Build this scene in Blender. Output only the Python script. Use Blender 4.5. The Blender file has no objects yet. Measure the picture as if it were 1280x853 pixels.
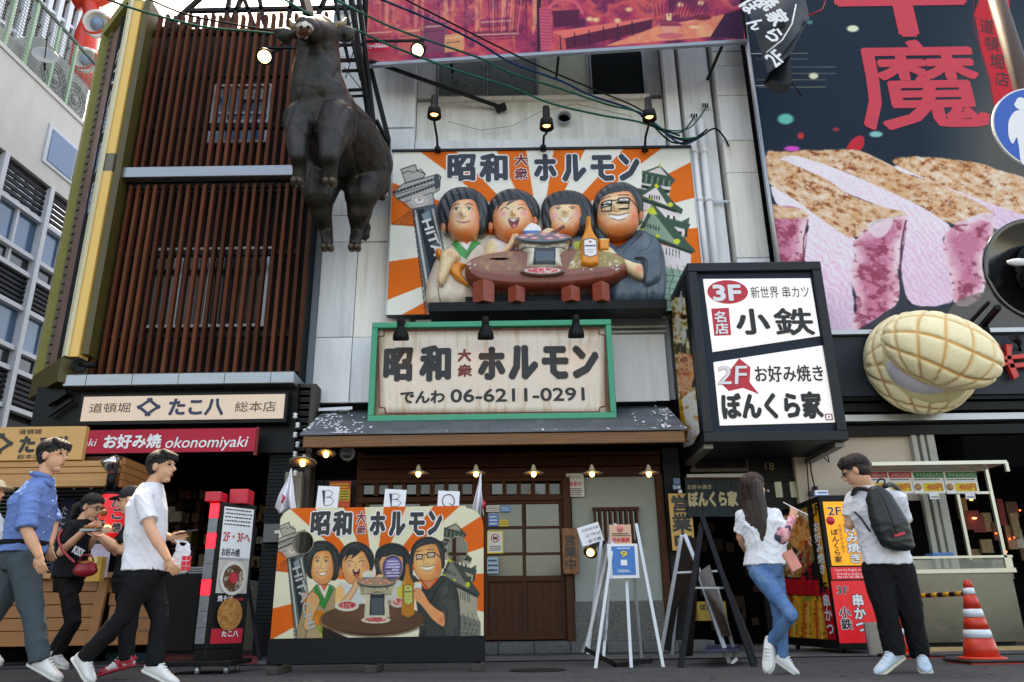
import bpy, bmesh, math, random
import numpy as np
from mathutils import Vector, Matrix, noise as mnoise
random.seed(7); rng = np.random.default_rng(7)
SC = bpy.context.scene
COL = SC.collection
R = math.radians
# ------------------------------------------------------------------ camera
TH, RO, H0, F = R(19.6), 0.0145, 0.42, 978.0
CAM = np.array([0.0, 0.0, H0])
_f = np.array([0, math.cos(TH), math.sin(TH)]); _u0 = np.array([0, -math.sin(TH), math.cos(TH)]); _r0 = np.array([1.0, 0, 0])
_u = _u0 * math.cos(RO) + _r0 * math.sin(RO); _r = _r0 * math.cos(RO) - _u0 * math.sin(RO)
cam = bpy.data.objects.new('camera', bpy.data.cameras.new('camera')); COL.objects.link(cam)
m = Matrix.Identity(4)
for i in range(3):
    m[i][0] = _r[i]; m[i][1] = _u[i]; m[i][2] = -_f[i]; m[i][3] = CAM[i]
cam.matrix_world = m
cam.data.sensor_width = 36; cam.data.lens = F * 36 / 1280; cam.data.clip_end = 2000; cam.data.clip_start = 0.05
SC.camera = cam
# ------------------------------------------------------------------ sky, sun, exposure
W = bpy.data.worlds.new('World'); SC.world = W; W.use_nodes = True
nt = W.node_tree; bg = nt.nodes['Background']
sk = nt.nodes.new('ShaderNodeTexSky'); sk.sky_type = 'NISHITA'; sk.sun_disc = False
SUN_EL, SUN_AZ = R(62), R(-25)     # high behind the row of shops: the street side lies in open shade
sk.sun_elevation = SUN_EL; sk.sun_rotation = SUN_AZ
sk.air_density = 1.0; sk.dust_density = 2.5; sk.ozone_density = 1.0
nt.links.new(sk.outputs[0], bg.inputs[0]); bg.inputs[1].default_value = 0.15
sl = bpy.data.lights.new('sun', 'SUN'); sl.energy = 2.5; sl.angle = R(0.5); sl.color = (1, 0.955, 0.89)
so = bpy.data.objects.new('sun', sl); COL.objects.link(so)
sd = Vector((math.sin(SUN_AZ) * math.cos(SUN_EL), math.cos(SUN_AZ) * math.cos(SUN_EL), math.sin(SUN_EL)))
so.rotation_euler = sd.to_track_quat('Z', 'Y').to_euler()
SC.view_settings.view_transform = 'Standard'; SC.view_settings.look = 'None'
SC.view_settings.exposure = 2.2; SC.view_settings.use_white_balance = True; SC.view_settings.white_balance_temperature = 9200; SC.view_settings.white_balance_tint = 12; SC.view_settings.gamma = 1.0
SC.cycles.max_bounces = 6; SC.cycles.diffuse_bounces = 3; SC.cycles.glossy_bounces = 3
SC.cycles.transparent_max_bounces = 8; SC.cycles.transmission_bounces = 4
SC.cycles.sample_clamp_indirect = 4.0

# ------------------------------------------------------------------ pixel rays into the place
def ray(x, y):
    return _f * F + _r * (x - 640) + _u * (426.5 - y)
def P(x, y, Y):
    d = ray(x, y); return CAM + d * (Y / d[1])
def PXp(x, y, X):
    d = ray(x, y); return CAM + d * (X / d[0])
def G(x, y, z=0.0):
    d = ray(x, y); return CAM + d * ((z - H0) / d[2])
def proj(p):
    q = np.asarray(p, float) - CAM
    d = q @ _f
    return np.stack([640 + F * (q @ _r) / d, 426.5 - F * (q @ _u) / d], -1)
class Plane:
    """vertical plane through p, horizontal direction u (unit); normal n towards the viewer"""
    def __init__(s, p, u=(1, 0, 0), v=(0, 0, 1)):
        s.p = np.array(p, float); s.u = np.array(u, float); s.u /= np.linalg.norm(s.u)
        s.v = np.array(v, float); s.v /= np.linalg.norm(s.v)
        n = np.cross(s.u, s.v); n /= np.linalg.norm(n)
        s.n = n
    def hit(s, x, y, lift=0.0):
        d = ray(x, y); o = s.p + s.n * lift
        return CAM + d * (((o - CAM) @ s.n) / (d @ s.n))
    def uv(s, x, y, lift=0.0):
        q = s.hit(x, y, lift) - s.p; return q @ s.u, q @ s.v
    def at(s, u, v, lift=0.0):
        return s.p + s.u * u + s.v * v + s.n * lift
    def frame(s, x0, y0, x1, y1, lift=0.0):
        """upright rectangle in the plane seen around that pixel box: centre u,v and width,height"""
        xm, ym = (x0 + x1) / 2, (y0 + y1) / 2
        ul, ur = s.uv(x0, ym, lift)[0], s.uv(x1, ym, lift)[0]
        vt, vb = s.uv(xm, y0, lift)[1], s.uv(xm, y1, lift)[1]
        return (ul + ur) / 2, (vt + vb) / 2, abs(ur - ul), abs(vt - vb)
def YP(Y): return Plane((0, Y, 0))

# ------------------------------------------------------------------ materials
def lin(c):
    c = np.asarray(c, float)
    if c.max() > 1.0: c = c / 255.0
    return np.where(c <= 0.04045, c / 12.92, ((c + 0.055) / 1.055) ** 2.4)
_mats = {}
def mat(name, col=None, rough=0.6, metal=0.0, var=0.12, scale=6.0, bump=0.0, bscale=40.0, emit=None, estr=0.0,
        stretch=(1, 1, 1), dirt=None, dscale=2.0, damt=0.5, wave=None, alpha=1.0, trans=0.0, ior=1.45, coat=0.0, spec=0.5, attr=False, dlo=0.45, dhi=0.7):
    if name in _mats: return _mats[name]
    M = bpy.data.materials.new(name); M.use_nodes = True; nt = M.node_tree; N = nt.nodes; L = nt.links
    b = N['Principled BSDF']; _mats[name] = M
    b.inputs['Roughness'].default_value = rough; b.inputs['Metallic'].default_value = metal
    b.inputs['Specular IOR Level'].default_value = spec
    tc = N.new('ShaderNodeTexCoord'); mp = N.new('ShaderNodeMapping'); L.new(tc.outputs['Object'], mp.inputs[0]); mp.inputs['Scale'].default_value = stretch
    if attr:
        a = N.new('ShaderNodeVertexColor'); a.layer_name = 'Col'; base = a.outputs[0]
    else:
        rgb = N.new('ShaderNodeRGB'); rgb.outputs[0].default_value = (*lin(col), 1); base = rgb.outputs[0]
    if var > 0:
        nz = N.new('ShaderNodeTexNoise'); nz.inputs['Scale'].default_value = scale; nz.inputs['Detail'].default_value = 6; nz.inputs['Roughness'].default_value = 0.65
        L.new(mp.outputs[0], nz.inputs['Vector'])
        mr = N.new('ShaderNodeMapRange'); mr.inputs[1].default_value = 0.3; mr.inputs[2].default_value = 0.7; mr.inputs[3].default_value = 1 - var; mr.inputs[4].default_value = 1 + var
        L.new(nz.outputs[0], mr.inputs[0])
        mx = N.new('ShaderNodeMix'); mx.data_type = 'RGBA'; mx.blend_type = 'MULTIPLY'; mx.inputs[0].default_value = 1
        L.new(base, mx.inputs[6]); L.new(mr.outputs[0], mx.inputs[7]); base = mx.outputs[2]
        r2 = N.new('ShaderNodeMapRange'); r2.inputs[3].default_value = max(0.03, rough - 0.12); r2.inputs[4].default_value = min(1, rough + 0.12)
        L.new(nz.outputs[0], r2.inputs[0]); L.new(r2.outputs[0], b.inputs['Roughness'])
    if wave:
        wc, wsc, wdir, wamt = wave
        wv = N.new('ShaderNodeTexWave'); wv.wave_type = 'BANDS'; wv.bands_direction = wdir; wv.inputs['Scale'].default_value = wsc
        wv.inputs['Distortion'].default_value = 6; wv.inputs['Detail'].default_value = 4; wv.inputs['Detail Scale'].default_value = 1.2
        L.new(mp.outputs[0], wv.inputs[0])
        mm = N.new('ShaderNodeMath'); mm.operation = 'MULTIPLY'; mm.inputs[1].default_value = wamt; L.new(wv.outputs[1], mm.inputs[0])
        mx = N.new('ShaderNodeMix'); mx.data_type = 'RGBA'; mx.inputs[7].default_value = (*lin(wc), 1)
        L.new(mm.outputs[0], mx.inputs[0]); L.new(base, mx.inputs[6]); base = mx.outputs[2]
    if dirt is not None:
        dz = N.new('ShaderNodeTexNoise'); dz.inputs['Scale'].default_value = dscale; dz.inputs['Detail'].default_value = 8; dz.inputs['Roughness'].default_value = 0.7
        L.new(mp.outputs[0], dz.inputs['Vector'])
        dr = N.new('ShaderNodeMapRange'); dr.inputs[1].default_value = dlo; dr.inputs[2].default_value = dhi; dr.inputs[4].default_value = damt
        L.new(dz.outputs[0], dr.inputs[0])
        mx = N.new('ShaderNodeMix'); mx.data_type = 'RGBA'; mx.inputs[7].default_value = (*lin(dirt), 1)
        L.new(dr.outputs[0], mx.inputs[0]); L.new(base, mx.inputs[6]); base = mx.outputs[2]
    L.new(base, b.inputs['Base Color'])
    if bump > 0:
        bn = N.new('ShaderNodeTexNoise'); bn.inputs['Scale'].default_value = bscale; bn.inputs['Detail'].default_value = 6
        L.new(mp.outputs[0], bn.inputs['Vector'])
        bp = N.new('ShaderNodeBump'); bp.inputs['Strength'].default_value = bump; bp.inputs['Distance'].default_value = 0.02
        L.new(bn.outputs[0], bp.inputs['Height']); L.new(bp.outputs[0], b.inputs['Normal'])
    if emit is not None:
        if emit == 'base': L.new(base, b.inputs['Emission Color'])
        else: b.inputs['Emission Color'].default_value = (*lin(emit), 1)
        b.inputs['Emission Strength'].default_value = estr
    if alpha < 1: b.inputs['Alpha'].default_value = alpha
    if trans > 0: b.inputs['Transmission Weight'].default_value = trans; b.inputs['IOR'].default_value = ior
    if coat > 0: b.inputs['Coat Weight'].default_value = coat
    return M

# ------------------------------------------------------------------ objects
def tag(o, label=None, cat=None, group=None, kind=None):
    if label: o['label'] = label
    if cat: o['category'] = cat
    if group: o['group'] = group
    if kind: o['kind'] = kind
    return o
def E(name, loc, label=None, cat=None, group=None):
    o = bpy.data.objects.new(name, None); COL.objects.link(o); o.location = Vector([float(a) for a in loc]); o.empty_display_size = 0.1
    return tag(o, label, cat, group)
def link(me, name, parent=None, label=None, cat=None, group=None, kind=None, loc=None):
    """world-space mesh data -> object; its origin moved to its own centre so that copies and parents stay simple"""
    o = bpy.data.objects.new(name, me); COL.objects.link(o)
    if parent is not None:
        o.parent = parent
        w = Matrix.Identity(4); q = parent
        while q is not None:
            w = Matrix.Translation(q.location) @ w; q = q.parent
        o.location = -w.translation
    return tag(o, label, cat, group, kind)
class MB:
    def __init__(s): s.v = []; s.f = []; s.mi = []; s.sm = []; s.mats = []; s.col = []; s.hascol = False
    def mid(s, M):
        if M not in s.mats: s.mats.append(M)
        return s.mats.index(M)
    def add(s, vs, fs, M=None, smooth=False, cols=None):
        b = len(s.v); s.v.extend([tuple(map(float, p)) for p in vs])
        k = s.mid(M) if M is not None else (0 if s.mats else -1)
        for f in fs: s.f.append([b + i for i in f]); s.mi.append(k); s.sm.append(smooth)
        if cols is not None: s.hascol = True; s.col.extend(list(map(tuple, cols)))
        else: s.col.extend([(1, 1, 1)] * len(vs))
        return s
    def hexa(s, c, M=None):     # 8 corners: front TL TR BR BL, back TL TR BR BL
        return s.add(c, [(3, 2, 1, 0), (4, 5, 6, 7), (0, 1, 5, 4), (2, 3, 7, 6), (1, 2, 6, 5), (3, 0, 4, 7)], M)
    def box(s, lo, hi, M=None):
        x0, y0, z0 = lo; x1, y1, z1 = hi
        return s.hexa([(x0, y0, z1), (x1, y0, z1), (x1, y0, z0), (x0, y0, z0), (x0, y1, z1), (x1, y1, z1), (x1, y1, z0), (x0, y1, z0)], M)
    def bpx(s, x0, y0, x1, y1, Y, th, M=None):   # upright box whose front face at Y is seen in that pixel box
        a, b = P(x0, (y0 + y1) / 2, Y)[0], P(x1, (y0 + y1) / 2, Y)[0]
        t, u = P((x0 + x1) / 2, y0, Y)[2], P((x0 + x1) / 2, y1, Y)[2]
        return s.box((a, Y, u), (b, Y + th, t), M)
    def pbox(s, pl, x0, y0, x1, y1, lift, th, M=None, rot=0.0):
        cu, cv, w, h = pl.frame(x0, y0, x1, y1, lift); return s.ubox(pl, cu, cv, w, h, lift, th, M, rot)
    def ubox(s, pl, cu, cv, w, h, lift, th, M=None, rot=0.0):
        c, sn = math.cos(rot), math.sin(rot)
        def q(a, b, l): return pl.at(cu + a * c - b * sn, cv + a * sn + b * c, l)
        w /= 2; h /= 2
        return s.hexa([q(-w, h, lift), q(w, h, lift), q(w, -h, lift), q(-w, -h, lift), q(-w, h, lift - th), q(w, h, lift - th), q(w, -h, lift - th), q(-w, -h, lift - th)], M)
    def prism(s, pts, d, M=None):     # polygon (3D points, planar) extruded by vector d
        n = len(pts); pts = [np.array(p, float) for p in pts]; d = np.array(d, float)
        return s.add(pts + [p + d for p in pts], [tuple(range(n))[::-1], tuple(range(n, 2 * n))] + [(i, (i + 1) % n, n + (i + 1) % n, n + i) for i in range(n)], M)
    def bar(s, a, b, w, h, M=None, up=(0, 0, 1)):
        a = np.array(a, float); b = np.array(b, float); d = b - a; d /= np.linalg.norm(d)
        up = np.array(up, float); x = np.cross(d, up)
        if np.linalg.norm(x) < 1e-3: x = np.cross(d, (0, 1, 0))
        x /= np.linalg.norm(x); z = np.cross(x, d); x = x * w / 2; z = z * h / 2
        return s.add([a - x + z, a + x + z, a + x - z, a - x - z, b - x + z, b + x + z, b + x - z, b - x - z],
                     [(3, 2, 1, 0), (4, 5, 6, 7), (0, 1, 5, 4), (2, 3, 7, 6), (1, 2, 6, 5), (3, 0, 4, 7)], M)
    def loft(s, rings, M=None, smooth=True, caps=True, n=None, cols=None):
        n = len(rings[0]); vs = [p for r in rings for p in r]; fs = []
        for k in range(len(rings) - 1):
            for i in range(n):
                j = (i + 1) % n; fs.append((k * n + i, k * n + j, (k + 1) * n + j, (k + 1) * n + i))
        if caps: fs.append(tuple(range(n))[::-1]); fs.append(tuple(range((len(rings) - 1) * n, len(rings) * n)))
        return s.add(vs, fs, M, smooth, cols)
    def tube(s, pts, r, M=None, n=8, smooth=True):
        pts = [np.array(p, float) for p in pts]; rs = r if hasattr(r, '__len__') else [r] * len(pts); rings = []
        ref = None
        for i, p in enumerate(pts):
            d = pts[min(i + 1, len(pts) - 1)] - pts[max(i - 1, 0)]; d /= (np.linalg.norm(d) + 1e-12)
            if ref is None: ref = np.cross(d, (0.13, 0.21, 0.97)); 
            x = ref - d * (ref @ d); x /= np.linalg.norm(x); ref = x; y = np.cross(d, x)
            rings.append([p + (x * math.cos(a) + y * math.sin(a)) * rs[i] for a in np.linspace(0, 2 * math.pi, n, endpoint=False)])
        return s.loft(rings, M, smooth)
    def lathe(s, c, prof, M=None, n=20, axis=(0, 0, 1), smooth=True, caps=True):   # prof: (radius, along axis)
        c = np.array(c, float); ax = np.array(axis, float); ax /= np.linalg.norm(ax)
        x = np.cross(ax, (0.0, 1, 0) if abs(ax[1]) < 0.9 else (1.0, 0, 0)); x /= np.linalg.norm(x); y = np.cross(ax, x)
        return s.loft([[c + ax * h + (x * math.cos(a) + y * math.sin(a)) * max(r, 1e-4) for a in np.linspace(0, 2 * math.pi, n, endpoint=False)] for r, h in prof], M, smooth, caps)
    def ell(s, c, rx, ry, rz, M=None, n=16, k=10, ax=None):
        A = np.eye(3) if ax is None else np.array(ax, float); c = np.array(c, float); rings = []
        for t in np.linspace(0.0, math.pi, k + 1):
            rr = max(math.sin(t), 0.02)
            rings.append([c + A[0] * (rx * rr * math.cos(a)) + A[1] * (ry * rr * math.sin(a)) - A[2] * (rz * math.cos(t)) for a in np.linspace(0, 2 * math.pi, n, endpoint=False)])
        return s.loft(rings, M, True)
    def mesh(s, name='m', fix=False):
        me = bpy.data.meshes.new(name); me.from_pydata(s.v, [], s.f)
        for M in s.mats: me.materials.append(M)
        if s.mats: me.polygons.foreach_set('material_index', [max(k, 0) for k in s.mi])
        me.polygons.foreach_set('use_smooth', s.sm)
        if s.hascol:
            ca = me.color_attributes.new('Col', 'FLOAT_COLOR', 'POINT')
            ca.data.foreach_set('color', np.hstack([np.array(s.col, np.float32), np.ones((len(s.col), 1), np.float32)]).ravel())
        me.update()
        if fix:
            bm = bmesh.new(); bm.from_mesh(me); bmesh.ops.recalc_face_normals(bm, faces=bm.faces); bm.to_mesh(me); bm.free()
        return me
    def obj(s, name, parent=None, label=None, cat=None, group=None, kind=None, bevel=0.0, fix=True):
        me = s.mesh(name, fix); o = link(me, name, parent, label, cat, group, kind)
        if bevel > 0:
            b = o.modifiers.new('bevel', 'BEVEL'); b.width = bevel; b.segments = 1; b.limit_method = 'ANGLE'
        return o
def one(fn, name, M, parent=None, **k):
    b = MB(); b.mid(M); fn(b); return b.obj(name, parent, **k)
def gmesh(V, Fq, M, cols=None, smooth=True, name='m'):
    """numpy verts + quads/tris -> mesh, quickly"""
    me = bpy.data.meshes.new(name); nv, nf, k = len(V), len(Fq), Fq.shape[1]
    me.vertices.add(nv); me.vertices.foreach_set('co', np.asarray(V, np.float32).ravel())
    me.loops.add(nf * k); me.loops.foreach_set('vertex_index', np.asarray(Fq, np.int32).ravel())
    me.polygons.add(nf); me.polygons.foreach_set('loop_start', np.arange(0, nf * k, k, dtype=np.int32))
    me.polygons.foreach_set('use_smooth', [smooth] * nf)
    me.materials.append(M)
    if cols is not None:
        ca = me.color_attributes.new('Col', 'FLOAT_COLOR', 'POINT')
        ca.data.foreach_set('color', np.hstack([cols, np.ones((nv, 1))]).astype(np.float32).ravel())
    me.update(calc_edges=True); me.validate()
    return me

# ------------------------------------------------------------------ lettering
_fc = bpy.data.curves.new('type', 'FONT'); _fo = bpy.data.objects.new('type', _fc); COL.objects.link(_fo)
_gl = {}
def glyph(t, bold=0.0, res=2):
    k = (t, bold, res)
    if k not in _gl:
        _fc.body = t; _fc.offset = bold; _fc.resolution_u = res; _fc.fill_mode = 'FRONT'
        bpy.context.view_layer.update()
        dg = bpy.context.evaluated_depsgraph_get()
        me = bpy.data.meshes.new_from_object(_fo.evaluated_get(dg))
        V = np.array([v.co[:2] for v in me.vertices]).reshape(-1, 2); Fs = [tuple(p.vertices) for p in me.polygons]
        bpy.data.meshes.remove(me); _gl[k] = (V, Fs)
    return _gl[k]
def put_text(b, pl, t, box, M, lift=0.004, bold=0.0, res=2, ref=None, uvbox=None, **k):
    """weight is built from slightly shifted copies of the letter shapes, each a hair above the last"""
    fr = uvbox if uvbox else pl.frame(*box); bold = bold * .8
    if bold <= 0.004: return _put(b, pl, t, fr, M, lift, res=res, **k)
    h = fr[3] / (len(t) if k.get('vert') else 1); r = bold * h * 1.15; g = (r - (ref or 0) * .8 * h * 1.15) if ref is not None else 0
    n = 8 if bold > .03 else 5
    w2, h2 = (fr[2] + 2 * g - 2 * r, fr[3] + 2 * g - 2 * r)
    for i in range(n + 1):
        a = 2 * math.pi * i / n + .39; q = 0 if i == n else r
        _put(b, pl, t, (fr[0] + q * math.cos(a), fr[1] + q * math.sin(a), w2, h2), M, lift + .0001 * i, res=res, **k)
def _put(b, pl, t, fr, M, lift=0.004, vert=False, rot=0.0, res=2, shear=0.0):
    """t set to fill the frame on plane pl; vert: stacked characters"""
    cu, cv, w, h = fr; bold = 0.0
    c, sn = math.cos(rot), math.sin(rot)
    def put(V, Fs, u0, v0, ww, hh, lo, hi):
        if len(V) == 0: return
        q = (V - (lo + hi) / 2) / np.maximum(hi - lo, 1e-6) * [ww, hh] + [u0, v0]
        q[:, 0] += shear * q[:, 1]
        a = cu + q[:, 0] * c - q[:, 1] * sn; d = cv + q[:, 0] * sn + q[:, 1] * c
        b.add([pl.at(i, j, lift) for i, j in zip(a, d)], Fs, M)
    if not vert:
        V, Fs = glyph(t, bold, res)
        if len(V) == 0: return
        V0 = V
        put(V, Fs, 0, 0, w, h, V0.min(0), V0.max(0))
    else:
        n = len(t); ch = h / n
        for i, g in enumerate(t):
            if g == ' ': continue
            g2 = '|' if g == 'ー' else g
            V, Fs = glyph(g2, bold, res)
            if g == 'ー': put(V, Fs, 0, h / 2 - ch * (i + 0.5), w * 0.12, ch * 0.8, V.min(0), V.max(0)); continue
            put(V, Fs, 0, h / 2 - ch * (i + 0.5), w, ch * 0.96, np.array([0.0, -0.1]), np.array([0.98, 0.86]))
def text(pl, t, box, M, parent, lift=0.004, name='lettering', outline=None, obold=0.05, bold=0.0, **k):
    b = MB()
    if outline is not None: put_text(b, pl, t, box, outline, lift=lift, bold=obold, ref=bold, **k); lift += 0.0015
    put_text(b, pl, t, box, M, lift=lift, bold=bold, **k)
    return b.obj(name, parent, fix=False)
def fakelines(b, pl, x0, y0, x1, y1, n, M, lift=0.003, seed=0, fill=0.5):
    """rows of small print too fine to read"""
    r = random.Random(seed); cu, cv, w, h = pl.frame(x0, y0, x1, y1)
    for i in range(n):
        v = cv + h / 2 - h * (i + 0.5) / n; u = cu - w / 2; e = cu + w / 2 * (1 if i % 3 else 0.85)
        while u < e:
            L = w * r.uniform(0.03, 0.09); 
            b.ubox(pl, u + L / 2, v, L, h / n * fill, lift, 0.001, M); u += L + w * r.uniform(0.012, 0.03)

# ------------------------------------------------------------------ painter: flat print in photo-pixel coordinates
def inpoly(X, Y, pts):
    ins = np.zeros(X.shape, bool); n = len(pts)
    for i in range(n):
        x0, y0 = pts[i]; x1, y1 = pts[(i + 1) % n]
        if y0 == y1: continue
        c = (y0 > Y) != (y1 > Y)
        ins ^= c & (X < (x1 - x0) * (Y - y0) / (y1 - y0) + x0)
    return ins
def crom(pts, k=5, closed=True):
    p = np.array(pts, float); n = len(p); out = []
    for i in range(n if closed else n - 1):
        a, b, c, d = (p[(i - 1) % n], p[i], p[(i + 1) % n], p[(i + 2) % n]) if closed else (p[max(i - 1, 0)], p[i], p[i + 1], p[min(i + 2, n - 1)])
        for t in np.linspace(0, 1, k, endpoint=False):
            out.append(0.5 * ((2 * b) + (-a + c) * t + (2 * a - 5 * b + 4 * c - d) * t * t + (-a + 3 * b - 3 * c + d) * t ** 3))
    if not closed: out.append(p[-1])
    return np.array(out)
def vnoise(X, Y, seed=0, octv=4, sc=1.0):
    out = np.zeros(X.shape); amp = 1.0; tot = 0
    for o in range(octv):
        g = np.random.default_rng(seed * 31 + o).random((64, 64)); x = X / sc * 2 ** o; y = Y / sc * 2 ** o
        xi = np.floor(x).astype(int); yi = np.floor(y).astype(int); fx = x - xi; fy = y - yi; fx = fx * fx * (3 - 2 * fx); fy = fy * fy * (3 - 2 * fy)
        a = g[yi % 64, xi % 64]; b = g[yi % 64, (xi + 1) % 64]; c = g[(yi + 1) % 64, xi % 64]; d = g[(yi + 1) % 64, (xi + 1) % 64]
        out += amp * (a * (1 - fx) * (1 - fy) + b * fx * (1 - fy) + c * (1 - fx) * fy + d * fx * fy); tot += amp; amp *= 0.55
    return out / tot
class Canvas:
    def __init__(s, x0, y0, x1, y1, sc=2.0, col=(255, 255, 255)):
        s.x0, s.y0, s.sc = x0, y0, sc; s.W = int((x1 - x0) * sc); s.H = int((y1 - y0) * sc)
        s.a = np.empty((s.H, s.W, 3)); s.a[:] = np.array(col) / 255.0
        yy, xx = np.mgrid[0:s.H, 0:s.W]; s.X = x0 + (xx + 0.5) / sc; s.Y = y0 + (yy + 0.5) / sc
        s.T = lambda p: np.asarray(p, float)
    def _win(s, p, pad=2):
        i0 = max(int((p[:, 0].min() - s.x0 - pad) * s.sc), 0); i1 = min(int((p[:, 0].max() - s.x0 + pad) * s.sc) + 1, s.W)
        j0 = max(int((p[:, 1].min() - s.y0 - pad) * s.sc), 0); j1 = min(int((p[:, 1].max() - s.y0 + pad) * s.sc) + 1, s.H)
        return (slice(j0, max(j1, j0)), slice(i0, max(i1, i0)))
    def blend(s, w, m, col):
        col = np.asarray(col, float)
        if col.max() > 1.001: col = col / 255.0
        s.a[w] = s.a[w] * (1 - m[..., None]) + col * m[..., None]
    def poly(s, pts, col, al=1.0, smooth=False):
        p = s.T(pts); p = crom(p) if smooth else p; w = s._win(p); X, Y = s.X[w], s.Y[w]; m = np.zeros(X.shape); d = 0.25 / s.sc
        for ox, oy in ((-d, -d), (d, -d), (-d, d), (d, d)): m += inpoly(X + ox, Y + oy, p)
        s.blend(w, m / 4 * al, col)
    def ell(s, cx, cy, rx, ry, col, al=1.0, soft=0.12, rot=0.0):
        p = s.T([(cx, cy), (cx + rx, cy), (cx, cy + ry)]); cx, cy = p[0]; rx = abs(p[1][0] - cx); ry = abs(p[2][1] - cy); r = max(rx, ry)
        w = s._win(np.array([(cx - r, cy - r), (cx + r, cy + r)])); X, Y = s.X[w] - cx, s.Y[w] - cy
        c, sn = math.cos(rot), math.sin(rot); q = np.sqrt(((X * c + Y * sn) / rx) ** 2 + ((-X * sn + Y * c) / ry) ** 2)
        s.blend(w, np.clip((1 - q) / soft, 0, 1) * al, col)
    def line(s, pts, wd, col, al=1.0, smooth=False):
        p = s.T(pts); wd = wd * getattr(s, 'ls', 1.0)
        if smooth: p = crom(p, 5, False)
        w = s._win(p, wd + 2); X, Y = s.X[w], s.Y[w]; D = np.full(X.shape, 1e9)
        for i in range(len(p) - 1):
            a = p[i]; d = p[i + 1] - a; t = np.clip(((X - a[0]) * d[0] + (Y - a[1]) * d[1]) / (d @ d + 1e-9), 0, 1)
            D = np.minimum(D, np.hypot(X - a[0] - t * d[0], Y - a[1] - t * d[1]))
        s.blend(w, np.clip((wd / 2 - D) * s.sc + 0.5, 0, 1) * al, col)
    def sample(s, pts):
        x = (pts[:, 0] - s.x0) * s.sc - 0.5; y = (pts[:, 1] - s.y0) * s.sc - 0.5
        x = np.clip(x, 0, s.W - 1.001); y = np.clip(y, 0, s.H - 1.001); i = x.astype(int); j = y.astype(int); fx = (x - i)[:, None]; fy = (y - j)[:, None]
        A = s.a; c = A[j, i] * (1 - fx) * (1 - fy) + A[j, i + 1] * fx * (1 - fy) + A[j + 1, i] * (1 - fx) * fy + A[j + 1, i + 1] * fx * fy
        return np.clip(c, 0, 1)
def tolin(c, k=1.0, cap=0.85):
    return np.minimum(np.where(c <= 0.04045, c / 12.92, ((c + 0.055) / 1.055) ** 2.4) * k, cap)
PRINT = mat('printed_film', rough=0.55, spec=.18, attr=True, var=0.04, scale=3)
PAINT = mat('sculpture_paint', rough=0.33, attr=True, var=0.10, scale=9, bump=0.25, bscale=25)
def print_sheet(pl, cv, u0, v0, u1, v1, lift, name, parent, cell=0.012, k=1.0, holes=None, M=None, **kw):
    """flat printed face: a fine sheet of quads carrying the print as surface colour"""
    nu = max(int((u1 - u0) / cell), 1); nv = max(int((v1 - v0) / cell), 1)
    U, Vv = np.meshgrid(np.linspace(u0, u1, nu + 1), np.linspace(v0, v1, nv + 1))
    U = U.ravel(); Vv = Vv.ravel(); W3 = pl.p + np.outer(U, pl.u) + np.outer(Vv, pl.v) + pl.n * lift
    i = np.arange(nu); j = np.arange(nv); I, J = np.meshgrid(i, j); a = (J * (nu + 1) + I).ravel()
    Fq = np.stack([a, a + 1, a + nu + 2, a + nu + 1], 1); px = proj(W3)
    if holes is not None:
        keep = holes(px); W3, Fq, px = snap_cut(W3, Fq, px, keep, holes)
    me = gmesh(W3, Fq, M or PRINT, tolin(cv.sample(px), k), False, name)
    return link(me, name, parent, **kw)
def snap_cut(W3, Fq, px, keep, fn):
    Fq = Fq[keep[Fq].all(1)]; used = np.unique(Fq); mp = -np.ones(len(W3), int); mp[used] = np.arange(len(used))
    return W3[used], mp[Fq], px[used]
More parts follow.
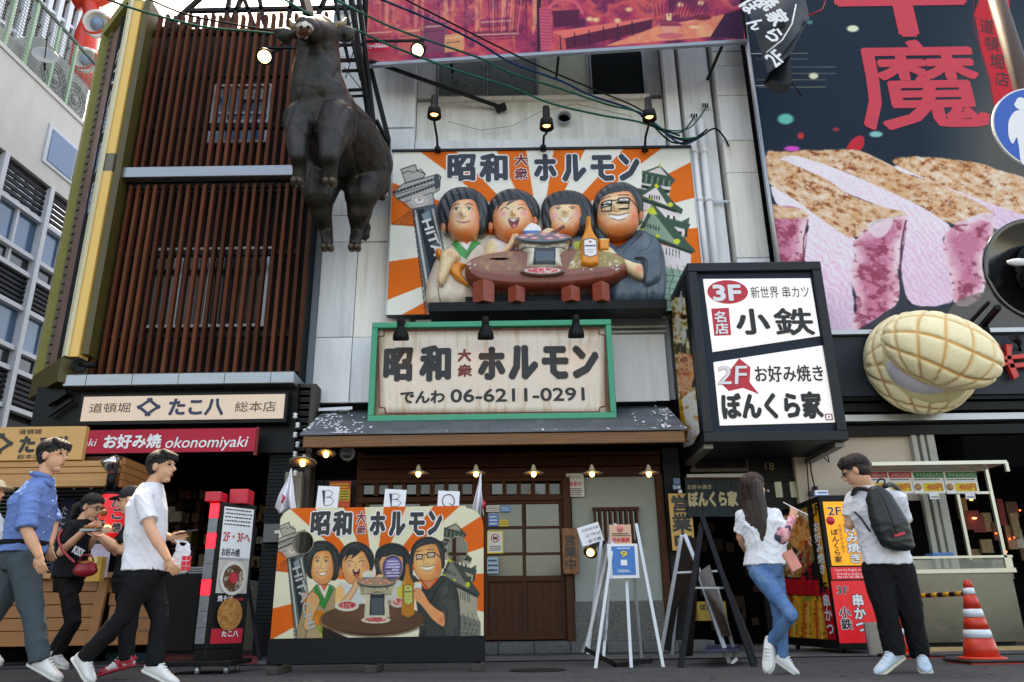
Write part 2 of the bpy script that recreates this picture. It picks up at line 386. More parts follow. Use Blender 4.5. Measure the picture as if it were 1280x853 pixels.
def puff(pl, outline, depth, base, cv, name, parent, cell=0.011, edge=0.09, pw=0.5, smooth=True, k=1.0, M=None, bumpf=None, thick=0.03, flat=None, **kw):
    """carved relief piece: outline (photo pixels) on the plane raised by base, domed by depth, with side walls of its own"""
    pts = crom(outline, 4) if smooth else np.array(outline, float)
    uv = np.array([pl.uv(x, y, base) for x, y in pts])
    u0, v0 = uv.min(0) - cell; u1, v1 = uv.max(0) + cell
    nu = int((u1 - u0) / cell) + 1; nv = int((v1 - v0) / cell) + 1
    U, Vv = np.meshgrid(u0 + np.arange(nu + 1) * cell, v0 + np.arange(nv + 1) * cell); U = U.ravel(); Vv = Vv.ravel()
    ins = inpoly(U, Vv, uv); D = np.full(U.shape, 1e9); NX = np.zeros((len(U), 2))
    for i in range(len(uv)):
        a = uv[i]; d = uv[(i + 1) % len(uv)] - a; t = np.clip(((U - a[0]) * d[0] + (Vv - a[1]) * d[1]) / (d @ d + 1e-12), 0, 1)
        qx = a[0] + t * d[0]; qy = a[1] + t * d[1]; dd = np.hypot(U - qx, Vv - qy); c = dd < D; D[c] = dd[c]; NX[c, 0] = qx[c]; NX[c, 1] = qy[c]
    near = D < cell * 0.72
    sn = near & (~ins | (D < cell * 0.35)); U[sn] = NX[sn, 0]; Vv[sn] = NX[sn, 1]; D[sn] = 0
    keep = ins | sn
    I, J = np.meshgrid(np.arange(nu), np.arange(nv)); a = (J * (nu + 1) + I).ravel(); Fq = np.stack([a, a + 1, a + nu + 2, a + nu + 1], 1)
    t = np.clip(D / edge, 0, 1); h = depth * (1 - (1 - t) ** 2) ** pw
    if bumpf is not None: h = h + bumpf(U, Vv, D)
    Fq = Fq[keep[Fq].all(1)]; used = np.unique(Fq); mp = -np.ones(len(U), int); mp[used] = np.arange(len(used)); Fq = mp[Fq]; U = U[used]; Vv = Vv[used]; h = h[used]
    if len(Fq) == 0: return None
    B3 = pl.p + np.outer(U, pl.u) + np.outer(Vv, pl.v) + pl.n * base
    cols = tolin(cv.sample(proj(B3)), k)
    W3 = B3 + np.outer(h, pl.n)
    # rim down to the board
    ed = {}
    for q in Fq:
        for x in range(4):
            e = (q[x], q[(x + 1) % 4])
            if (e[1], e[0]) in ed: del ed[(e[1], e[0])]
            else: ed[e] = 1
    n0 = len(W3); bv = {}; ex = []; fx = []
    for (x, y) in ed:
        for z in (x, y):
            if z not in bv: bv[z] = n0 + len(ex); ex.append(B3[z] - pl.n * thick)
        fx.append((y, x, bv[x], bv[y]))
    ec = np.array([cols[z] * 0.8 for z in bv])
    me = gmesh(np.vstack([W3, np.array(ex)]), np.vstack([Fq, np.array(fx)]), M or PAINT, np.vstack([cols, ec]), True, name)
    return link(me, name, parent, **kw)
# ================================================================== THE SETTING
YW = 11.4
asph = mat('asphalt', (70, 72, 74), 0.85, spec=.3, var=0.45, scale=22, bump=0.5, bscale=120, dirt=(40, 43, 46), dscale=0.8, damt=0.7, stretch=(1, 3, 1))
conc = mat('kerb_concrete', (92, 92, 90), 0.8, var=0.25, scale=12, bump=0.4, bscale=60, dirt=(48, 50, 50), damt=0.6)
clad = mat('white_cladding', (234, 235, 236), 0.5, var=0.06, scale=2.5, bump=0.05, bscale=30, dirt=(168, 168, 162), dscale=1.6, damt=0.45, stretch=(3, 3, 0.35), dlo=.5, dhi=.8)
clad2 = mat('white_render_stained', (224, 225, 220), 0.6, var=0.10, scale=3, bump=0.1, bscale=50, dirt=(140, 138, 130), dscale=1.2, damt=0.38, stretch=(4, 4, 0.3))
blk = mat('black_steel', (15, 17, 18), 0.5, var=0.2, scale=20, spec=.22)
dkwall = mat('dark_backing_wall', (20, 26, 31), 0.7, var=0.2, scale=4, dirt=(16, 20, 24), damt=0.5, spec=.2)
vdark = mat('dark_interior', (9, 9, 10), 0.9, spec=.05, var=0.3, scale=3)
slatm = mat('oxide_red_slat', (92, 48, 29), 0.7, spec=.15, var=0.14, scale=4, stretch=(1, 1, .3), dirt=(80, 42, 28), dscale=2, damt=.4)
steel = mat('brushed_steel', (150, 155, 160), 0.33, metal=0.75, var=0.12, scale=2, stretch=(.6, 1, 6), dirt=(110, 100, 90), damt=.35)
alu = mat('aluminium_frame', (175, 178, 180), 0.35, metal=0.6, var=0.08)
woodbr = mat('brown_stained_wood', (78, 44, 25), 0.6, spec=.2, var=0.18, scale=5, stretch=(1, 1, 6), wave=((44, 24, 14), 3, 'X', .45), bump=.2, bscale=30)
woodbh = mat('brown_stained_wood_crosswise', (78, 44, 25), 0.6, spec=.2, var=0.18, scale=5, stretch=(.3, 6, 6), wave=((44, 24, 14), 3, 'Z', .45), bump=.2, bscale=30)
woodor = mat('weathered_beam_wood', (142, 96, 58), 0.6, var=0.25, scale=4, stretch=(.5, 6, 6), wave=((70, 42, 26), 2, 'Z', .5), bump=.3, bscale=30)
woodlt = mat('honey_plywood', (158, 102, 54), 0.5, var=0.15, scale=4, stretch=(.5, 6, 6), wave=((140, 88, 46), 2, 'Z', .4))
woodyl = mat('pale_cedar', (190, 142, 88), 0.55, var=0.12, scale=4, stretch=(.5, 6, 6), wave=((168, 120, 70), 2, 'Z', .35))
glassd = mat('dark_window_glass', (26, 32, 34), 0.08, var=0.1, scale=1.5, spec=0.8)
glassb = mat('sky_window_glass', (70, 112, 150), 0.1, var=0.12, scale=.7, spec=0.8)
greyren = mat('grey_green_plaster', (150, 156, 148), 0.8, var=0.1, scale=2, bump=.15, bscale=60, dirt=(110, 115, 108), damt=.4)
beige = mat('beige_render', (206, 190, 172), 0.75, var=0.06, scale=2, bump=.1, bscale=80, dirt=(170, 155, 140), damt=.3)

# ground: one sheet to the horizon, the pavement step in front of the shops
g = MB(); g.add([(-250, -80, 0), (250, -80, 0), (250, 320, 0), (-250, 320, 0)], [(0, 1, 2, 3)], asph); g.obj('road', kind='structure')
g = MB()
xa, xb = P(605, 806, 10.9)[0], P(1010, 806, 10.9)[0]
for i in range(9):
    w = (xb - xa - 1.2) / 9; g2 = MB(); g2.box((xa - 1.2 + i * (w + .13), 10.75, 0.0), (xa - 1.2 + i * (w + .13) + w + .122, 11.4, 0.13 + .002 * (i % 3)), conc)
    if i == 0: pav = bpy.data.objects.new('pavement', None); COL.objects.link(pav); pav['kind'] = 'structure'
    g2.obj('kerb_stone', pav, bevel=.01)
o = one(lambda b: [b.lathe(G(672, 838, .003), [(.25, 0), (.25, .004), (.2, .006), (0.0, .006)], blk, 20)], 'manhole_cover', blk, label='round dark cover flush with the asphalt in front of the easel stand', cat='manhole cover')
# paving joints in the road surface (long slabs near the shop fronts)
PV = bpy.data.objects.new('walkway', None); COL.objects.link(PV); PV['kind'] = 'structure'
conc2, conc3 = mat('slab_dark', (74, 76, 77), .8, var=.3, scale=14, bump=.4, bscale=80, dirt=(44, 46, 48), dscale=2, damt=.6), mat('slab_grey', (84, 84, 82), .8, var=.3, scale=14, bump=.4, bscale=80, dirt=(50, 50, 50), dscale=2.4, damt=.6)
jm = mat('joint_tar', (34, 36, 38), .9, var=.1)
for k in range(26):
    r_ = random.Random(k); x = -6.4 + k * .6; yy = 8.9
    one(lambda b: b.box((x, yy, 0.0), (x + .596, 10.2, .006 + .002 * r_.random()), conc2 if k % 3 else conc3), 'paving_slab', conc2, PV)
for k, yy in enumerate((8.9, 10.2)):
    one(lambda b: b.box((-7, yy, 0.001), (8, yy + .018, .012), jm), 'paving_joint', jm, kind='structure')

b = MB(); r_ = random.Random(12); gm_ = [mat('old_gum', (40, 42, 42), .8), mat('pale_gum', (110, 110, 106), .8)]
for i in range(260):
    y = r_.uniform(5.6, 10.6); x = r_.uniform(-.62, .62) * y; s = r_.uniform(.008, .022); b.prism([(x + math.cos(a) * s * r_.uniform(.8, 1.2), y + math.sin(a) * s, .004 if y < 8.85 else .0085) for a in np.linspace(0, 6.28, 8, endpoint=False)], (0, 0, .0015), gm_[i % 3 == 0])
b.obj('gum_spots', kind='stuff', label='flattened chewing gum spots scattered over the asphalt', cat='gum spots')
# ------------------------------------------------------------------ office building, upper left (obliquely seen)
d0 = np.array([0.095, 1.0, 0]); A0 = P(0, 400, 14.0)
OF = Plane(A0, d0); OF.n = -OF.n if OF.n[0] < 0 else OF.n
def ov(y, x=0): return OF.uv(x, y)[1]
zr = lambda y: ov(y)
ofw = mat('office_panel', (205, 203, 200), .6, var=.04, scale=3, stretch=(1, 1, .3), dirt=(176, 176, 174), damt=.4)
louv = mat('office_louver', (38, 42, 52), .6, spec=.2, var=.1)
ofm = mat('office_mullion', (200, 205, 214), .4, var=.05)
OB = E('office_building', (A0[0], A0[1], 0), 'pale office block with louvre bands and blue windows beyond the yellow framed sign', 'building')
u_l, u_r = -5.0, 9.0
v0 = {k: zr(k) for k in (55, 184, 240, 297, 323, 371, 427, 455, 505)}
b = MB(); b.ubox(OF, 2, (v0[55] + v0[184]) / 2, 14, v0[55] - v0[184], 0, .3, ofw)
b.ubox(OF, 2, v0[55], 14.02, .10, .03, .36, ofw); b.ubox(OF, 2, v0[184], 14.02, .07, .05, .2, ofw); b.obj('wall', OB)
b = MB(); b.ubox(OF, 2, v0[505] / 2 - .5 + (v0[184]) / 2, 14, v0[184] + 1 + 0, -.25, 8, louv); b.obj('body', OB)
bands = [('L', 184, 240), ('W', 240, 297), ('T', 297, 323), ('L', 323, 371), ('W', 371, 427), ('T', 427, 455), ('L', 455, 505)]
um = OF.uv(64, 235)[0]; sp = um - OF.uv(4, 205)[0]
for kind, a, c in bands:
    va, vc = v0[a], v0[c]
    if kind == 'L':
        for i in range(7):
            h = (va - vc) / 7; b = MB(); v = va - h * (i + .5)
            b.ubox(OF, 2, v, 14, h * .62, -.04, .05, louv); b.obj('louvre', OB)
    else:
        for k in range(-2, 5):
            u = um + sp * k
            for q in (0, 1):
                b = MB(); b.ubox(OF, u + sp * (.25 + .5 * q), (va + vc) / 2, sp * .5 - .06, va - vc - .08, -.1, .04, glassb if kind == 'W' else glassd); b.obj('window_pane', OB)
            b = MB(); b.ubox(OF, u + sp * .5, (va + vc) / 2, .06, va - vc, -.03, .1, ofm); b.obj('window_frame', OB)
    b = MB(); b.ubox(OF, 2, vc, 14, .09, .02, .15, ofm); b.obj('sill', OB)
for k in range(-2, 5):
    b = MB(); b.ubox(OF, um + sp * k, (v0[184] + v0[505]) / 2 - 1.5, .12, v0[184] - v0[505] + 3, .06, .2, ofm); b.obj('mullion', OB)
# the rest of the storeys down to the street
b = MB()
for i in range(8): b.ubox(OF, 2, v0[505] - .3 - i * .34, 14, .2, -.05, .06, louv)
b.obj('louvre', OB, kind='stuff')
# punched window in the pale wall
b = MB(); cu, cv_, w, h = OF.frame(57, 165, 88, 210)
u1 = OF.uv(64, 161)[0]; u2 = OF.uv(92, 190)[0] + .9; va = OF.uv(64, 161)[1]; vb = OF.uv(54, 198)[1]
b.ubox(OF, (u1 + u2) / 2, (va + vb) / 2, u2 - u1 + .16, va - vb + .16, .03, .1, ofm); wf = b.obj('window_frame', OB)
for q in (0, 1):
    b = MB(); b.ubox(OF, u1 + (u2 - u1) * (.25 + .5 * q) , (va + vb) / 2, (u2 - u1) / 2 - .05, va - vb, .045, .02, glassb); b.obj('window_pane', OB)
# roof-terrace fence, machines and dish
FN = E('roof_fence', OF.at(0, v0[55]), 'green mesh fence along the roof terrace of the pale office block', 'fence')
grn = mat('pale_green_paint', (150, 180, 150), .5, var=.1)
mesh_m = mat('fence_wire', (120, 130, 128), .5, metal=.5, var=0)
hf = 1.75
for k, x in enumerate((8, 33, 62, 84)):
    u = OF.uv(x, (55 + 0.95 * x))[0]; b = MB(); b.ubox(OF, u, v0[55] + hf / 2, .06, hf, -.05, .06, grn); b.obj('post', FN)
b = MB(); b.ubox(OF, 3, v0[55] + hf, 16, .06, -.04, .06, mat('green_rail', (60, 84, 76), .5)); b.obj('rail', FN)
b = MB()
for i in range(22): b.ubox(OF, 3, v0[55] + hf * (i + .5) / 22, 16, .012, -.06, .01, mesh_m)
for i in range(90): b.ubox(OF, -5 + i * .18, v0[55] + hf / 2, .008, hf, -.065, .008, mesh_m)
b.obj('wire_mesh', FN, kind='stuff')
acm = mat('ac_housing', (150, 154, 154), .5, var=.06)
acd = mat('ac_grille', (90, 94, 96), .6)
def acunit(x, y, w, h, label):
    u, v = OF.uv(x, y, -.6); t = E('air_conditioner', OF.at(u, v0[55], -.6), label, 'air conditioner', 'outdoor units on the office roof terrace')
    b = MB(); b.ubox(OF, u, v0[55] + h / 2, w, h, -.3, .8, acm); b.obj('housing', t, bevel=.02)
    b = MB(); c = OF.at(u + w * .08, v0[55] + h * .5, -.295)
    for r_ in (.12, .22, .32, .4): b.tube([c + OF.u * math.cos(a) * r_ + OF.v * math.sin(a) * r_ for a in np.linspace(0, 6.3, 20)], .012, acd, 5)
    b.obj('fan_grille', t)
    b = MB(); b.lathe(c, [(.09, -.02), (.09, .03), (.0, .05)], acm, 14, OF.n); b.obj('hub', t)
acunit(50, 88, 1.0, 1.35, 'left of the two grey outdoor units with round fans behind the roof fence')
acunit(77, 112, 1.0, 1.3, 'right of the two grey outdoor units with round fans behind the roof fence')
b = MB(); b.mid(acm); c = OF.hit(8, 40, -.9); b.ubox(OF, OF.uv(14, 55, -.9)[0], v0[55] + .55, 2.2, 1.1, -.7, .9, acm)
b.obj('rooftop_duct', label='long pale duct housing lying on the office roof terrace behind the fence', cat='duct', bevel=.04)
t = E('satellite_dish', OF.hit(57, 80), 'white satellite dish fixed to the roof fence of the office block', 'satellite dish')
c = OF.hit(56, 72, .15)
one(lambda b: b.lathe(c, [(.0, .0), (.13, .02), (.25, .06), (.26, .06), (.13, .01), (0, -.01)], acm, 20, (.5, -.8, .35)), 'reflector', acm, t)
one(lambda b: b.bar(c, c + np.array([.25, -.4, .15]), .02, .02, blk), 'feed_arm', blk, t)
one(lambda b: b.bar(c, OF.at(*OF.uv(56, 88)), .04, .04, blk), 'mast', blk, t)

# ------------------------------------------------------------------ tower with white fins, behind
TP = Plane(P(60, 60, 24.0), (0.35, 1, 0)); TP.n = TP.n if TP.n[0] > 0 else -TP.n
TB = E('tower_block', (TP.p[0], TP.p[1], 0), 'tall block with white vertical fins over brown glazing rising behind the office roof', 'building')
brg = mat('brown_glazing', (84, 68, 52), .25, var=.25, scale=1.2)
finw = mat('white_fin', (224, 228, 236), .5, var=.04)
ue = TP.uv(100, 50)[0]
b = MB(); b.ubox(TP, ue - 15, 8, 30, 60, 0, 12, brg); b.obj('wall', TB)
sp_ = None
us = [TP.uv(x, 0)[0] for x in (15, 31, 47, 60, 75, 88, 100, 113)]
st = (us[-1] - us[0]) / 7
for k in range(-4, 8):
    b = MB(); u = us[0] + st * k; b.ubox(TP, u, 8, st * .42, 60, .22, .22, finw); b.obj('fin', TB)
for z in range(24):
    b = MB(); b.ubox(TP, ue - 15, TP.uv(60, 60)[1] - 8 + z * .95, 30, .12, .12, .12, brg if z % 2 else finw); b.obj('glazing_bar', TB)

# ------------------------------------------------------------------ red and white ornament of the big restaurant front behind
t = E('rooftop_ornament', P(102, 80, 17), 'red sculpture piece with round white ringed suckers showing behind the yellow sign', 'sculpture')
redm = mat('glossy_red', (214, 62, 44), .3, var=.1); wht = mat('white_paint', (226, 226, 224), .45, var=.05)
b = MB(); b.tube([P(92, 0, 17), P(112, -6, 17), P(126, 0, 17.1), P(142, -4, 17.2)], [.32, .26, .2, .12], redm, 10); b.tube([P(112, 2, 17), P(116, 20, 17.2), P(108, 45, 17.3), P(104, 75, 17.3), P(99, 105, 17.2)], [.2, .25, .3, .34, .3], redm, 10); b.obj('tentacle', t)
for (x, y, r_) in ((122, 31, .36), (108, 76, .32)):
    c = P(x, y, 16.7); b = MB(); b.lathe(c, [(r_, 0), (r_ * 1.05, .06), (r_ * .8, .08), (r_ * .8, .02), (0, .02)], wht, 22, (.15, -1, -.5)); q = b.obj('sucker', t)
    b = MB(); b.tube([c + np.array([math.cos(a) * r_ * .95, -.08, math.sin(a) * r_ * .95]) for a in np.linspace(0, 6.283, 24)], .035, redm, 6); b.obj('ring', q)
    b = MB(); b.lathe(c + np.array([0, -.03, 0]), [(r_ * .5, 0), (r_ * .45, .05), (0, .06)], mat('lens_blue', (120, 150, 180), .2), 16, (.15, -1, -.5)); b.obj('lens', q)

# ------------------------------------------------------------------ slatted building on the left
LB = E('slatted_building', (P(230, 790, YW)[0], YW, 0), 'dark building faced with oxide red vertical slats above a takoyaki shop', 'building')
YB, YS = 11.5, 10.95
xl = P(118, 460, YS)[0] - .25; xr = P(399, 300, YW)[0]; ztop = P(200, 44, YB)[2]
b = MB(); b.box((xl, YB, P(200, 486, YB)[2]), (xr, 16, ztop), dkwall)
b.box((P(378, 400, 11.0)[0], 11.0, P(300, 470, 11)[2]), (xr - .05, YB - .003, ztop - .1), dkwall); b.obj('wall', LB)
b = MB(); b.box((xl - .35, 10.98, P(200, 486, YB)[2]), (xl - .05, YB + .3, ztop - .05), dkwall); b.obj('side_wall', LB)
for y in (42, 96, 160, 240, 318, 420):    # rails that carry the slats
    z = P(250, y, 11.1)[2]; b = MB(); b.box((xl - .1, 11.04, z - .05), (xr - .25, 11.12, z + .05), blk); b.obj('rail', LB)
zt, zm1, zm2, zb_ = P(200, 20, YS)[2], P(250, 211, 10.9)[2], P(250, 224, 10.9)[2], P(250, 466, YS)[2]
x0_, x1_ = P(113, 462, YS)[0], P(371, 462, YS)[0]
n = 24; slu = None; slats2 = [slatm, mat('faded_red_slat', (106, 60, 40), .75, var=.16, scale=4, stretch=(1, 1, .3), spec=.15, dirt=(84, 40, 24), dscale=1.5, damt=.5), mat('darker_red_slat', (76, 40, 25), .7, var=.14, scale=5, stretch=(1, 1, .3), spec=.15)]; _sr = random.Random(6)
for k in range(n):
    x = x0_ + (x1_ - x0_) * k / (n - 1)
    x += _sr.uniform(-.005, .005); slatm = _sr.choice(slats2)
    b = MB(); b.box((x - .026, YS, zm1 - .02), (x + .026, YS + .09, zt + .02 * (k % 3)), slatm); b.obj('slat', LB)
    slatm = _sr.choice(slats2); b = MB(); b.box((x - .026, YS, zb_), (x + .026, YS + .09, zm2 - .06), slatm); b.obj('slat', LB)
b = MB(); b.box((x0_ - .05, 10.82, zm2), (xr - .3, 10.98, zm1), steel); b.obj('beam', LB, bevel=.01)
b = MB(); b.box((x0_ - .12, 11.0, zm2 - .1), (xr - .3, 11.03, zm2 + .02), blk); b.obj('beam_backing', LB)
zl1, zl2 = P(230, 466, 10.75)[2], P(230, 481, 10.75)[2]
b = MB(); b.box((P(79, 474, 10.75)[0], 10.75, zl2), (P(367, 474, 10.75)[0], 11.45, zl1), steel)
b.obj('ledge', LB, bevel=.012)
for k in range(5):
    x = P(79, 474, 10.75)[0] + (P(367, 474, 10.75)[0] - P(79, 474, 10.75)[0]) * (k + .5) / 5
    b = MB(); b.box((x - .003, 10.746, zl2 + .01), (x + .003, 10.752, zl1 - .01), blk); b.obj('seam', LB)
# windows behind the slats
def win(x0, y0, x1, y1, Y, n, gm, parent, fm=alu, fw=.045, nz=1, lit=None):
    a, c = P(x0, (y0 + y1) / 2, Y)[0], P(x1, (y0 + y1) / 2, Y)[0]; t_, u_ = P((x0 + x1) / 2, y0, Y)[2], P((x0 + x1) / 2, y1, Y)[2]
    b = MB()
    for z in ([t_, u_] + [u_ + (t_ - u_) * k / nz for k in range(1, nz)]): b.box((a - fw, Y - .03, z - fw / 2), (c + fw, Y + .05, z + fw / 2), fm)
    for k in range(n + 1): x = a + (c - a) * k / n; b.box((x - fw / 2, Y - .034, u_), (x + fw / 2, Y + .046, t_), fm)
    f = b.obj('window_frame', parent)
    for k in range(n):
        xx0 = a + (c - a) * k / n + fw / 2; xx1 = a + (c - a) * (k + 1) / n - fw / 2
        for j in range(nz):
            b = MB(); b.box((xx0, Y + .01, u_ + (t_ - u_) * j / nz + fw / 2), (xx1, Y + .02, u_ + (t_ - u_) * (j + 1) / nz - fw / 2), gm[(k + j) % len(gm)] if isinstance(gm, list) else gm); b.obj('pane', f)
    return f
litg = mat('sky_reflection_glass', (120, 160, 185), .2, var=.25, scale=2)  # blue of the reflected sky is put into this glass colour
win(266, 108, 336, 178, 11.42, 4, [litg, glassb], LB, nz=2)
win(188, 312, 333, 408, 11.42, 4, [glassd, mat('warm_glass', (60, 50, 36), .15, var=.5, scale=3)], LB)
b = MB(); b.bpx(300, 112, 330, 124, 11.36, .04, alu); b.bpx(275, 150, 335, 154, 11.36, .04, alu); b.obj('blind', LB)
# parapet truss above
t = E('roof_truss', P(250, 10, 11.2), 'black steel lattice frame on the roof edge above the red slats', 'roof frame')
for (xa_, ya, xb_, yb) in ((210, 34, 262, -12), (236, 14, 470, 9), (280, 40, 290, -20), (286, 40, 308, -20), (320, 38, 300, -15), (196, 38, 250, 30), (330, 30, 322, -15), (360, 30, 367, -15), (395, 25, 412, -15)):
    b = MB(); b.bar(P(xa_, ya, 11.3), P(xb_, yb, 11.3), .07, .07, blk); b.obj('bar', t)
# ------------------------------------------------------------------ shop front below the slats
b = MB(); zu = P(230, 486, 11.2)[2]
b.box((P(60, 500, 11.3)[0], 11.0, P(200, 568, 11.0)[2]), (P(377, 500, 11.2)[0], 11.3, zu), blk)
b.box((P(60, 500, 11.3)[0], 11.3, P(200, 568, 11.0)[2]), (P(377, 500, 11.2)[0], 16, P(200, 568, 11.0)[2] + .1), vdark)
b.box((P(-200, 500, 16)[0], 16, 0), (P(377, 500, 11.2)[0], 16.1, 3), vdark)
b.obj('shop_fascia', LB)
bm_ = mat('black_brick', (24, 28, 30), .6, spec=.2, var=.2, scale=8)
b = MB(); xa, xb = P(331, 640, 11.1)[0], P(377, 640, 11.1)[0]; ztp = P(350, 484, 11.1)[2]
z = 0.0; k = 0
while z < ztp:
    b.box((xa + .002 * (k % 3), 11.1 - .004 * (k % 2), z), (xb, 11.9, min(z + .045, ztp)), bm_); z += .052; k += 1
b.box((xa + .01, 11.12, 0), (xb - .01, 11.8, ztp - .01), vdark)
b.obj('brick_pillar', LB, kind='stuff')
b = MB(); z = P(90, 566, 11.1)[2]; k = 0
while z < P(90, 488, 11.1)[2]:
    b.box((P(82, 520, 11.1)[0], 11.05 - .004 * (k % 2), z), (P(101, 520, 11.1)[0] + .02, 11.4, z + .045), bm_); z += .052; k += 1
b.obj('brick_pier', LB, kind='stuff')
t = E('shop_interior', P(260, 700, 13), 'dim takoyaki shop interior with small warm ceiling lights', 'shop interior')
b = MB(); b.box((P(200, 650, 14)[0], 13.2, 0), (P(330, 650, 14)[0], 14, 1.1), mat('dim_counter', (50, 36, 24), .5)); b.obj('counter', t)
for i in range(6):
    b = MB(); x = P(200 + i * 22, 640, 14.5)[0]; b.box((x, 14.5, 0), (x + .08, 14.6, 2.9), woodbr); b.obj('wall_post', t)
for i in range(4):
    b = MB(); z = 1.3 + i * .4; b.box((P(200, 640, 14.7)[0], 14.7, z), (P(340, 640, 14.7)[0], 14.9, z + .04), woodbr); b.obj('shelf', t)
bulb = mat('warm_bulb', (255, 205, 140), .5, var=0, emit=(255, 196, 120), estr=4)
bulb2 = mat('warm_bulb_soft', (255, 190, 120), .5, var=0, emit=(255, 180, 105), estr=2)
for i, (x, y, Y) in enumerate(((297, 587, 13), (316, 595, 13.5), (240, 596, 14), (215, 610, 14.2), (270, 610, 14.4))):
    b = MB(); b.ell(P(x, y, Y), .035, .035, .02, bulb); b.obj('downlight', t)
r_ = random.Random(21); gcol = [mat('dim_goods_%s' % n_, c_, .7, var=.4, scale=20) for n_, c_ in (('red', (120, 34, 30)), ('tan', (130, 104, 70)), ('paper', (150, 144, 130)), ('brown', (76, 48, 30)))]
for k in range(40):
    sh = k % 4; x = P(200, 640, 14.6)[0] + r_.uniform(.1, 2.4); z = 1.36 + sh * .4; w = r_.uniform(.05, .16); h_ = r_.uniform(.1, .28); b = MB(); b.box((x, 14.5 - r_.uniform(.1, .3), z), (x + w, 14.62, z + h_), gcol[r_.randrange(4)]); b.obj('shelf_item', t)
# red mat on the floor
one(lambda b: b.add([G(170, 836, .006), G(322, 833, .006), G(318, 818, .006), G(196, 818, .006)], [(0, 1, 2, 3)], mat('red_mat', (120, 34, 34), .9, var=.2)), 'door_mat', None, label='dark red mat in the doorway of the takoyaki shop', cat='mat') if False else None
b = MB(); b.prism([G(175, 834, .003), G(322, 831, .003), G(320, 819, .003), G(196, 819, .003)], (0, 0, .012), mat('red_mat', (110, 30, 32), .9, var=.2)); b.obj('door_mat', label='dark red mat on the floor in front of the takoyaki shop doorway', cat='mat')

# ------------------------------------------------------------------ yellow framed sign on the corner
YF = mat('yellow_enamel', (236, 190, 100), .35, var=.03, scale=2); OL = mat('olive_enamel', (150, 148, 84), .4, var=.06); DOL = mat('shaded_olive', (84, 74, 34), .5, var=.1)  # darker olive has the shade of the turned-away side painted in
CRM = mat('cream_edge', (222, 216, 180), .4, var=.04); BRP = mat('brown_sign_face', (128, 98, 90), .45, var=.05)
t = E('corner_sign', P(80, 450, 10.7), 'tall yellow framed brown sign box standing out at the corner beside the red slats', 'sign')
a = P(82, 445, 10.7); bq = P(97, 448, 10.7)
e = np.array([-.72, .69, 0]); e /= np.linalg.norm(e)          # the long face runs back to the left
wl = 1.3; zt = P(160, 2, 10.7)[2]; zb = P(80, 446, 10.7)[2]
a2, b2 = np.array([a[0], a[1], 0]), np.array([bq[0], bq[1], 0]); back = np.array([0, .5, 0])
def col4(pts, z0, z1, M, name, par=t): b_ = MB(); b_.prism([np.array([p[0], p[1], z0]) for p in pts], (0, 0, z1 - z0), M); return b_.obj(name, par)
zc = [P(110, 238, 10.7)[2], P(120, 214, 10.7)[2], P(120, 192, 10.7)[2]]
nrm = np.array([e[1], -e[0], 0]) * -1
if nrm[1] > 0: nrm = -nrm
col4([a2, b2, b2 + (.03, .22, 0), a2 + (.03, .22, 0)], zb, zc[1], YF, 'front_edge'); col4([a2, b2, b2 + (.03, .22, 0), a2 + (.03, .22, 0)], zc[2], zt, YF, 'front_edge')
GYB = mat('grey_band', (104, 100, 84), .5); col4([a2 + (.002, .002, 0), b2 - (.002, -.002, 0), b2 + (.03, .22, 0), a2 + (.03, .22, 0)], zc[1] + .001, zc[2] - .001, GYB, 'band')
col4([b2 + (.031, .02, 0), b2 + (.11, .06, 0), b2 + (.11, .5, 0), b2 + (.031, .5, 0)], zb + .05, zt + .1, DOL, 'side_return')
col4([a2 + nrm * .03 - e * .05, a2 + nrm * .03 + e * .07, a2 + e * .07, a2 - e * .05 + (0.01, .02, 0)], zb, zt, CRM, 'edge_trim')
col4([a2 + e * .07 - nrm * .05, a2 + e * wl - nrm * .05, a2 + e * wl - nrm * .25, a2 + e * .1 - nrm * .25], zb + .05, zt - .1, BRP, 'face')
f0 = a2 + e * (wl - .13)
col4([f0 + nrm * .05, f0 + e * .13 + nrm * .05, f0 + e * .13 - nrm * .3, f0 - nrm * .3], zb - .05, zt, OL, 'frame')
for i in range(44):     # ribbed strip inside the frame
    z = zb + (zt - zb) * i / 44; fb = a2 + e * (wl - .38); col4([fb - nrm * .02, fb + e * .12 - nrm * .02, fb + e * .12 - nrm * .05, fb - nrm * .05], z, z + (zt - zb) / 60, GYB, 'rib')
col4([a2 + e * .07 + nrm * .05, a2 + e * wl + nrm * .05, a2 + e * wl - nrm * .3, a2 + e * .07 - nrm * .3], zt, zt + .2, OL, 'top_frame')
col4([a2 + nrm * .05, a2 + e * wl + nrm * .05, a2 + e * wl - nrm * .3, a2 + (.25, .3, 0)], zb - .38, zb - .02, DOL, 'bottom_frame')
SP = Plane(a2 - nrm * .045, e); SP.n = nrm; SP.u = e if np.dot(np.cross(e, (0, 0, 1)), nrm) > 0 else -e
for i, ch in enumerate('たこ八'):
    b = MB(); put_text(b, SP, ch, None, wht, lift=.02, bold=.02, uvbox=(np.dot(SP.u, e) * .28, (zt - .95 - i * .42), .26, .3)); b.obj('lettering', t)
for i, ch in enumerate('道頓堀'):
    b = MB(); put_text(b, SP, ch, None, mat('pale_blue_print', (150, 165, 190), .5), lift=.02, bold=.02, uvbox=(np.dot(SP.u, e) * .34, (zt - 2.2 - i * .75), .42, .6)); b.obj('lettering', t)
b = MB(); c = P(98, 457, 10.75); b.lathe(c, [(.05, -.1), (.07, -.02), (.11, .05), (.09, .05), (.0, .0)], blk, 14, (.5, -.6, -.1)); b.lathe(c + np.array([.1, .05, .02]), [(.05, -.1), (.05, .12)], blk, 10, (1, .2, 0))
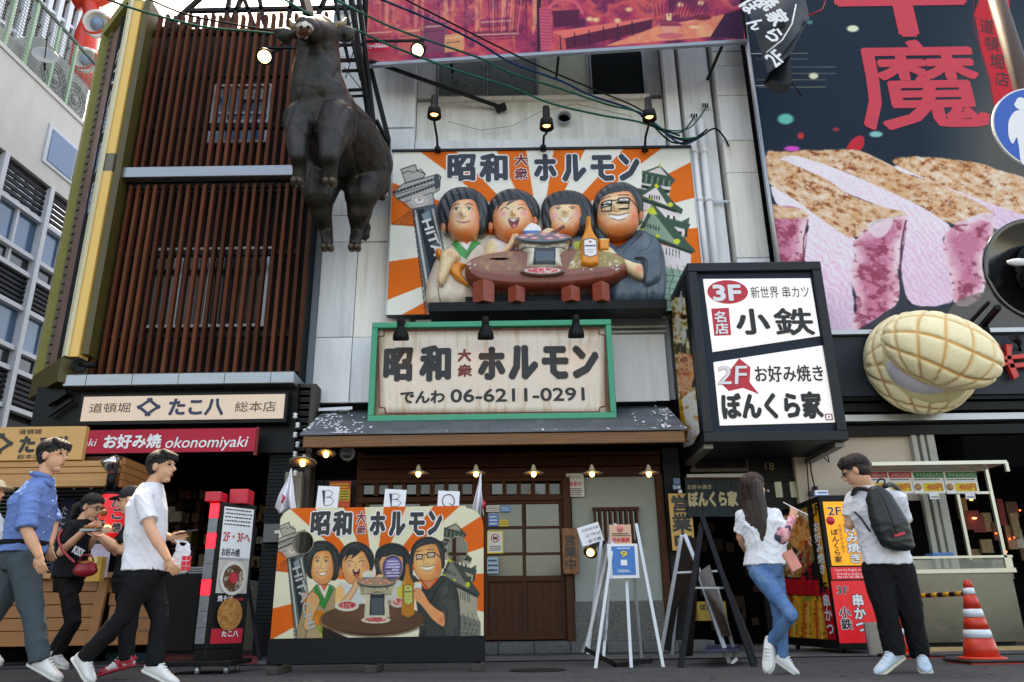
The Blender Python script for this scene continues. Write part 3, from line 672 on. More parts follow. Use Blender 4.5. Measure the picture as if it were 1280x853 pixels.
b.obj('horn_speaker', label='small black loudspeaker under the foot of the yellow framed sign', cat='loudspeaker')
b = MB(); b.bar(P(60, 520, 10.9), P(90, 500, 10.9), .05, .05, blk); b.bar(P(60, 505, 10.9), P(84, 490, 10.9), .09, .09, blk); b.obj('bracket', t)

# ------------------------------------------------------------------ central building
CB = E('central_building', (P(620, 800, YW)[0], YW, 0), 'white clad grill restaurant building in the middle of the row with stacked signs', 'building')
# backing mass
b = MB(); b.box((P(400, 300, YW)[0] + .0, 11.75, P(600, 508, 11.5)[2]), (P(960, 280, YW)[0], 17, 14), clad2)
b.obj('core', CB)
clads = [clad] + [mat('white_cladding_%s' % n_, c_, .5, var=.07, scale=2.5, bump=.08, bscale=20, dirt=d_, dscale=1.3 + k * .5, damt=.6, stretch=(3 + k, 3, 0.3), dlo=.5, dhi=.75) for k, (n_, c_, d_) in enumerate((('greyer', (224, 227, 229), (156, 158, 156)), ('warmer', (234, 231, 224), (164, 156, 142))))]
_pr = random.Random(8)
def panel(x0, y0, x1, y1, Y=YW, th=.3, M=clad, name='cladding_panel', par=CB, bev=.006):
    b = MB(); b.bpx(x0, y0, x1, y1, Y, th, M); return b.obj(name, par, bevel=bev)
def wpanel(xa, xb, za, zb, Y=YW, th=.3, M=clad, name='cladding_panel', par=CB, bev=.006):
    if M is clad: M = _pr.choice(clads); Y = Y + _pr.uniform(-.004, .004)
    b = MB(); b.box((xa, Y, za), (xb, Y + th, zb), M); return b.obj(name, par, bevel=bev)
Xl, Xm = P(389, 500, YW)[0], P(442, 400, YW)[0]; Xe = P(518, 150, YW)[0]
zs = [P(480, y, YW)[2] for y in (503, 421, 302, 269, 160, 70, -60)]
for i in range(len(zs) - 1):
    wpanel(Xl, Xm - .004, zs[i] + .004, zs[i + 1] - .004)
    if i != 0: wpanel(Xm + .004, Xe, zs[i] + .004, zs[i + 1] - .004, YW + (.02 if i % 2 else .0))
wpanel(Xm + .004, P(470, 460, YW)[0] + .2, zs[0] + .004, zs[1] - .004, YW + .01)
wpanel(Xl - .12, Xl - .004, zs[0] + .004, 14, YW + .02, M=mat('blue_grey_trim', (120, 134, 146), .5), name='corner_trim')
wpanel(Xe + .01, P(830, 150, 11.6)[0], P(600, 405, 11.6)[2], P(600, 127, 11.6)[2], 11.6, .14, clad2, 'wall')
wpanel(Xe + .01, P(832, 180, 11.5)[0], P(600, 192, 11.5)[2], P(600, 175, 11.5)[2], 11.5, .09, clad, 'string_course')
wpanel(P(540, 100, 11.6)[0], P(812, 127, 11.56)[0], P(600, 127, 11.56)[2], P(600, 122, 11.56)[2], 11.52, .1, clad, 'window_sill')
wpanel(Xe + .01, P(545, 100, 11.6)[0], P(600, 122, 11.6)[2], P(600, 40, 11.6)[2], 11.6, .14, clad2, 'wall')
wpanel(P(806, 100, 11.6)[0], P(830, 150, 11.6)[0], P(600, 122, 11.6)[2], 14, 11.6, .14, mat('grey_trim', (150, 154, 152), .6, var=.1), 'wall')
frost = mat('frosted_glass', (60, 70, 58), .12, var=.35, scale=8, bump=.4, bscale=120, spec=.8)
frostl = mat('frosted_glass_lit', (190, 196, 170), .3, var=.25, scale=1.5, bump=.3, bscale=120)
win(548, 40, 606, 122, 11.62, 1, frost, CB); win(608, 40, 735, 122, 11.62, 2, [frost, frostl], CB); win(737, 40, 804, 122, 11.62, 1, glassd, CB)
# right pilaster of the central building, downpipes and tiled column
X1, X2, X3, X4 = P(833, 120, YW)[0], P(851, 120, YW)[0], P(892, 140, YW)[0], P(934, 140, YW)[0]
zq = P(860, 330, YW)[2]
wpanel(X1, X2 - .03, zq - 1.2, 14, YW + .05); wpanel(X2 + .03, X3 - .01, zq - 1.2, 14, YW)
ys = (420, 327, 221, 181, 125, 88, 70)
zz = [P(910, y, YW)[2] for y in ys]
for i in range(len(zz) - 1): wpanel(X3 + .06, X4, zz[i] + .005, zz[i + 1] - .005, YW - .12)
wpanel(X3 + .06, X4, zz[-1] + .005, 14, YW - .12)
b = MB()
b.obj if False else None
for k, x in enumerate((872, 884)):
    X = P(x, 230, 11.28)[0]; b = MB(); b.tube([(X, 11.28, P(x, 330, 11.28)[2] - 1), (X, 11.28, P(x, 150, 11.28)[2])], .055, clad, 12)
    for y in (250, 190): z = P(x, y, 11.28)[2]; b.tube([(X, 11.28, z - .04), (X, 11.28, z + .04)], .066, clad, 12)
    b.obj('downpipe', CB)
b = MB(); z = P(870, 250, 11.25)[2]; b.box((P(868, 250, 11.3)[0] - .05, 11.31, z - .02), (P(912, 250, 11.3)[0], 11.33, z + .02), alu); b.obj('pipe_bracket', CB)
b = MB(); c = P(705, 150, 11.58); b.lathe(c, [(.11, -.06), (.13, .1), (.115, .1), (.1, 0)], alu, 22, (0, -1, 0), caps=False); b.lathe(c, [(.1, .0), (0, .001)], vdark, 20, (0, -1, 0)); b.obj('vent_pipe', CB)
# zone below the relief sign
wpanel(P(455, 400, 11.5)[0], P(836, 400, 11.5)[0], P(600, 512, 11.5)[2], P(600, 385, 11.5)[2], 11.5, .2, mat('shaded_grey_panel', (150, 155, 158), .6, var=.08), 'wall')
wpanel(P(765, 460, 11.42)[0], P(834, 460, 11.42)[0], P(800, 502, 11.42)[2], P(800, 418, 11.42)[2], 11.42, .07, clad)
wpanel(P(460, 402, 11.42)[0], P(512, 402, 11.42)[0], P(480, 404, 11.42)[2], P(480, 394, 11.42)[2], 11.42, .07, clad)
for y in (399, 410, 416):
    z = P(700, y, 11.38)[2]; one(lambda b: b.tube([(P(520, 400, 11.38)[0], 11.38, z), (P(832, 400, 11.38)[0], 11.38, z)], .018, clad2, 8), 'conduit', clad2, CB)
wpanel(P(388, 508, 11.45)[0], P(850, 508, 11.45)[0], P(600, 520, 11.45)[2], P(600, 503, 11.45)[2], 11.45, .3, vdark, 'flashing')

# ------------------------------------------------------------------ corrugated awning
AW = E('corrugated_awning', P(610, 545, 10.2), 'grey corrugated metal awning with bird droppings on a brown timber beam', 'awning')
cor = mat('corrugated_metal', (118, 124, 128), .6, metal=.15, var=.2, scale=8, dirt=(52, 56, 60), damt=.5)
ye, yw = 10.2, 11.44; xa, xb = P(375, 545, ye)[0], P(858, 533, ye)[0]; ze = P(615, 540, ye)[2]; zw = P(615, 511, yw)[2]
nx = 480; us_ = np.linspace(xa, xb, nx * 2 + 1); wv = .012 * np.cos(np.arange(nx * 2 + 1) * math.pi / 2.0)
V_ = []; ny = 6
for j in range(ny + 1):
    t_ = j / ny; V_ += [(x, ye + (yw - ye) * t_, ze + (zw - ze) * t_ + w_) for x, w_ in zip(us_, wv)]
V_ = np.array(V_); nn = len(us_); Fq = [(j * nn + i, j * nn + i + 1, (j + 1) * nn + i + 1, (j + 1) * nn + i) for j in range(ny) for i in range(nn - 1)]
me = gmesh(V_, np.array(Fq), cor, None, True, 'roof_sheet'); o = link(me, 'roof_sheet', AW); md = o.modifiers.new('t', 'SOLIDIFY'); md.thickness = .006
b = MB(); b.box((xa + .04, ye + .02, ze - .17), (xb - .03, ye + .1, ze - .02), woodor); b.obj('beam', AW, bevel=.006)
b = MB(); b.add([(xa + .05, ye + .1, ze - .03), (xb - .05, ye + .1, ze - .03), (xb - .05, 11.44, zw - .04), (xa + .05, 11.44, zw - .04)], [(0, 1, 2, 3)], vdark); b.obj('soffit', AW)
b = MB()
for i in range(14): x = xa + .2 + i * (xb - xa - .4) / 13; b.bar((x, ye + .1, ze - .07), (x, 11.43, zw - .09), .04, .06, woodbr)
b.obj('rafters', AW) if False else None
for i in range(14):
    x = xa + .2 + i * (xb - xa - .4) / 13; b = MB(); b.bar((x, ye + .11, ze - .075), (x, 11.43, zw - .085), .04, .06, woodbr); b.obj('rafter', AW)
drop = mat('bird_dropping', (226, 228, 230), .8, var=.1); b = MB(); r_ = random.Random(3)
def dropping(x, t_):
    n = 7; y = ye + (yw - ye) * t_; z = ze + (zw - ze) * t_ + .016; s = r_.uniform(.008, .024)
    b.add([(x + math.cos(a) * s * r_.uniform(.6, 1.3), y + math.sin(a) * s * 2, z + (zw - ze) / (yw - ye) * math.sin(a) * s * 2) for a in np.linspace(0, 6.28, n, endpoint=False)], [tuple(range(n))], drop)
for i in range(200):
    if r_.random() < .62: c = r_.gauss(.055, .05); x = xa + abs(c) * (xb - xa)
    else: x = xb - abs(r_.gauss(.0, .07)) * (xb - xa)
    if r_.random() < .06: x = r_.uniform(xa, xb)
    dropping(x, min(max(r_.gauss(.35 + 0.3 * math.sin(x * 9), .25), .02), .97))
b.obj('droppings', AW, kind='stuff')
b = MB(); b.prism([P(398, 511, 11.3), P(440, 509, 11.3), P(440, 512, 11.2), P(398, 514, 11.2)], (0, .02, .015), drop); b.obj('flashing_strip', AW)

# ------------------------------------------------------------------ restaurant front under the awning
RF = CB; yd = YW
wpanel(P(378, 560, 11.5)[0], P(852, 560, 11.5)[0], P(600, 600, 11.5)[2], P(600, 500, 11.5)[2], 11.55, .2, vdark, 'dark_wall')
for k, (ya_, yb_) in enumerate(((566, 571), (572, 584), (585, 597))):
    panel(447, ya_, 826, yb_, yd - .03 + .02 * (k % 2), .1, woodbh, 'board')
panel(441, 565, 450, 803, yd, .12, woodbr, 'post'); panel(446, 598, 712, 603, yd - .04, .14, woodbh, 'lintel'); panel(446, 620, 706, 627, yd - .04, .14, woodbh, 'lintel')
pan = mat('dim_glass', (70, 78, 72), .15, var=.3, scale=3)
for grp in ((453, 593), (613, 703)):
    n = 8 if grp[0] < 500 else 5
    for k in range(n):
        w = (grp[1] - grp[0]) / n; x0 = grp[0] + k * w
        panel(x0 + 2, 605, x0 + w - 3, 618, yd + .05, .02, pan if (k % 3) else glassd, 'transom_pane', bev=0)
        panel(x0 + w - 3, 603, x0 + w + 2, 620, yd - .01, .1, woodbr, 'glazing_bar', bev=0)
panel(594, 603, 614, 628, yd - .03, .12, woodbr, 'post')
# sliding doors
def door(x0, x1, label_part='door'):
    dr = E('sliding_door', P((x0 + x1) / 2, 800, yd)); dr.parent = CB; dr.location = Vector(dr.location) - CB.location
    def q(a, c, e_, f_, Y, th, M, nm, bev=.004): b_ = MB(); b_.bpx(a, c, e_, f_, Y, th, M); return b_.obj(nm, dr, bevel=bev)
    q(x0, 628, x0 + 5, 800, yd, .06, woodbr, 'stile'); q(x1 - 5, 628, x1, 800, yd, .06, woodbr, 'stile')
    q(x0, 625, x1, 630, yd - .003, .06, woodbh, 'rail'); q(x0, 720, x1, 727, yd - .003, .06, woodbh, 'rail'); q(x0, 793, x1, 800, yd - .003, .06, woodbh, 'rail')
    q(x0 + 2, 726, x1 - 2, 796, yd + .03, .03, woodbr, 'panel'); xm = (x0 + x1) / 2
    q(xm - 2, 628, xm + 2, 795, yd + .002, .05, woodbr, 'muntin')
    for yy in (658, 691): q(x0, yy, x1, yy + 3, yd + .004, .05, woodbh, 'muntin')
    gl = mat('door_glass', (84, 88, 78), .12, var=.35, scale=1.8, spec=.7)
    for (ya2, yb2) in ((630, 658), (661, 691), (694, 720)):
        for (xa2, xb2) in ((x0 + 5, xm - 2), (xm + 2, x1 - 5)): q(xa2, ya2, xb2, yb2, yd + .03, .01, gl, 'pane', 0)
    return dr
door(452, 530); door(529, 606); D3 = door(605, 706)
panel(706, 596, 716, 802, yd - .06, .16, woodbr, 'post'); panel(826, 592, 836, 803, yd - .04, .2, woodbr, 'post')
panel(716, 596, 828, 752, yd + .02, .15, greyren, 'plaster_wall')
peb = mat('pebble_dash', (104, 104, 98), .85, var=.5, scale=40, bump=1, bscale=70); panel(716, 752, 836, 806, yd - .02, .15, peb, 'plinth')
lf = E('lattice_window', P(770, 660, yd)); lf.parent = CB; lf.location = Vector(lf.location) - CB.location
b = MB(); b.bpx(744, 637, 797, 679, yd + .01, .02, glassd); b.obj('pane', lf)
b = MB(); b.bpx(741, 634, 799, 638, yd - .05, .06, woodbr); b.obj('frame', lf)
b = MB(); b.bpx(741, 676, 799, 680, yd - .05, .06, woodbr); b.obj('frame', lf)
for k in range(9): x = 743 + k * 6.6; b = MB(); b.bpx(x, 636, x + 3, 684 if k % 2 else 680, yd - .07, .03, woodbr); b.obj('bar', lf)
wpanel(P(440, 803, yd)[0], P(836, 803, yd)[0], .0, .14, yd - .05, .3, conc, 'threshold')
b = MB(); xa, xb = P(380, 700, YW)[0], P(834, 700, YW)[0]; zc_ = P(600, 545, 11.5)[2]
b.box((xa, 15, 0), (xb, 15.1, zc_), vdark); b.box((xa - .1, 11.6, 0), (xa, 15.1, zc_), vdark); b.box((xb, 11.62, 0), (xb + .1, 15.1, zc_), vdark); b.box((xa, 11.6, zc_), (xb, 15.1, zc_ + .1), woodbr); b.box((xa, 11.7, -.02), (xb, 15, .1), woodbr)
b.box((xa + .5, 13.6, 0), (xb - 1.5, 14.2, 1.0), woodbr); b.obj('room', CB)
for k in range(4): b = MB(); b.lathe((xa + .7 + k * 1.05, 13, 2.3), [(.02, .1), (.14, 0), (.13, 0), (0, .04)], blk, 14); b.ell((xa + .7 + k * 1.05, 13, 2.28), .035, .035, .04, bulb2); b.obj('inner_lamp', CB)
# dark timber wall and fuse boxes left of the doors
for k in range(6): panel(377 + k * 11, 600, 387 + k * 11, 806, 11.46 + .01 * (k % 2), .1, mat('charred_board', (34, 30, 27), .7, var=.3, stretch=(4, 4, .5)), 'board')
panel(362, 480, 384, 806, 11.1, .3, mat('weathered_post', (74, 70, 64), .8, var=.3, stretch=(4, 4, .4)), 'post')
panel(352, 590, 374, 700, 10.9, .12, mat('whitewashed_post', (150, 145, 132), .8, var=.25, dirt=(60, 56, 50), damt=.8, stretch=(2, 2, .5)), 'post')
b = MB(); b.bpx(329, 655, 356, 678, 11.0, .2, mat('grey_box_metal', (92, 92, 90), .5)); b.bpx(343, 663, 356, 667, 10.995, .02, wht); b.lathe(P(350, 673, 10.99), [(.02, 0), (.02, .03)], blk, 10, (0, -1, 0)); b.obj('meter_box', label='small grey metal box on the black brick pillar left of the painted board', cat='box', bevel=.004)
# clutter of insulators and wires at the beam end
b = MB()
for k in range(7): c = P(369 + (k % 2) * 3, 520 + k * 12, 10.8); b.lathe(c, [(.02, -.04), (.035, -.02), (.02, 0), (.035, .02), (.02, .04)], wht, 10)
b.obj('insulator', label='white ceramic insulators strung down the old post at the awning end', cat='insulators', kind='stuff')

# ------------------------------------------------------------------ doorway right of the restaurant
DW = E('stair_entrance', (P(900, 800, YW)[0], YW, 0), 'dark stair entrance below the big square lightbox with a door curtain', 'entrance')
panel(836, 560, 858, 803, YW - .06, .3, blk, 'post', DW); panel(858, 592, 948, 598, YW, .1, alu, 'rail', DW)
b = MB(); b.box((P(836, 700, YW)[0], 13.5, 0), (P(1010, 700, YW)[0], 13.6, 3.2), vdark); b.box((P(836, 700, YW)[0], YW, P(900, 556, YW)[2]), (P(1080, 700, YW)[0], 13.6, P(900, 500, YW)[2]), vdark); b.obj('inner_wall', DW)
panel(948, 562, 1008, 803, YW, .12, blk, 'panel', DW); win(866, 566, 934, 588, YW + .05, 1, mat('dim_warm_glass', (40, 38, 30), .12, var=.6, scale=4), DW, mat('grey_frame', (96, 92, 84), .6), .05)
for x in (969, 988):
    panel(x, 602, x + 9, 622, YW - .02, .05, mat('cream_pane', (200, 196, 170), .5, var=.2), 'pane', DW)  # two small cream coloured panes without emission
panel(953, 598, 1003, 602, YW - .03, .06, blk, 'transom', DW); b = MB(); b.ell(P(960, 614, YW - .05), .02, .02, .02, wht); b.obj('knob', DW)
text(Plane((0, YW - .005, 0)), '18', (956, 579, 967, 588), mat('gold_leaf', (150, 140, 100), .4), DW, lift=.02)
r_ = random.Random(5)
for k in range(26):   # notices pinned deep inside
    x = r_.uniform(875, 945); y = r_.uniform(645, 780); panel(x, y, x + r_.uniform(5, 14), y + r_.uniform(6, 16), 13.3 + .01 * k, .01, mat('old_notice%s' % (k % 3), [(60, 44, 34), (46, 40, 34), (70, 30, 28)][k % 3], .8, var=.4, scale=20), 'notice', DW, bev=0)
for (x, y) in ((880, 573), (897, 575), (910, 575)): b = MB(); b.ell(P(x, y, YW + .3), .015, .015, .015, bulb); b.obj('lamp', DW)

# ------------------------------------------------------------------ building on the right
RB = E('corner_shop_building', (P(1150, 800, 11.2)[0], 11.2, 0), 'right hand building carrying the meat billboard over a dark fascia and beige wall', 'building')
xr0 = P(1006, 650, 11.3)[0]
panel(1006, 545, 1172, 806, 11.3, .3, beige, 'wall', RB)
panel(1102, 626, 1158, 700, 11.27, .05, vdark, 'window', RB)
for (x, w_) in ((1163, 7), (1174, 6), (1183, 10)): panel(x, 540, x + w_, 806, 11.2, .15, mat('pale_steel_post', (170, 168, 158), .5, var=.1), 'post', RB)
b = MB(); b.box((P(1043, 430, 11.0)[0] - .6, 10.95, P(1150, 494, 10.95)[2]), (9.5, 11.4, P(1150, 420, 10.95)[2]), mat('slate_fascia', (40, 46, 54), .5, spec=.3, var=.1)); b.obj('fascia', RB)
for k, (ya_, yb_, c_) in enumerate(((494, 500, 'blk'), (502, 512, 'blk'), (515, 523, 'g'), (528, 540, 'blk'))):
    b = MB(); b.box((P(1043, 430, 11.0)[0] - .6, 11.0 + .06 * k, P(1150, yb_, 11)[2]), (9.5, 11.5, P(1150, ya_, 11)[2]), blk if c_ == 'blk' else alu); b.obj('trim', RB)
b = MB(); b.box((xr0, 9.9, P(1150, 548, 10.8)[2]), (9.5, 11.3, P(1150, 544, 10.8)[2]), mat('soffit_panel', (120, 116, 108), .7)); b.obj('soffit', RB) if False else None
b = MB(); b.box((P(1172, 650, 11.3)[0], 12.5, 0), (9.5, 12.6, 4), vdark); b.box((P(1190, 560, 11.3)[0], 11.0, P(1200, 585, 11)[2]), (9.5, 12.5, P(1200, 545, 11)[2]), vdark)
b.obj('dark_recess', RB)
b = MB(); b.box((P(1006, 500, 11.5)[0] - .5, 11.6, P(1100, 545, 11.5)[2]), (9.5, 16, 13), dkwall); b.obj('upper_wall', RB)
r_ = random.Random(31)
for k in range(30):
    x = r_.uniform(1196, 1290); y = r_.uniform(600, 800); w = r_.uniform(6, 22); panel(x, y, x + w, y + r_.uniform(8, 34), 12.4 - .004 * k, .05, gcol[r_.randrange(4)], 'stored_item', RB, bev=0)
for (x, y, w_, c_) in ((1214, 625, 5, 0), (1218, 648, 8, 0), (1262, 674, 3, 1), (1268, 672, 3, 1), (1258, 690, 3, 1), (1245, 667, 2, 1), (1275, 638, 3, 1)):
    b = MB(); b.ell(P(x, y, 12.3), .012 + .006 * w_ * (1 - c_) * .5, .01, .012, bulb2 if c_ == 0 else mat('red_lamp', (255, 80, 50), .5, emit=(255, 70, 40), estr=3)); b.obj('indicator_light', RB)
b = MB(); b.tube([P(1010, 568, 11.25), P(1018, 575, 11.2), P(1028, 570, 11.2), P(1036, 578, 11.2), P(1034, 566, 11.2), P(1040, 560, 11.2)], .012, blk, 6)
b.tube([P(1012, 572, 11.25), P(1014, 590, 11.2), P(1022, 625, 11.2)], .01, blk, 6); b.tube([P(1008, 572, 11.25), P(1010, 600, 11.2), P(1012, 625, 11.2)], .008, blk, 6)
b.obj('loose_cable', label='thin black cables dangling on the beige wall above the menu box', cat='cable')
# ================================================================== SIGNS
INK = mat('ink_black', (17, 19, 21), .45, var=.05); RED = mat('print_red', (206, 30, 52), .4, var=.04); MAR = mat('maroon_ink', (120, 32, 36), .5, var=.1)
WHT = mat('print_white', (232, 234, 236), .45, var=.03); NAVY = mat('navy_ink', (34, 44, 80), .45, var=.05); GOLD = mat('gold_print', (176, 160, 120), .5, var=.05)
FRM = mat('charcoal_frame', (28, 35, 39), .45, spec=.3, var=.12, scale=6, dirt=(70, 76, 80), dscale=14, damt=.25, dlo=.6)
blk2 = mat('matt_black_metal', (19, 21, 23), .6, spec=.2, var=.2)
CR, ORG = (234, 232, 214), (238, 104, 28)
def food(cv, pts, cols, sc, seed, al=1.0, smooth=False):
    """mottled printed food: palette picked by layered noise inside a polygon"""
    p = cv.T(pts); p = crom(p) if smooth else p; w = cv._win(p); X, Y = cv.X[w], cv.Y[w]; m = inpoly(X, Y, p).astype(float) * al
    n = vnoise(X, Y, seed, 5, sc); n = np.clip((n - .28) / .44, 0, .999) * (len(cols) - 1); i = n.astype(int); f = (n - i)[..., None]
    C = np.array(cols, float) / 255; c = C[i] * (1 - f) + C[np.minimum(i + 1, len(cols) - 1)] * f
    cv.a[w] = cv.a[w] * (1 - m[..., None]) + c * m[..., None]
# ---------- the family picture, used as carved relief (upper sign) and as a flat painting (pavement board)
def art_background(cv, flat):
    cv.a[:] = np.array(CR) / 255
    c = (675, 300)
    B = [((524, 189), (570, 189)), ((621, 189), (658, 189)), ((692, 188), (731, 188)), ((778, 188), (824, 188)), ((865, 202), (869, 247)), ((873, 285), (878, 332)), ((492, 229), (490, 281)), ((487, 327), (485, 375)), ((505, 392), (560, 400))]
    for p, q in B:
        s = 1.3; e = lambda a: (c[0] + (a[0] - c[0]) * s, c[1] + (a[1] - c[1]) * s); cv.poly([c, e(p), e(q)], ORG)
    K, G1, G2, G3 = (38, 46, 52), (176, 172, 168), (120, 124, 126), (66, 76, 82)
    # latticed tower with a clock
    cv.poly([(516, 262), (546, 256), (568, 392), (534, 392)], (84, 100, 108)); cv.poly([(521, 262), (530, 261), (562, 392), (548, 392)], K)
    cv.line([(519, 264), (540, 392)], 2.4, (206, 204, 198)); cv.line([(541, 262), (570, 392)], 2.4, (200, 198, 192)); cv.line([(516, 262), (532, 392)], 1.4, K)
    cv.poly([(526, 268), (538, 264), (550, 392 - 90), (536, 305)], (52, 62, 70)); cv.poly([(527, 268), (537, 263), (540, 275), (530, 276)], (126, 150, 160))
    cv.line([(490, 281), (512, 265)], .8, K); cv.line([(490, 281), (520, 281)], .8, K)
    for k in range(5): cv.line([(500 + k * 4, 280), (512 + k * 2, 264)], .7, K)
    cv.poly([(491, 240), (504, 230), (547, 218), (550, 221), (551, 229), (549, 238), (541, 242), (543, 256), (514, 262), (508, 254), (498, 250), (492, 245)], G1); cv.line([(491, 240), (504, 230), (547, 218), (551, 221), (549, 238), (541, 242), (543, 256), (514, 262), (498, 250), (491, 243), (491, 240)], 1.1, K)
    for (a, b, w_) in (((493, 241), (543, 224), 3.0), ((499, 248), (543, 232), 3.0)):
        cv.line([a, b], w_, K)
        for k in range(12): t = (k + .5) / 12; cv.line([(a[0] + (b[0] - a[0]) * t, a[1] + (b[1] - a[1]) * t - 1.4), (a[0] + (b[0] - a[0]) * t + .7, a[1] + (b[1] - a[1]) * t + 1.4)], .7, G1)
    cv.line([(492, 244), (545, 229)], .8, K); cv.line([(505, 253), (540, 241)], 1.0, G3); cv.poly([(542, 219), (549, 219), (550, 234), (544, 238)], G3)
    cv.poly([(501, 212), (519, 206), (522, 214), (531, 217), (530, 222), (507, 229)], G1); cv.line([(501, 212), (519, 206), (522, 214), (531, 217), (530, 222), (507, 229), (501, 212)], 1.2, K); cv.line([(503, 217), (511, 214), (518, 216)], 1, K); cv.line([(520, 214), (526, 212), (531, 218)], 1.4, K)
    cv.ell(524, 251, 10.5, 7.6, (206, 202, 196)); cv.ell(524, 251, 8, 5.6, K, soft=.2); cv.ell(524, 251, 7.2, 4.9, (226, 214, 210)); cv.line([(523, 248), (524, 251), (527, 249)], .9, K)
    # castle keep
    GR, GL, YE, WA = (58, 84, 70), (128, 150, 134), (196, 204, 60), (212, 204, 204)
    if flat: GR, GL, WA = (70, 76, 74), (126, 126, 120), (168, 162, 152)
    K2 = (30, 44, 38)
    cv.poly([(804, 300), (864, 316), (863, 335), (870, 345), (872, 400), (815, 400)], WA)
    food(cv, [(818, 330), (868, 342), (872, 400), (815, 400)], [GL, (136, 168, 152) if not flat else (124, 126, 122), (150, 176, 160) if not flat else (110, 112, 110)], 6, 3)
    for k in range(6): cv.line([(822 + k * 8, 332), (824 + k * 9, 345), (820 + k * 8, 362), (826 + k * 9, 392)], .8, K2, .8)
    for k in range(6): cv.line([(818, 342 + k * 8), (842, 345 + k * 8), (868, 349 + k * 8)], .7, K2, .7)
    cv.poly([(801, 292), (800, 283), (845, 280), (862, 272), (858, 298)], (70, 92, 80)); cv.poly([(808, 292), (845, 272), (860, 282), (854, 298), (836, 300)], WA)
    for (x, y, w_, h_) in ((826, 268, 3, 8), (834, 271, 3, 8), (841, 273, 3, 8), (848, 292, 4, 9), (856, 290, 3, 9)): cv.poly([(x, y - 3), (x + w_, y - 2), (x + w_, y + h_ - 3), (x, y + h_ - 4)], K2)
    cv.poly([(800, 262), (850, 272), (854, 262), (838, 250), (806, 250)], WA)
    cv.poly([(803, 215), (841, 224), (836, 246), (801, 236)], WA); cv.poly([(803, 213), (844, 225), (838, 234), (802, 229)], GR)
    for k in range(10): cv.line([(805 + k * 3.6, 216 + k), (803.5 + k * 3.6, 227 + k * .8)], 1, (150, 166, 156) if k % 2 else K2)
    cv.poly([(802, 231), (838, 238), (836, 242), (802, 235)], K2); cv.poly([(801, 216), (825, 207), (845, 226), (838, 226)], GR); cv.poly([(810, 215), (825, 209), (834, 220)], WA); cv.line([(825, 205), (825, 209)], 1.6, YE)
    def gable(tip, l, r_, th):
        cv.poly([tip, r_, (r_[0] - 4, r_[1] + 4), (l[0], l[1] + 5), l], GR); cv.poly([(tip[0], tip[1] + th), (r_[0] - th * 2.1, r_[1] - th * .7), (l[0] + 4, l[1] - 1)], WA if tip[1] < 250 else GL)
        cv.line([tip, r_], 2.6, GR); cv.line([tip, (l[0], l[1])], 2.2, GR); cv.line([(l[0], l[1] + 3), (r_[0] - 3, r_[1] + 2)], 2.6, K2)
    cv.poly([(790, 234), (822, 240), (854, 262), (852, 268), (796, 250)], GR)
    gable((820, 228), (799, 246), (848, 262), 6); cv.poly([(818, 232), (821, 229), (824, 234), (820, 236)], YE); cv.ell(838, 256, 3.5, 3, YE); cv.ell(813, 248, 2.5, 2, YE)
    for k in range(5): cv.line([(812 + k * 3, 244 + k * .5), (812 + k * 3, 248 + k * .5)], 1.5, K2)
    cv.poly([(824, 270), (863, 280), (860, 288), (830, 280)], GR)
    gable((816, 256), (799, 290), (868, 314), 9); cv.poly([(808, 264), (816, 258), (822, 268), (813, 268)], YE); cv.ell(846, 302, 4.5, 3.5, YE); cv.ell(822, 295, 2.6, 2.2, YE); cv.ell(802, 288, 3, 2, YE)
    for k in range(7): cv.line([(803 + k * 3.4, 278 + k * 1.1), (803 + k * 3.4, 282 + k * 1.1)], 1.6, K2)
    for k in range(5): cv.line([(833 + k * 4, 310 + k * 1), (833 + k * 4, 318 + k * 1)], 1.1, K2)
SK, SKS, RDS, HAIR, HAI2 = (236, 190, 150), (206, 128, 84), (214, 110, 70), (42, 48, 52), (96, 104, 110)
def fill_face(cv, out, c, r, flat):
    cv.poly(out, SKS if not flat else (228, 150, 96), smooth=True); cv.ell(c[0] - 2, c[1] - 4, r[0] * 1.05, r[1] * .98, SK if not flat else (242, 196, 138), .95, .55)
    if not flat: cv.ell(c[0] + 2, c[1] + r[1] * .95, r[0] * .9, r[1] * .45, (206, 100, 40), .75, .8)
def strands(cv, pts_list, col, w_=.9, al=.7):
    for p in pts_list: cv.line(p, w_, col, al, True)
EYE = (46, 44, 50)
WOMAN_H = [(546, 265), (549, 253), (556, 243), (566, 237), (578, 235), (592, 237), (604, 245), (611, 256), (612, 273), (609, 288), (601, 296), (580, 290), (559, 293), (550, 282)]
WOMAN_F = [(560, 279), (562, 265), (568, 254), (582, 250), (593, 252), (598, 262), (600.5, 278), (598, 291), (591, 299), (580, 302), (568.6, 298), (560.5, 289)]
BOY_H = [(611, 268), (612, 254), (622, 243), (637, 237), (653, 239), (668, 248), (675, 262), (673, 276), (664, 280), (640, 268), (618, 280)]
BOY_F = [(616, 278), (617, 265), (624, 256), (636, 251), (653, 251), (661, 260), (667, 275), (664, 287), (654, 295), (642, 300), (631, 301), (621, 293)]
GIRL_H = [(677, 278), (677, 257), (684, 246), (699, 240), (713, 239), (727, 243), (738, 253), (744, 270), (745, 290), (736, 299), (705, 290), (684, 294)]
GIRL_F = [(685, 266), (690, 258), (706, 256), (721, 256), (727, 261), (728, 273), (724, 288), (716, 296), (704.6, 297.5), (693, 292), (686, 278)]
MAN_H = [(741, 262), (743, 248), (750, 238), (762, 231), (778, 229), (792, 234), (801, 244), (804, 259), (801, 278), (780, 265), (750, 272)]
MAN_F = [(747, 272), (748, 257), (754, 247), (767, 242), (785, 240), (792, 247), (796.5, 260), (798.5, 275), (796.5, 286), (786.6, 293), (772, 297), (759, 293), (750, 283)]
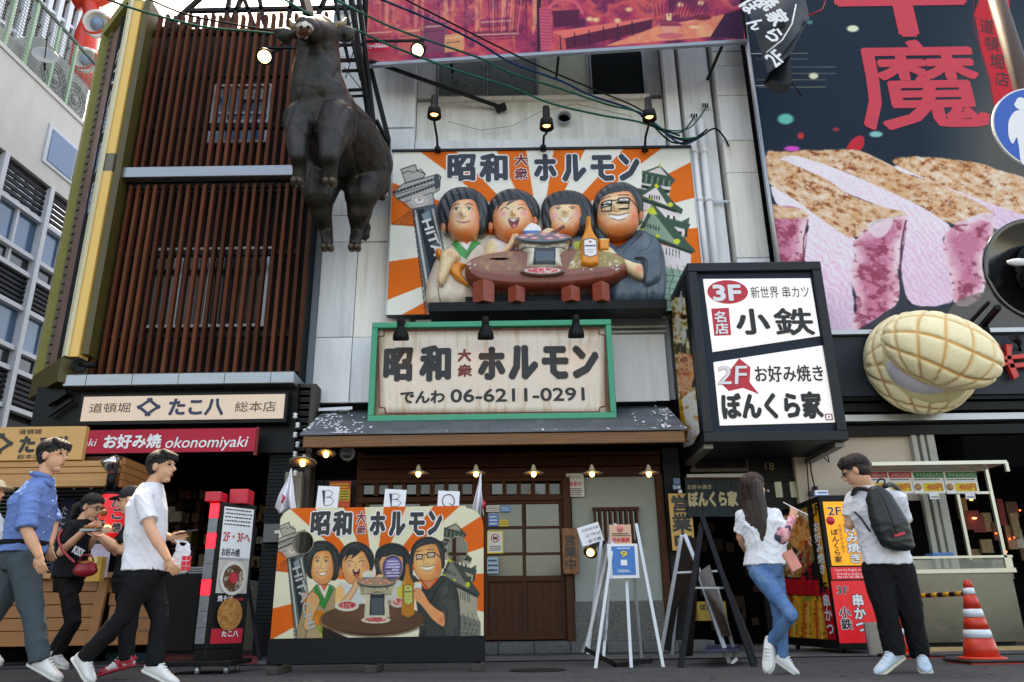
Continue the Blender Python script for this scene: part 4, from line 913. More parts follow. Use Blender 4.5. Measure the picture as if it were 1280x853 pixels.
def p_woman_hair(cv, f): cv.poly(WOMAN_H, HAIR, smooth=True); strands(cv, [[(556, 250), (570, 242), (590, 242)], [(552, 262), (564, 249), (584, 246)], [(603, 252), (607, 268), (605, 286)], [(598, 248), (603, 262), (601, 280)], [(553, 272), (557, 260), (566, 252)]], HAI2, 1.6, .55)
def p_woman_face(cv, f):
    fill_face(cv, WOMAN_F, (580, 277), (18, 24), f); cv.ell(571, 277, 6, 5, (232, 150, 150), .7, .8); cv.ell(590, 275, 5, 5, (232, 150, 150), .7, .8)
    for x in (571, 587): cv.line([(x - 4.5, 262), (x, 259.6), (x + 4, 261)], 1.3, EYE, 1, True); cv.ell(x, 266.5, 3.8, 2.2, (244, 238, 232), .8, .3); cv.ell(x, 266.5, 2.2, 2.1, EYE, .9, .3); cv.line([(x - 4, 266), (x, 264), (x + 4, 266)], .9, EYE, .9, True)
    cv.line([(579, 266), (577, 275), (580, 278), (583, 277)], 1, (190, 120, 90), .8, True)
    if f: cv.poly([(572, 284), (580, 283), (588, 283), (581, 289)], (250, 250, 250), smooth=True); cv.line([(570, 283), (580, 288.5), (589, 282)], 1.1, (120, 40, 36), 1, True); cv.line([(571, 283), (580, 283.4), (588, 282)], 1, (160, 70, 60), 1)
    else: cv.line([(572, 282), (580, 284.5), (588, 282)], 1.8, (190, 96, 80), 1, True); cv.line([(574, 283.5), (586, 283.5)], .7, (110, 50, 44))
def p_boy_hair(cv, f): cv.poly(BOY_H, HAIR, smooth=True); strands(cv, [[(618, 256), (630, 244), (642, 242)], [(640, 240), (656, 246), (668, 258)], [(634, 240), (650, 250), (664, 266)]], HAI2, 1.6, .5)
def p_boy_face(cv, f):
    fill_face(cv, BOY_F, (642, 276), (22, 23), f); cv.poly([(624, 256), (620, 268), (629, 258), (636, 256), (632, 264), (646, 255), (652, 250), (636, 246)], HAIR)
    cv.ell(629, 273, 5.5, 4.5, (226, 130, 150), .8, .7); cv.ell(655, 272, 5.5, 4.5, (226, 130, 150), .8, .7)
    for x in (631, 652): cv.line([(x - 5, 268), (x, 265), (x + 5, 267.5)], 1.2, EYE, 1, True); cv.line([(x - 4, 262), (x + 3, 260)], .8, (110, 80, 60))
    cv.line([(641, 268), (640, 275), (644, 276)], 1.2, (200, 110, 80), .8, True); cv.poly([(635, 279), (642, 280), (649, 278), (647, 287), (642, 291), (638, 288)], (110, 30, 34), smooth=True); cv.poly([(636, 279.5), (642, 280.5), (648, 279), (642, 283)], (248, 246, 244)); cv.ell(643, 288, 3, 2.5, (200, 110, 120), 1, .4)
def p_girl_hair(cv, f): cv.poly(GIRL_H, HAIR, smooth=True); strands(cv, [[(682, 262), (684, 278), (686, 290)], [(740, 262), (741, 280), (738, 294)], [(736, 258), (736, 276), (733, 292)], [(680, 262), (680, 280)]], HAI2, 1.6, .5)
def p_girl_face(cv, f):
    fill_face(cv, GIRL_F, (706, 276), (21, 22), f)
    cv.poly([(684, 268), (686, 254), (697, 249), (712, 248), (724, 252), (729, 264), (726, 259.5), (706, 257.5), (690, 260)], HAIR)
    for k in range(9): cv.line([(690 + k * 4.4, 249), (689 + k * 4.6, 258.5)], .9, HAI2, .55)
    cv.ell(693, 274, 5.5, 5, (232, 146, 160), .75, .8); cv.ell(719, 273, 5.5, 5, (232, 146, 160), .75, .8)
    for x in (697, 715): cv.line([(x - 4.5, 264), (x, 262), (x + 4, 264)], 1.1, EYE, 1, True); cv.ell(x, 265, 2.6, 1.8, EYE, .85, .3); cv.line([(x - 3, 259.5), (x + 3, 259.5)], .7, (90, 70, 60))
    cv.line([(698, 278), (706, 281), (714, 277)], 1.2, (150, 60, 56), 1, True); cv.poly([(699, 278), (713, 277.5), (706, 283)], (238, 226, 220), .8); cv.line([(704, 271), (706, 273), (708, 272)], .9, (200, 120, 100), .9)
def p_man_hair(cv, f): cv.poly(MAN_H, HAIR, smooth=True); strands(cv, [[(750, 244), (766, 235), (784, 236), (797, 250)], [(748, 250), (762, 239), (780, 238)], [(790, 240), (799, 254), (800, 268)]], HAI2, 1.8, .5)
def p_man_face(cv, f):
    fill_face(cv, MAN_F, (772, 270), (25, 27), f); cv.ell(791, 277, 6, 12, (222, 100, 80), .6, .9); cv.line([(758, 250), (784, 247)], .7, (190, 120, 90), .7); cv.line([(760, 246), (780, 244)], .7, (190, 120, 90), .7)
    for (x0, x1, y) in ((751, 764, 260), (771, 786, 257)):
        cv.poly([(x0, y - 4), (x1, y - 5), (x1, y + 3.5), (x0 + 1, y + 4.5)], (22, 24, 26)); cv.poly([(x0 + 1.8, y - 2.2), (x1 - 1.8, y - 3), (x1 - 1.8, y + 1.8), (x0 + 2.6, y + 2.6)], (240, 220, 205)); cv.line([(x0 + 3, y + 1), ((x0 + x1) / 2, y - 1), (x1 - 3, y + .5)], 1.0, EYE, 1, True)
    cv.line([(764, 257), (771, 256)], 1.8, (22, 24, 26)); cv.line([(786, 254), (797, 261)], 1.9, (22, 24, 26)); cv.line([(752, 252), (762, 250)], 1.6, EYE); cv.line([(772, 249), (784, 249)], 1.6, EYE)
    cv.line([(768, 259), (765, 269), (768, 271), (774, 270)], 1.3, (196, 120, 84), .9, True)
    cv.poly([(761, 274), (772, 275), (784, 272), (779, 279), (770, 281), (764, 279)], (240, 236, 226), smooth=True); cv.line([(760, 273.5), (772, 275), (785, 271.5)], 1.3, (110, 50, 40), 1, True); cv.line([(763, 278.6), (771, 281), (780, 279)], 1.1, (130, 60, 50), 1, True)
W_BODY = [(537, 383), (532.5, 364), (538, 342), (547, 322), (562, 308), (573, 302), (593, 302), (604, 307), (608, 320), (600, 340), (592, 358), (594, 382), (566, 384)]
M_BODY = [(741, 287), (752, 291), (764, 305), (774, 308), (788, 298), (799, 288), (817, 297), (828, 311), (832, 334), (832.5, 358), (831, 371), (825, 383), (795, 384), (764, 383), (758, 350), (752, 320), (744, 300)]
def p_wbody(cv, f):
    cv.poly(W_BODY, (196, 182, 166) if not f else (170, 148, 116), smooth=True); cv.ell(560, 365, 22, 22, (214, 202, 188) if not f else (186, 164, 130), .7, .8); cv.line([(556, 349), (549, 366), (552, 383)], 1.3, (80, 74, 70), .9, True); cv.line([(588, 335), (592, 350)], 1, (90, 80, 70))
    cv.poly([(573, 302), (593, 302), (584, 318)], (236, 232, 230)); cv.poly([(575, 300), (591, 300), (584, 311)], RDS)
    cv.poly([(563.6, 306), (569.5, 301), (579, 315), (584, 320), (593, 301), (601, 307), (583, 329), (574, 324)], (36, 138, 66)); cv.line([(579, 315), (584, 319)], 1, (20, 70, 40)); cv.line([(583, 329), (601, 307)], .9, (24, 70, 44))
def p_instr(cv, f):
    cv.poly([(544.5, 313), (551, 312), (554, 320), (566, 328), (583, 331), (577, 341), (587, 358), (574, 354), (562, 342), (560, 334), (546, 322)], (206, 122, 38), smooth=True); cv.ell(570, 340, 8, 8, (232, 150, 60), .7, .8)
    if f: food(cv, [(568, 352), (577, 346), (590, 372), (586, 376)], [(220, 220, 120), (90, 110, 40), (236, 230, 150)], 2, 8)
def p_whand(cv, f):
    cv.poly([(548, 340), (550, 326), (552, 317), (562, 311), (572, 316), (575, 322), (566, 332), (561, 342), (556, 352), (550, 357), (546, 348)], SK if not f else (232, 176, 124), smooth=True)
    for k in range(4): cv.line([(556 + k * 4.2, 313 + k * .7), (561 + k * 3.4, 323 + k * 1.4)], .9, (190, 120, 84), .9)
def p_boybody(cv, f):
    cv.poly([(605, 320), (606, 307), (613, 299), (624, 300), (636, 305), (648, 304), (656, 316), (650, 326), (612, 328)], (204, 196, 196) if not f else (206, 212, 222), smooth=True); cv.poly([(604, 322), (605, 308), (611, 303), (619, 306), (622, 320), (612, 326)], SK if not f else (240, 190, 130), smooth=True)
def p_boyarm(cv, f): cv.poly([(612, 322), (622, 317), (634, 306), (640, 294), (648, 293), (647, 300), (640, 312), (628, 322), (616, 327)], (232, 180, 140), smooth=True); cv.line([(642, 298), (648, 288)], 1.6, (150, 120, 96))
def p_girlbody(cv, f): cv.poly([(700, 300), (726, 296), (738, 304), (742, 322), (730, 330), (706, 326)], (96, 104, 112) if not f else (196, 200, 206), smooth=True); cv.poly([(716, 306), (732, 302), (728, 318), (718, 318)], (196, 200, 60), .9)
def p_bowl(cv, f): cv.ell(664, 288, 12, 8, (222, 218, 214)); cv.poly([(653, 291), (676, 291), (672, 299), (657, 299)], (60, 110, 170))
def p_girlhand(cv, f): cv.poly([(676, 292), (683, 286), (692, 287), (700, 293), (690, 298), (678, 298)], SK, smooth=True); cv.line([(688, 293), (705, 283)], 2.4, (120, 60, 44))
def p_manbody(cv, f):
    c1, c2, k = ((66, 82, 96), (104, 116, 124), (24, 30, 36)) if not f else ((54, 60, 62), (96, 102, 100), (20, 22, 24))
    cv.poly(M_BODY, c1, smooth=True); cv.ell(806, 310, 18, 14, c2, .6, .9); cv.ell(815, 350, 12, 30, c2, .5, .9)
    cv.poly([(762, 297), (790, 291), (774, 308)], (222, 130, 100)); cv.line([(759, 294), (774, 309), (768, 316)], 1.4, k, .9, True); cv.line([(805, 294), (790, 308), (777, 322)], 1.6, k, .9, True); cv.line([(814, 300), (808, 316), (796, 322)], 1.2, k, .8, True)
    for k_ in range(5): cv.line([(808 + k_ * 4, 330), (806 + k_ * 5, 350), (810 + k_ * 4, 378)], 1.0, k if k_ % 2 else c2, .5, True)
    cv.line([(795, 347), (806, 364), (806, 380)], 1.3, k, .9, True)
def p_mansleeve(cv, f): c = (70, 86, 98) if not f else (70, 76, 76); cv.poly([(792, 324), (806, 318), (822, 320), (828, 336), (824, 352), (810, 360), (802, 350), (804, 332)], c, smooth=True); cv.line([(794, 324), (808, 330), (806, 350)], 1.4, (20, 26, 32), .9, True)
def p_manarm(cv, f):
    cv.poly([(748, 318), (749, 309), (756, 306), (764, 311), (776, 322), (792, 329), (803, 333), (803, 350), (790, 345), (774, 333), (760, 324)], SK if not f else (236, 160, 112), smooth=True); cv.ell(798, 340, 8, 8, (214, 110, 84), .7, .9)
    for k in range(3): cv.line([(749, 310 + k * 3.5), (760, 313 + k * 3.2)], .8, (190, 120, 84), .9)
def p_cup(cv, f): cv.poly([(748, 299), (762, 299), (761, 314), (749, 314)], (224, 140, 50) if not f else (210, 222, 236)); cv.ell(755, 299.5, 7, 2, (240, 214, 170), 1, .2)
TABLE = [(581, 340), (587, 329), (605, 322), (640, 317), (700, 315), (750, 317), (775, 323), (784, 334), (783, 346), (773, 354), (752, 360), (700, 366), (645, 366), (604, 362), (585, 352)]
def p_table(cv, f):
    if f:
        cv.poly([(580, 350), (640, 372), (760, 366), (768, 350), (768, 400), (580, 400)], (40, 28, 26)); cv.ell(672, 341, 100, 27, (62, 40, 32)); cv.ell(672, 338, 97, 24, (96, 66, 50), 1, .06); cv.ell(672, 332, 80, 15, (116, 84, 64), .6, .7); cv.line([(578, 346), (620, 360), (672, 365), (730, 359), (766, 346)], 1.2, (160, 130, 96), .9, True)
        return
    cv.poly(TABLE, (118, 58, 44), smooth=True); cv.poly([(584, 338), (600, 326), (640, 320), (700, 318), (752, 320), (780, 332), (772, 342), (720, 350), (660, 352), (605, 348)], (132, 84, 70), smooth=True)
    food(cv, [(588, 336), (606, 328), (640, 324), (660, 345), (612, 346)], [(150, 118, 84), (136, 92, 76), (170, 140, 100)], 7, 5, .8); food(cv, [(708, 344), (720, 322), (752, 320), (781, 332), (772, 340)], [(160, 140, 84), (140, 124, 76), (180, 164, 110)], 5, 6, .95)
    food(cv, [(584, 350), (640, 362), (700, 362), (782, 342), (770, 352), (700, 365), (640, 365)], [(110, 48, 40), (134, 64, 50), (90, 40, 34)], 12, 7, .7)
    r = random.Random(4)
    for k in range(30): x = r.uniform(712, 775); cv.ell(x, r.uniform(333, 345), r.uniform(.6, 1.7), r.uniform(.5, 1.2), (226, 226, 222), .9)
    for k in range(6): cv.ell(r.uniform(586, 596), r.uniform(334, 344), 1.4, 1, (214, 206, 200), .9)
def plate(cv, x, y, rx, ry, rim): cv.ell(x, y, rx, ry, rim, 1, .1); cv.ell(x, y - .6, rx * .86, ry * .8, (214, 190, 184), 1, .1); food(cv, [(x + math.cos(a) * rx * .7, y - .6 + math.sin(a) * ry * .62) for a in np.linspace(0, 6.28, 16)], [(230, 200, 196), (196, 70, 76), (176, 50, 60), (226, 170, 168)], 3, int(x), 1)
def p_grillbody(cv, f):
    cv.poly([(646, 302), (713, 302), (709, 314), (701, 320), (703, 336), (657, 336), (659, 320), (650, 314)], (206, 200, 184)); food(cv, [(647, 303), (712, 303), (706, 314), (652, 314)], [(150, 140, 116), (186, 178, 156), (120, 112, 92)], 4, 9, .8)
    cv.poly([(668, 314), (694, 314), (694, 334), (666, 334)], (44, 52, 58)); cv.poly([(670, 318), (692, 318), (692, 334), (669, 334)], (84, 98, 110), .8); cv.line([(650, 314), (668, 314), (681, 311), (694, 314), (706, 314)], 1.1, (60, 60, 54)); cv.ell(703, 322, 4, 3, (150, 146, 136), 1, .2)
def p_grilltop(cv, f):
    cv.ell(679, 299, 37, 7.6, (54, 64, 72)); cv.ell(679, 297.8, 35, 6.4, (100, 108, 114) if not f else (160, 146, 128), 1, .1)
    for (x, y) in ((662, 295.5), (680, 294.8), (697, 296), (668, 299.5), (687, 300), (702, 299), (654, 298.5)): cv.ell(x, y, 7, 1.7, (196, 110, 116) if not f else (214, 110, 80), 1, .2); cv.ell(x, y, 4, .8, (226, 190, 190), 1, .3)
def p_bottle(cv, f):
    cv.poly([(732.5, 273), (735, 271), (738.5, 273), (739.5, 286), (743, 294), (748, 301), (748.5, 333), (737, 336), (725, 333), (725.5, 301), (730, 292), (732, 284)], (224, 132, 40) if not f else (196, 124, 44), smooth=False); cv.ell(731, 310, 3, 20, (246, 180, 90), .6, .9); cv.ell(735.5, 272.5, 3.2, 2.2, (196, 110, 40))
    cv.poly([(729, 304), (737, 301.5), (745, 304), (745.5, 322), (737, 325), (729.5, 322)], (230, 224, 218) if not f else (190, 200, 110), smooth=False); cv.line([(729, 304), (737, 301.5), (745, 304), (745.5, 322), (737, 325), (729.5, 322), (729, 304)], 1.1, (60, 56, 60)); cv.ell(737, 306, 2, 1.3, (190, 50, 60)); cv.line([(731, 311), (743, 311)], 1.8, (70, 70, 90)); cv.line([(732, 316), (742, 316)], .8, (120, 120, 130)); cv.line([(733, 319), (741, 319)], .7, (120, 120, 130))
def ear(x, y): return [(x - 3.5, y - 4), (x + 1, y - 5), (x + 3.5, y), (x + 1, y + 6), (x - 3, y + 5)]
def p_ears(cv, pts):
    for x, y in pts: cv.ell(x, y, 4.5, 6, (214, 130, 90), 1, .2)
PIECES = [ # name, outline, painter, base, depth, edge
 ('robe', W_BODY, p_wbody, .06, .16, .22), ('hair', WOMAN_H, p_woman_hair, .09, .16, .2), ('face', WOMAN_F, p_woman_face, .20, .15, .22),
 ('vest', [(605, 320), (606, 307), (613, 299), (624, 300), (636, 305), (648, 304), (656, 316), (650, 326), (612, 328)], p_boybody, .06, .12, .15),
 ('hair', BOY_H, p_boy_hair, .08, .15, .2), ('face', BOY_F, p_boy_face, .17, .15, .22),
 ('blouse', [(700, 300), (726, 296), (738, 304), (742, 322), (730, 330), (706, 326)], p_girlbody, .06, .08, .12),
 ('hair', GIRL_H, p_girl_hair, .08, .15, .2), ('face', GIRL_F, p_girl_face, .17, .13, .22),
 ('kimono', M_BODY, p_manbody, .08, .18, .25), ('hair', MAN_H, p_man_hair, .10, .16, .2), ('face', MAN_F, p_man_face, .21, .15, .25),
 ('instrument', [(544.5, 313), (551, 312), (554, 320), (566, 328), (583, 331), (577, 341), (587, 358), (574, 354), (562, 342), (560, 334), (546, 322)], p_instr, .22, .09, .07),
 ('hand', [(548, 340), (550, 326), (552, 317), (562, 311), (572, 316), (575, 322), (566, 332), (561, 342), (556, 352), (550, 357), (546, 348)], p_whand, .29, .08, .08),
 ('bowl', [(652, 291), (654, 284), (664, 279), (675, 284), (677, 291), (672, 299), (657, 299)], p_bowl, .2, .07, .08),
 ('table', TABLE, p_table, .22, .22, .10), 
 ('arm', [(612, 322), (622, 317), (634, 306), (640, 294), (648, 293), (647, 300), (640, 312), (628, 322), (616, 327)], p_boyarm, .3, .06, .06),
 ('hand', [(676, 292), (683, 286), (692, 287), (700, 293), (690, 298), (678, 298)], p_girlhand, .3, .05, .05),
 ('plate', [(602, 325), (612, 320.5), (625, 319.5), (638, 320.5), (648, 325), (638, 329.8), (625, 331), (612, 330)], lambda cv, f: plate(cv, 625, 325, 23, 5.4, (206, 200, 196) if not f else (226, 224, 218)), .40, .04, .05),
 ('plate', [(704, 320), (716, 317), (730, 319), (732, 325), (720, 328), (706, 326)], lambda cv, f: plate(cv, 718, 322, 14, 5, (206, 200, 196)), .38, .03, .04),
 ('grill_body', [(646, 302), (713, 302), (709, 314), (701, 320), (703, 336), (657, 336), (659, 320), (650, 314)], p_grillbody, .40, .12, .10),
 ('grill_plate', [(679 + 37 * math.cos(a), 299 + 7.6 * math.sin(a)) for a in np.linspace(0, 6.28, 20, endpoint=False)], p_grilltop, .52, .05, .04),
 ('plate', [(678 + 28 * math.cos(a), 340 + 5.6 * math.sin(a)) for a in np.linspace(0, 6.28, 16, endpoint=False)], lambda cv, f: plate(cv, 678, 340, 28, 5.6, (90, 88, 86) if not f else (220, 216, 210)), .48, .04, .05),
 ('cup', [(748, 299), (762, 299), (761, 314), (749, 314)], p_cup, .4, .05, .04),
 ('sleeve', [(792, 324), (806, 318), (822, 320), (828, 336), (824, 352), (810, 360), (802, 350), (804, 332)], p_mansleeve, .24, .10, .1),
 ('arm', [(748, 318), (749, 309), (756, 306), (764, 311), (776, 322), (792, 329), (803, 333), (803, 350), (790, 345), (774, 333), (760, 324)], p_manarm, .33, .09, .08),
 ('bottle', [(732.5, 273), (735, 271), (738.5, 273), (739.5, 286), (743, 294), (748, 301), (748.5, 333), (737, 336), (725, 333), (725.5, 301), (730, 292), (732, 284)], p_bottle, .42, .10, .06),
]
SHARP = ('cup', 'grill_body', 'bottle', 'plate')
# ---------- upper relief sign
RS = E('relief_sign', P(680, 392, 11.2), 'large sunburst sign with four carved people eating round a table', 'sign')
RP = Plane((0, 11.2, 0)); cvb = Canvas(478, 180, 892, 402, 3); art_background(cvb, False)
ru0, ru1 = RP.uv(488, 290)[0], RP.uv(872.5, 290)[0]; rv1, rv0 = RP.uv(680, 188)[1], RP.uv(680, 391)[1]
print_sheet(RP, cvb, ru0, rv0, ru1, rv1, 0.0, 'sunburst_print', RS, .012, 1.15)
b = MB(); b.ubox(RP, (ru0 + ru1) / 2, (rv0 + rv1) / 2, ru1 - ru0, rv1 - rv0, -.004, .14, FRM); b.obj('box', RS)
b = MB(); b.ubox(RP, (ru0 + ru1) / 2, rv1 + .02, ru1 - ru0 + .06, .04, .03, .2, FRM); b.obj('frame', RS)
for s_ in (0, 1): b = MB(); b.ubox(RP, (ru0 - .012, ru1 + .012)[s_], (rv0 + rv1) / 2, .024, rv1 - rv0, .01, .15, alu); b.obj('frame', RS)
FG = E('relief_group', P(680, 384, 11.1)); bpy.data.objects.remove(FG)
cvp = Canvas(478, 180, 892, 402, 3); cvp.a[:] = cvb.a
def nose_bump(nx, ny, base, amp, sx, sy):
    nu, nv_ = RP.uv(nx, ny, base)
    return lambda U, V, D: amp * np.exp(-((U - nu) / sx) ** 2 - ((V - nv_) / sy) ** 2)
NB = {id(WOMAN_F): (579, 274), id(BOY_F): (642, 273), id(GIRL_F): (706, 271), id(MAN_F): (768, 266)}
EARS = {id(WOMAN_H): [(555, 285)], id(BOY_H): [(614, 284), (669, 277)], id(MAN_H): [(801, 270)]}
for name, out, pf, base, dep, ed in PIECES:
    # extra ears under the hair and face
    if name == 'hair' and id(out) in EARS:
        for x, y in EARS[id(out)]:
            p_ears(cvp, [(x, y)]); puff(RP, ear(x, y), .06, base + .06, cvp, 'ear', RS, .008, .04)
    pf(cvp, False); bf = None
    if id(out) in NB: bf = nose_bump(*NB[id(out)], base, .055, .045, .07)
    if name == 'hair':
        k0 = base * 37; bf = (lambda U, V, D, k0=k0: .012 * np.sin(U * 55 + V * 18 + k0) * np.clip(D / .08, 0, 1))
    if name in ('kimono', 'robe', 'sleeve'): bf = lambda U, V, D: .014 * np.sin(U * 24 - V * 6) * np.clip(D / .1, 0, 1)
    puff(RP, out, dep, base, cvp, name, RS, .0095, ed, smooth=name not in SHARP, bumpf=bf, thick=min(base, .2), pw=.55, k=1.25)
sps = mat('spectacle_black', (20, 20, 22), .2, var=0)
for (x0, x1, y) in ((751, 764, 260), (771, 786, 257)):
    b = MB(); pts = [RP.hit(*q, .375) for q in ((x0, y - 4), (x1, y - 5), (x1, y + 3.5), (x0 + 1, y + 4.5), (x0, y - 4))]; b.tube(pts, .012, sps, 6, False); b.obj('spectacles', RS)
b = MB(); b.bar(RP.hit(688, 293, .4), RP.hit(705, 282, .36), .02, .02, mat('chopstick_brown', (110, 54, 38), .5)); b.bar(RP.hit(687, 295, .4), RP.hit(706, 284, .37), .02, .02, _mats['chopstick_brown']); b.obj('chopstick', RS)
lgm = mat('relief_leg_red', (150, 66, 46), .4, var=.2, scale=8)
for (x0, y0, x1, y1) in ((591, 353, 618, 379), (635, 360, 656, 379), (702, 360, 725, 378), (741, 355, 762, 378)):
    l = .40; cu, cvv, w, h = RP.frame(x0, y0, x1, y1, l); b = MB()
    b.prism([RP.at(cu - w / 2, cvv + h / 2, l - .25), RP.at(cu + w / 2, cvv + h / 2, l - .25), RP.at(cu + w / 2, cvv + h / 2, l), RP.at(cu, cvv + h / 2, l + .12), RP.at(cu - w / 2, cvv + h / 2, l)], (0, 0, -h), lgm); b.obj('table_leg', RS)
b = MB(); cu, cvv, w, h = RP.frame(537, 380, 832, 391, .3); b.ubox(RP, cu, cvv, w, h, .42, .43, blk); b.obj('ledge', RS)
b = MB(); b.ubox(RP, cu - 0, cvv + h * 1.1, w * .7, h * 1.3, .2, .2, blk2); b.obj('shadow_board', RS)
TT = [('昭', 558, 190.5, 592, 229), ('和', 597, 190.5, 636, 230)]
def title(pl, parent, M, T, OUT, ob=.05, lift=.006):
    q = lambda b: tuple(np.hstack([T([(b[0], b[1])])[0], T([(b[2], b[3])])[0]]))
    for t_, bx_, m_, bo in (('昭', (559, 193, 595, 227), INK if M is None else M, .055), ('和', (599, 192, 635, 228), INK if M is None else M, .055), ('ホ', (667, 193, 696, 227), M or INK, .06), ('ル', (702, 193, 733, 228), M or INK, .06), ('モ', (738, 194, 768, 227), M or INK, .06), ('ン', (773, 192, 800, 227), M or INK, .06), ('大', (643, 193, 660, 208), MAR, .04), ('衆', (643, 210, 660, 225), MAR, .035)):
        text(pl, t_, q(bx_), m_, parent, lift=lift, outline=OUT, obold=bo + ob, bold=bo, res=1)
title(RP, RS, mat('weathered_navy', (34, 48, 60), .5, var=.1, dirt=(110, 70, 44), dscale=1.5, damt=.7, dlo=.6, dhi=.7), lambda p: np.array(p, float), WHT)
def hit_text(pl, T, par, M, lift):
    (xa, ya), (xb, yb) = T([(532.5, 275)])[0], T([(561, 353)])[0]; ua, va = pl.uv(xa, ya); ub_, vb_ = pl.uv(xb, yb); L_ = math.hypot(ub_ - ua, vb_ - va); b = MB()
    put_text(b, pl, 'HITACHI', None, M, lift=lift, bold=.05, rot=math.atan2(vb_ - va, ub_ - ua), uvbox=((ua + ub_) / 2, (va + vb_) / 2, L_, L_ * .135)); b.obj('lettering', par, fix=False)
hit_text(RP, lambda p: np.array(p, float), RS, WHT, .008)
# ---------- pavement board with the flat painting
BY = 7.45; FB = E('photo_board', G(470, 832), 'painted board with face holes on the pavement showing a cartoon family round a grill', 'photo board')
FP = Plane((0, BY, 0)); cf = Canvas(332, 626, 610, 806, 4)
cf.T = lambda p: np.stack([338 + (np.asarray(p, float)[..., 0] - 485) * .683, np.interp(np.asarray(p, float)[..., 1], (150, 188, 208, 235, 302, 315, 336, 366, 420), (607, 634, 655, 676, 731, 744, 772, 796, 840))], -1); cf.ls = .7
art_background(cf, True); cf.poly([(470, 392), (470, 460), (900, 460), (900, 400)], CR)
for name, out, pf, base, dep, ed in PIECES:
    if name == 'hair' and id(out) in EARS: p_ears(cf, EARS[id(out)])
    if name == 'robe': cf.poly([(534, 370), (592, 360), (600, 420), (530, 420)], (170, 148, 116))
    if name == 'kimono': cf.poly([(758, 350), (832, 360), (836, 420), (750, 420)], (54, 60, 62))
    pf(cf, True)
    if name in ('hair', 'face', 'robe', 'kimono', 'arm', 'hand'): cf.line(crom(cf.T(out) * 0 + np.array(out), 3), .9, (40, 34, 32), .8)
cf.a *= np.array([.95, .93, .86]); cf.a[:] *= (0.97 + .05 * (vnoise(cf.X, cf.Y, 5, 3, 20) - .5))[..., None]
fu0, fu1 = FP.uv(345, 715)[0], FP.uv(604.5, 715)[0]; fv1 = FP.uv(475, 634)[1]; fv0 = FP.uv(470, 797)[1]; rr = .13
HOLES = [(379, 678.5, 12.5, 14), (571.7, 687, 12.5, 16), (490.6, 710, 12.5, 15.5)]
def bkeep(px):
    k = np.ones(len(px), bool)
    for (x, y, rx, ry) in HOLES: k &= ((px[:, 0] - x) / rx) ** 2 + ((px[:, 1] - y) / ry) ** 2 > 1
    for cx, sx in ((345, 1), (604.5, -1)):
        X0 = np.where(sx > 0, 350 + 20, 603 - 20); inc = (px[:, 0] - X0) * sx < 0; k &= ~(inc & (px[:, 1] < 636 + 20) & (np.hypot(px[:, 0] - X0, px[:, 1] - 656) > 21))
    return k
print_sheet(FP, cf, fu0, fv0, fu1, fv1, .002, 'painting', FB, .0055, 1.05, holes=bkeep)
for (x, y, rx, ry) in HOLES:
    c = FP.hit(x, y); a_, b_ = FP.hit(x + rx, y)[0] - c[0], c[2] - FP.hit(x, y + ry)[2]; bb = MB(); n = 28
    ring = lambda s, yy: [(c[0] + math.cos(t) * a_ * s, yy, c[2] + math.sin(t) * b_ * s) for t in np.linspace(0, 6.283, n, endpoint=False)]
    bb.loft([ring(.99, BY - .006), ring(1.06, BY - .006), ring(1.06, BY + .03), ring(.99, BY + .03), ring(.99, BY - .006)], mat('hole_edge', (150, 140, 120), .7), caps=False); bb.obj('hole_rim', FB)
c = FP.hit(490.6, 710); pur = mat('purple_disc', (140, 120, 176), .6, var=.08)
b = MB(); b.lathe((c[0], BY + .02, c[2]), [(.105, 0), (.105, .006), (0, .006)], pur, 24, (0, -1, 0)); pd = b.obj('face_cover', FB)
b = MB(); P2 = Plane((0, BY + .012, 0)); fakelines(b, P2, 483, 700, 499, 722, 6, WHT, .003, 2, .3); b.ubox(P2, *P2.uv(486, 712), .06, .012, .005, .002, INK); b.obj('lettering', pd)
bdk = mat('board_back', (60, 56, 50), .8)
# plywood sheet with the same holes
U_, V_2 = np.meshgrid(np.linspace(fu0, fu1, 150), np.linspace(fv0, fv1, 110)); W3 = np.stack([U_.ravel(), np.full(U_.size, BY + .012), V_2.ravel()], 1); I, J = np.meshgrid(np.arange(149), np.arange(109)); a = (J * 150 + I).ravel()
Fq = np.stack([a, a + 1, a + 151, a + 150], 1); pxx = proj(W3 - [0, .01, 0]); W3, Fq, _ = snap_cut(W3, Fq, pxx, bkeep(pxx), None)
o = link(gmesh(W3, Fq, bdk, None, False, 'plywood'), 'plywood', FB); md = o.modifiers.new('t', 'SOLIDIFY'); md.thickness = .016; md.offset = 0
b = MB(); zb0 = FP.uv(470, 829)[1]; b.box((fu0 - .015, BY - .012, zb0), (fu1 + .012, BY + .03, fv0 + .002), blk2); b.obj('kick_board', FB, bevel=.003)
for (x) in (348, 467, 597):
    X = FP.uv(x, 820)[0]; b = MB(); b.box((X - .05, BY - .16, 0.0), (X + .05, BY + .3, .06), bdk); b.box((X - .03, BY + .035, .06), (X + .03, BY + .07, .4), bdk); b.obj('foot', FB, bevel=.006)
title(FP, FB, mat('paint_black', (34, 38, 40), .5), cf.T, WHT, .05, .005)
hit_text(FP, cf.T, FB, mat('grey_print', (170, 168, 160), .5), .006)
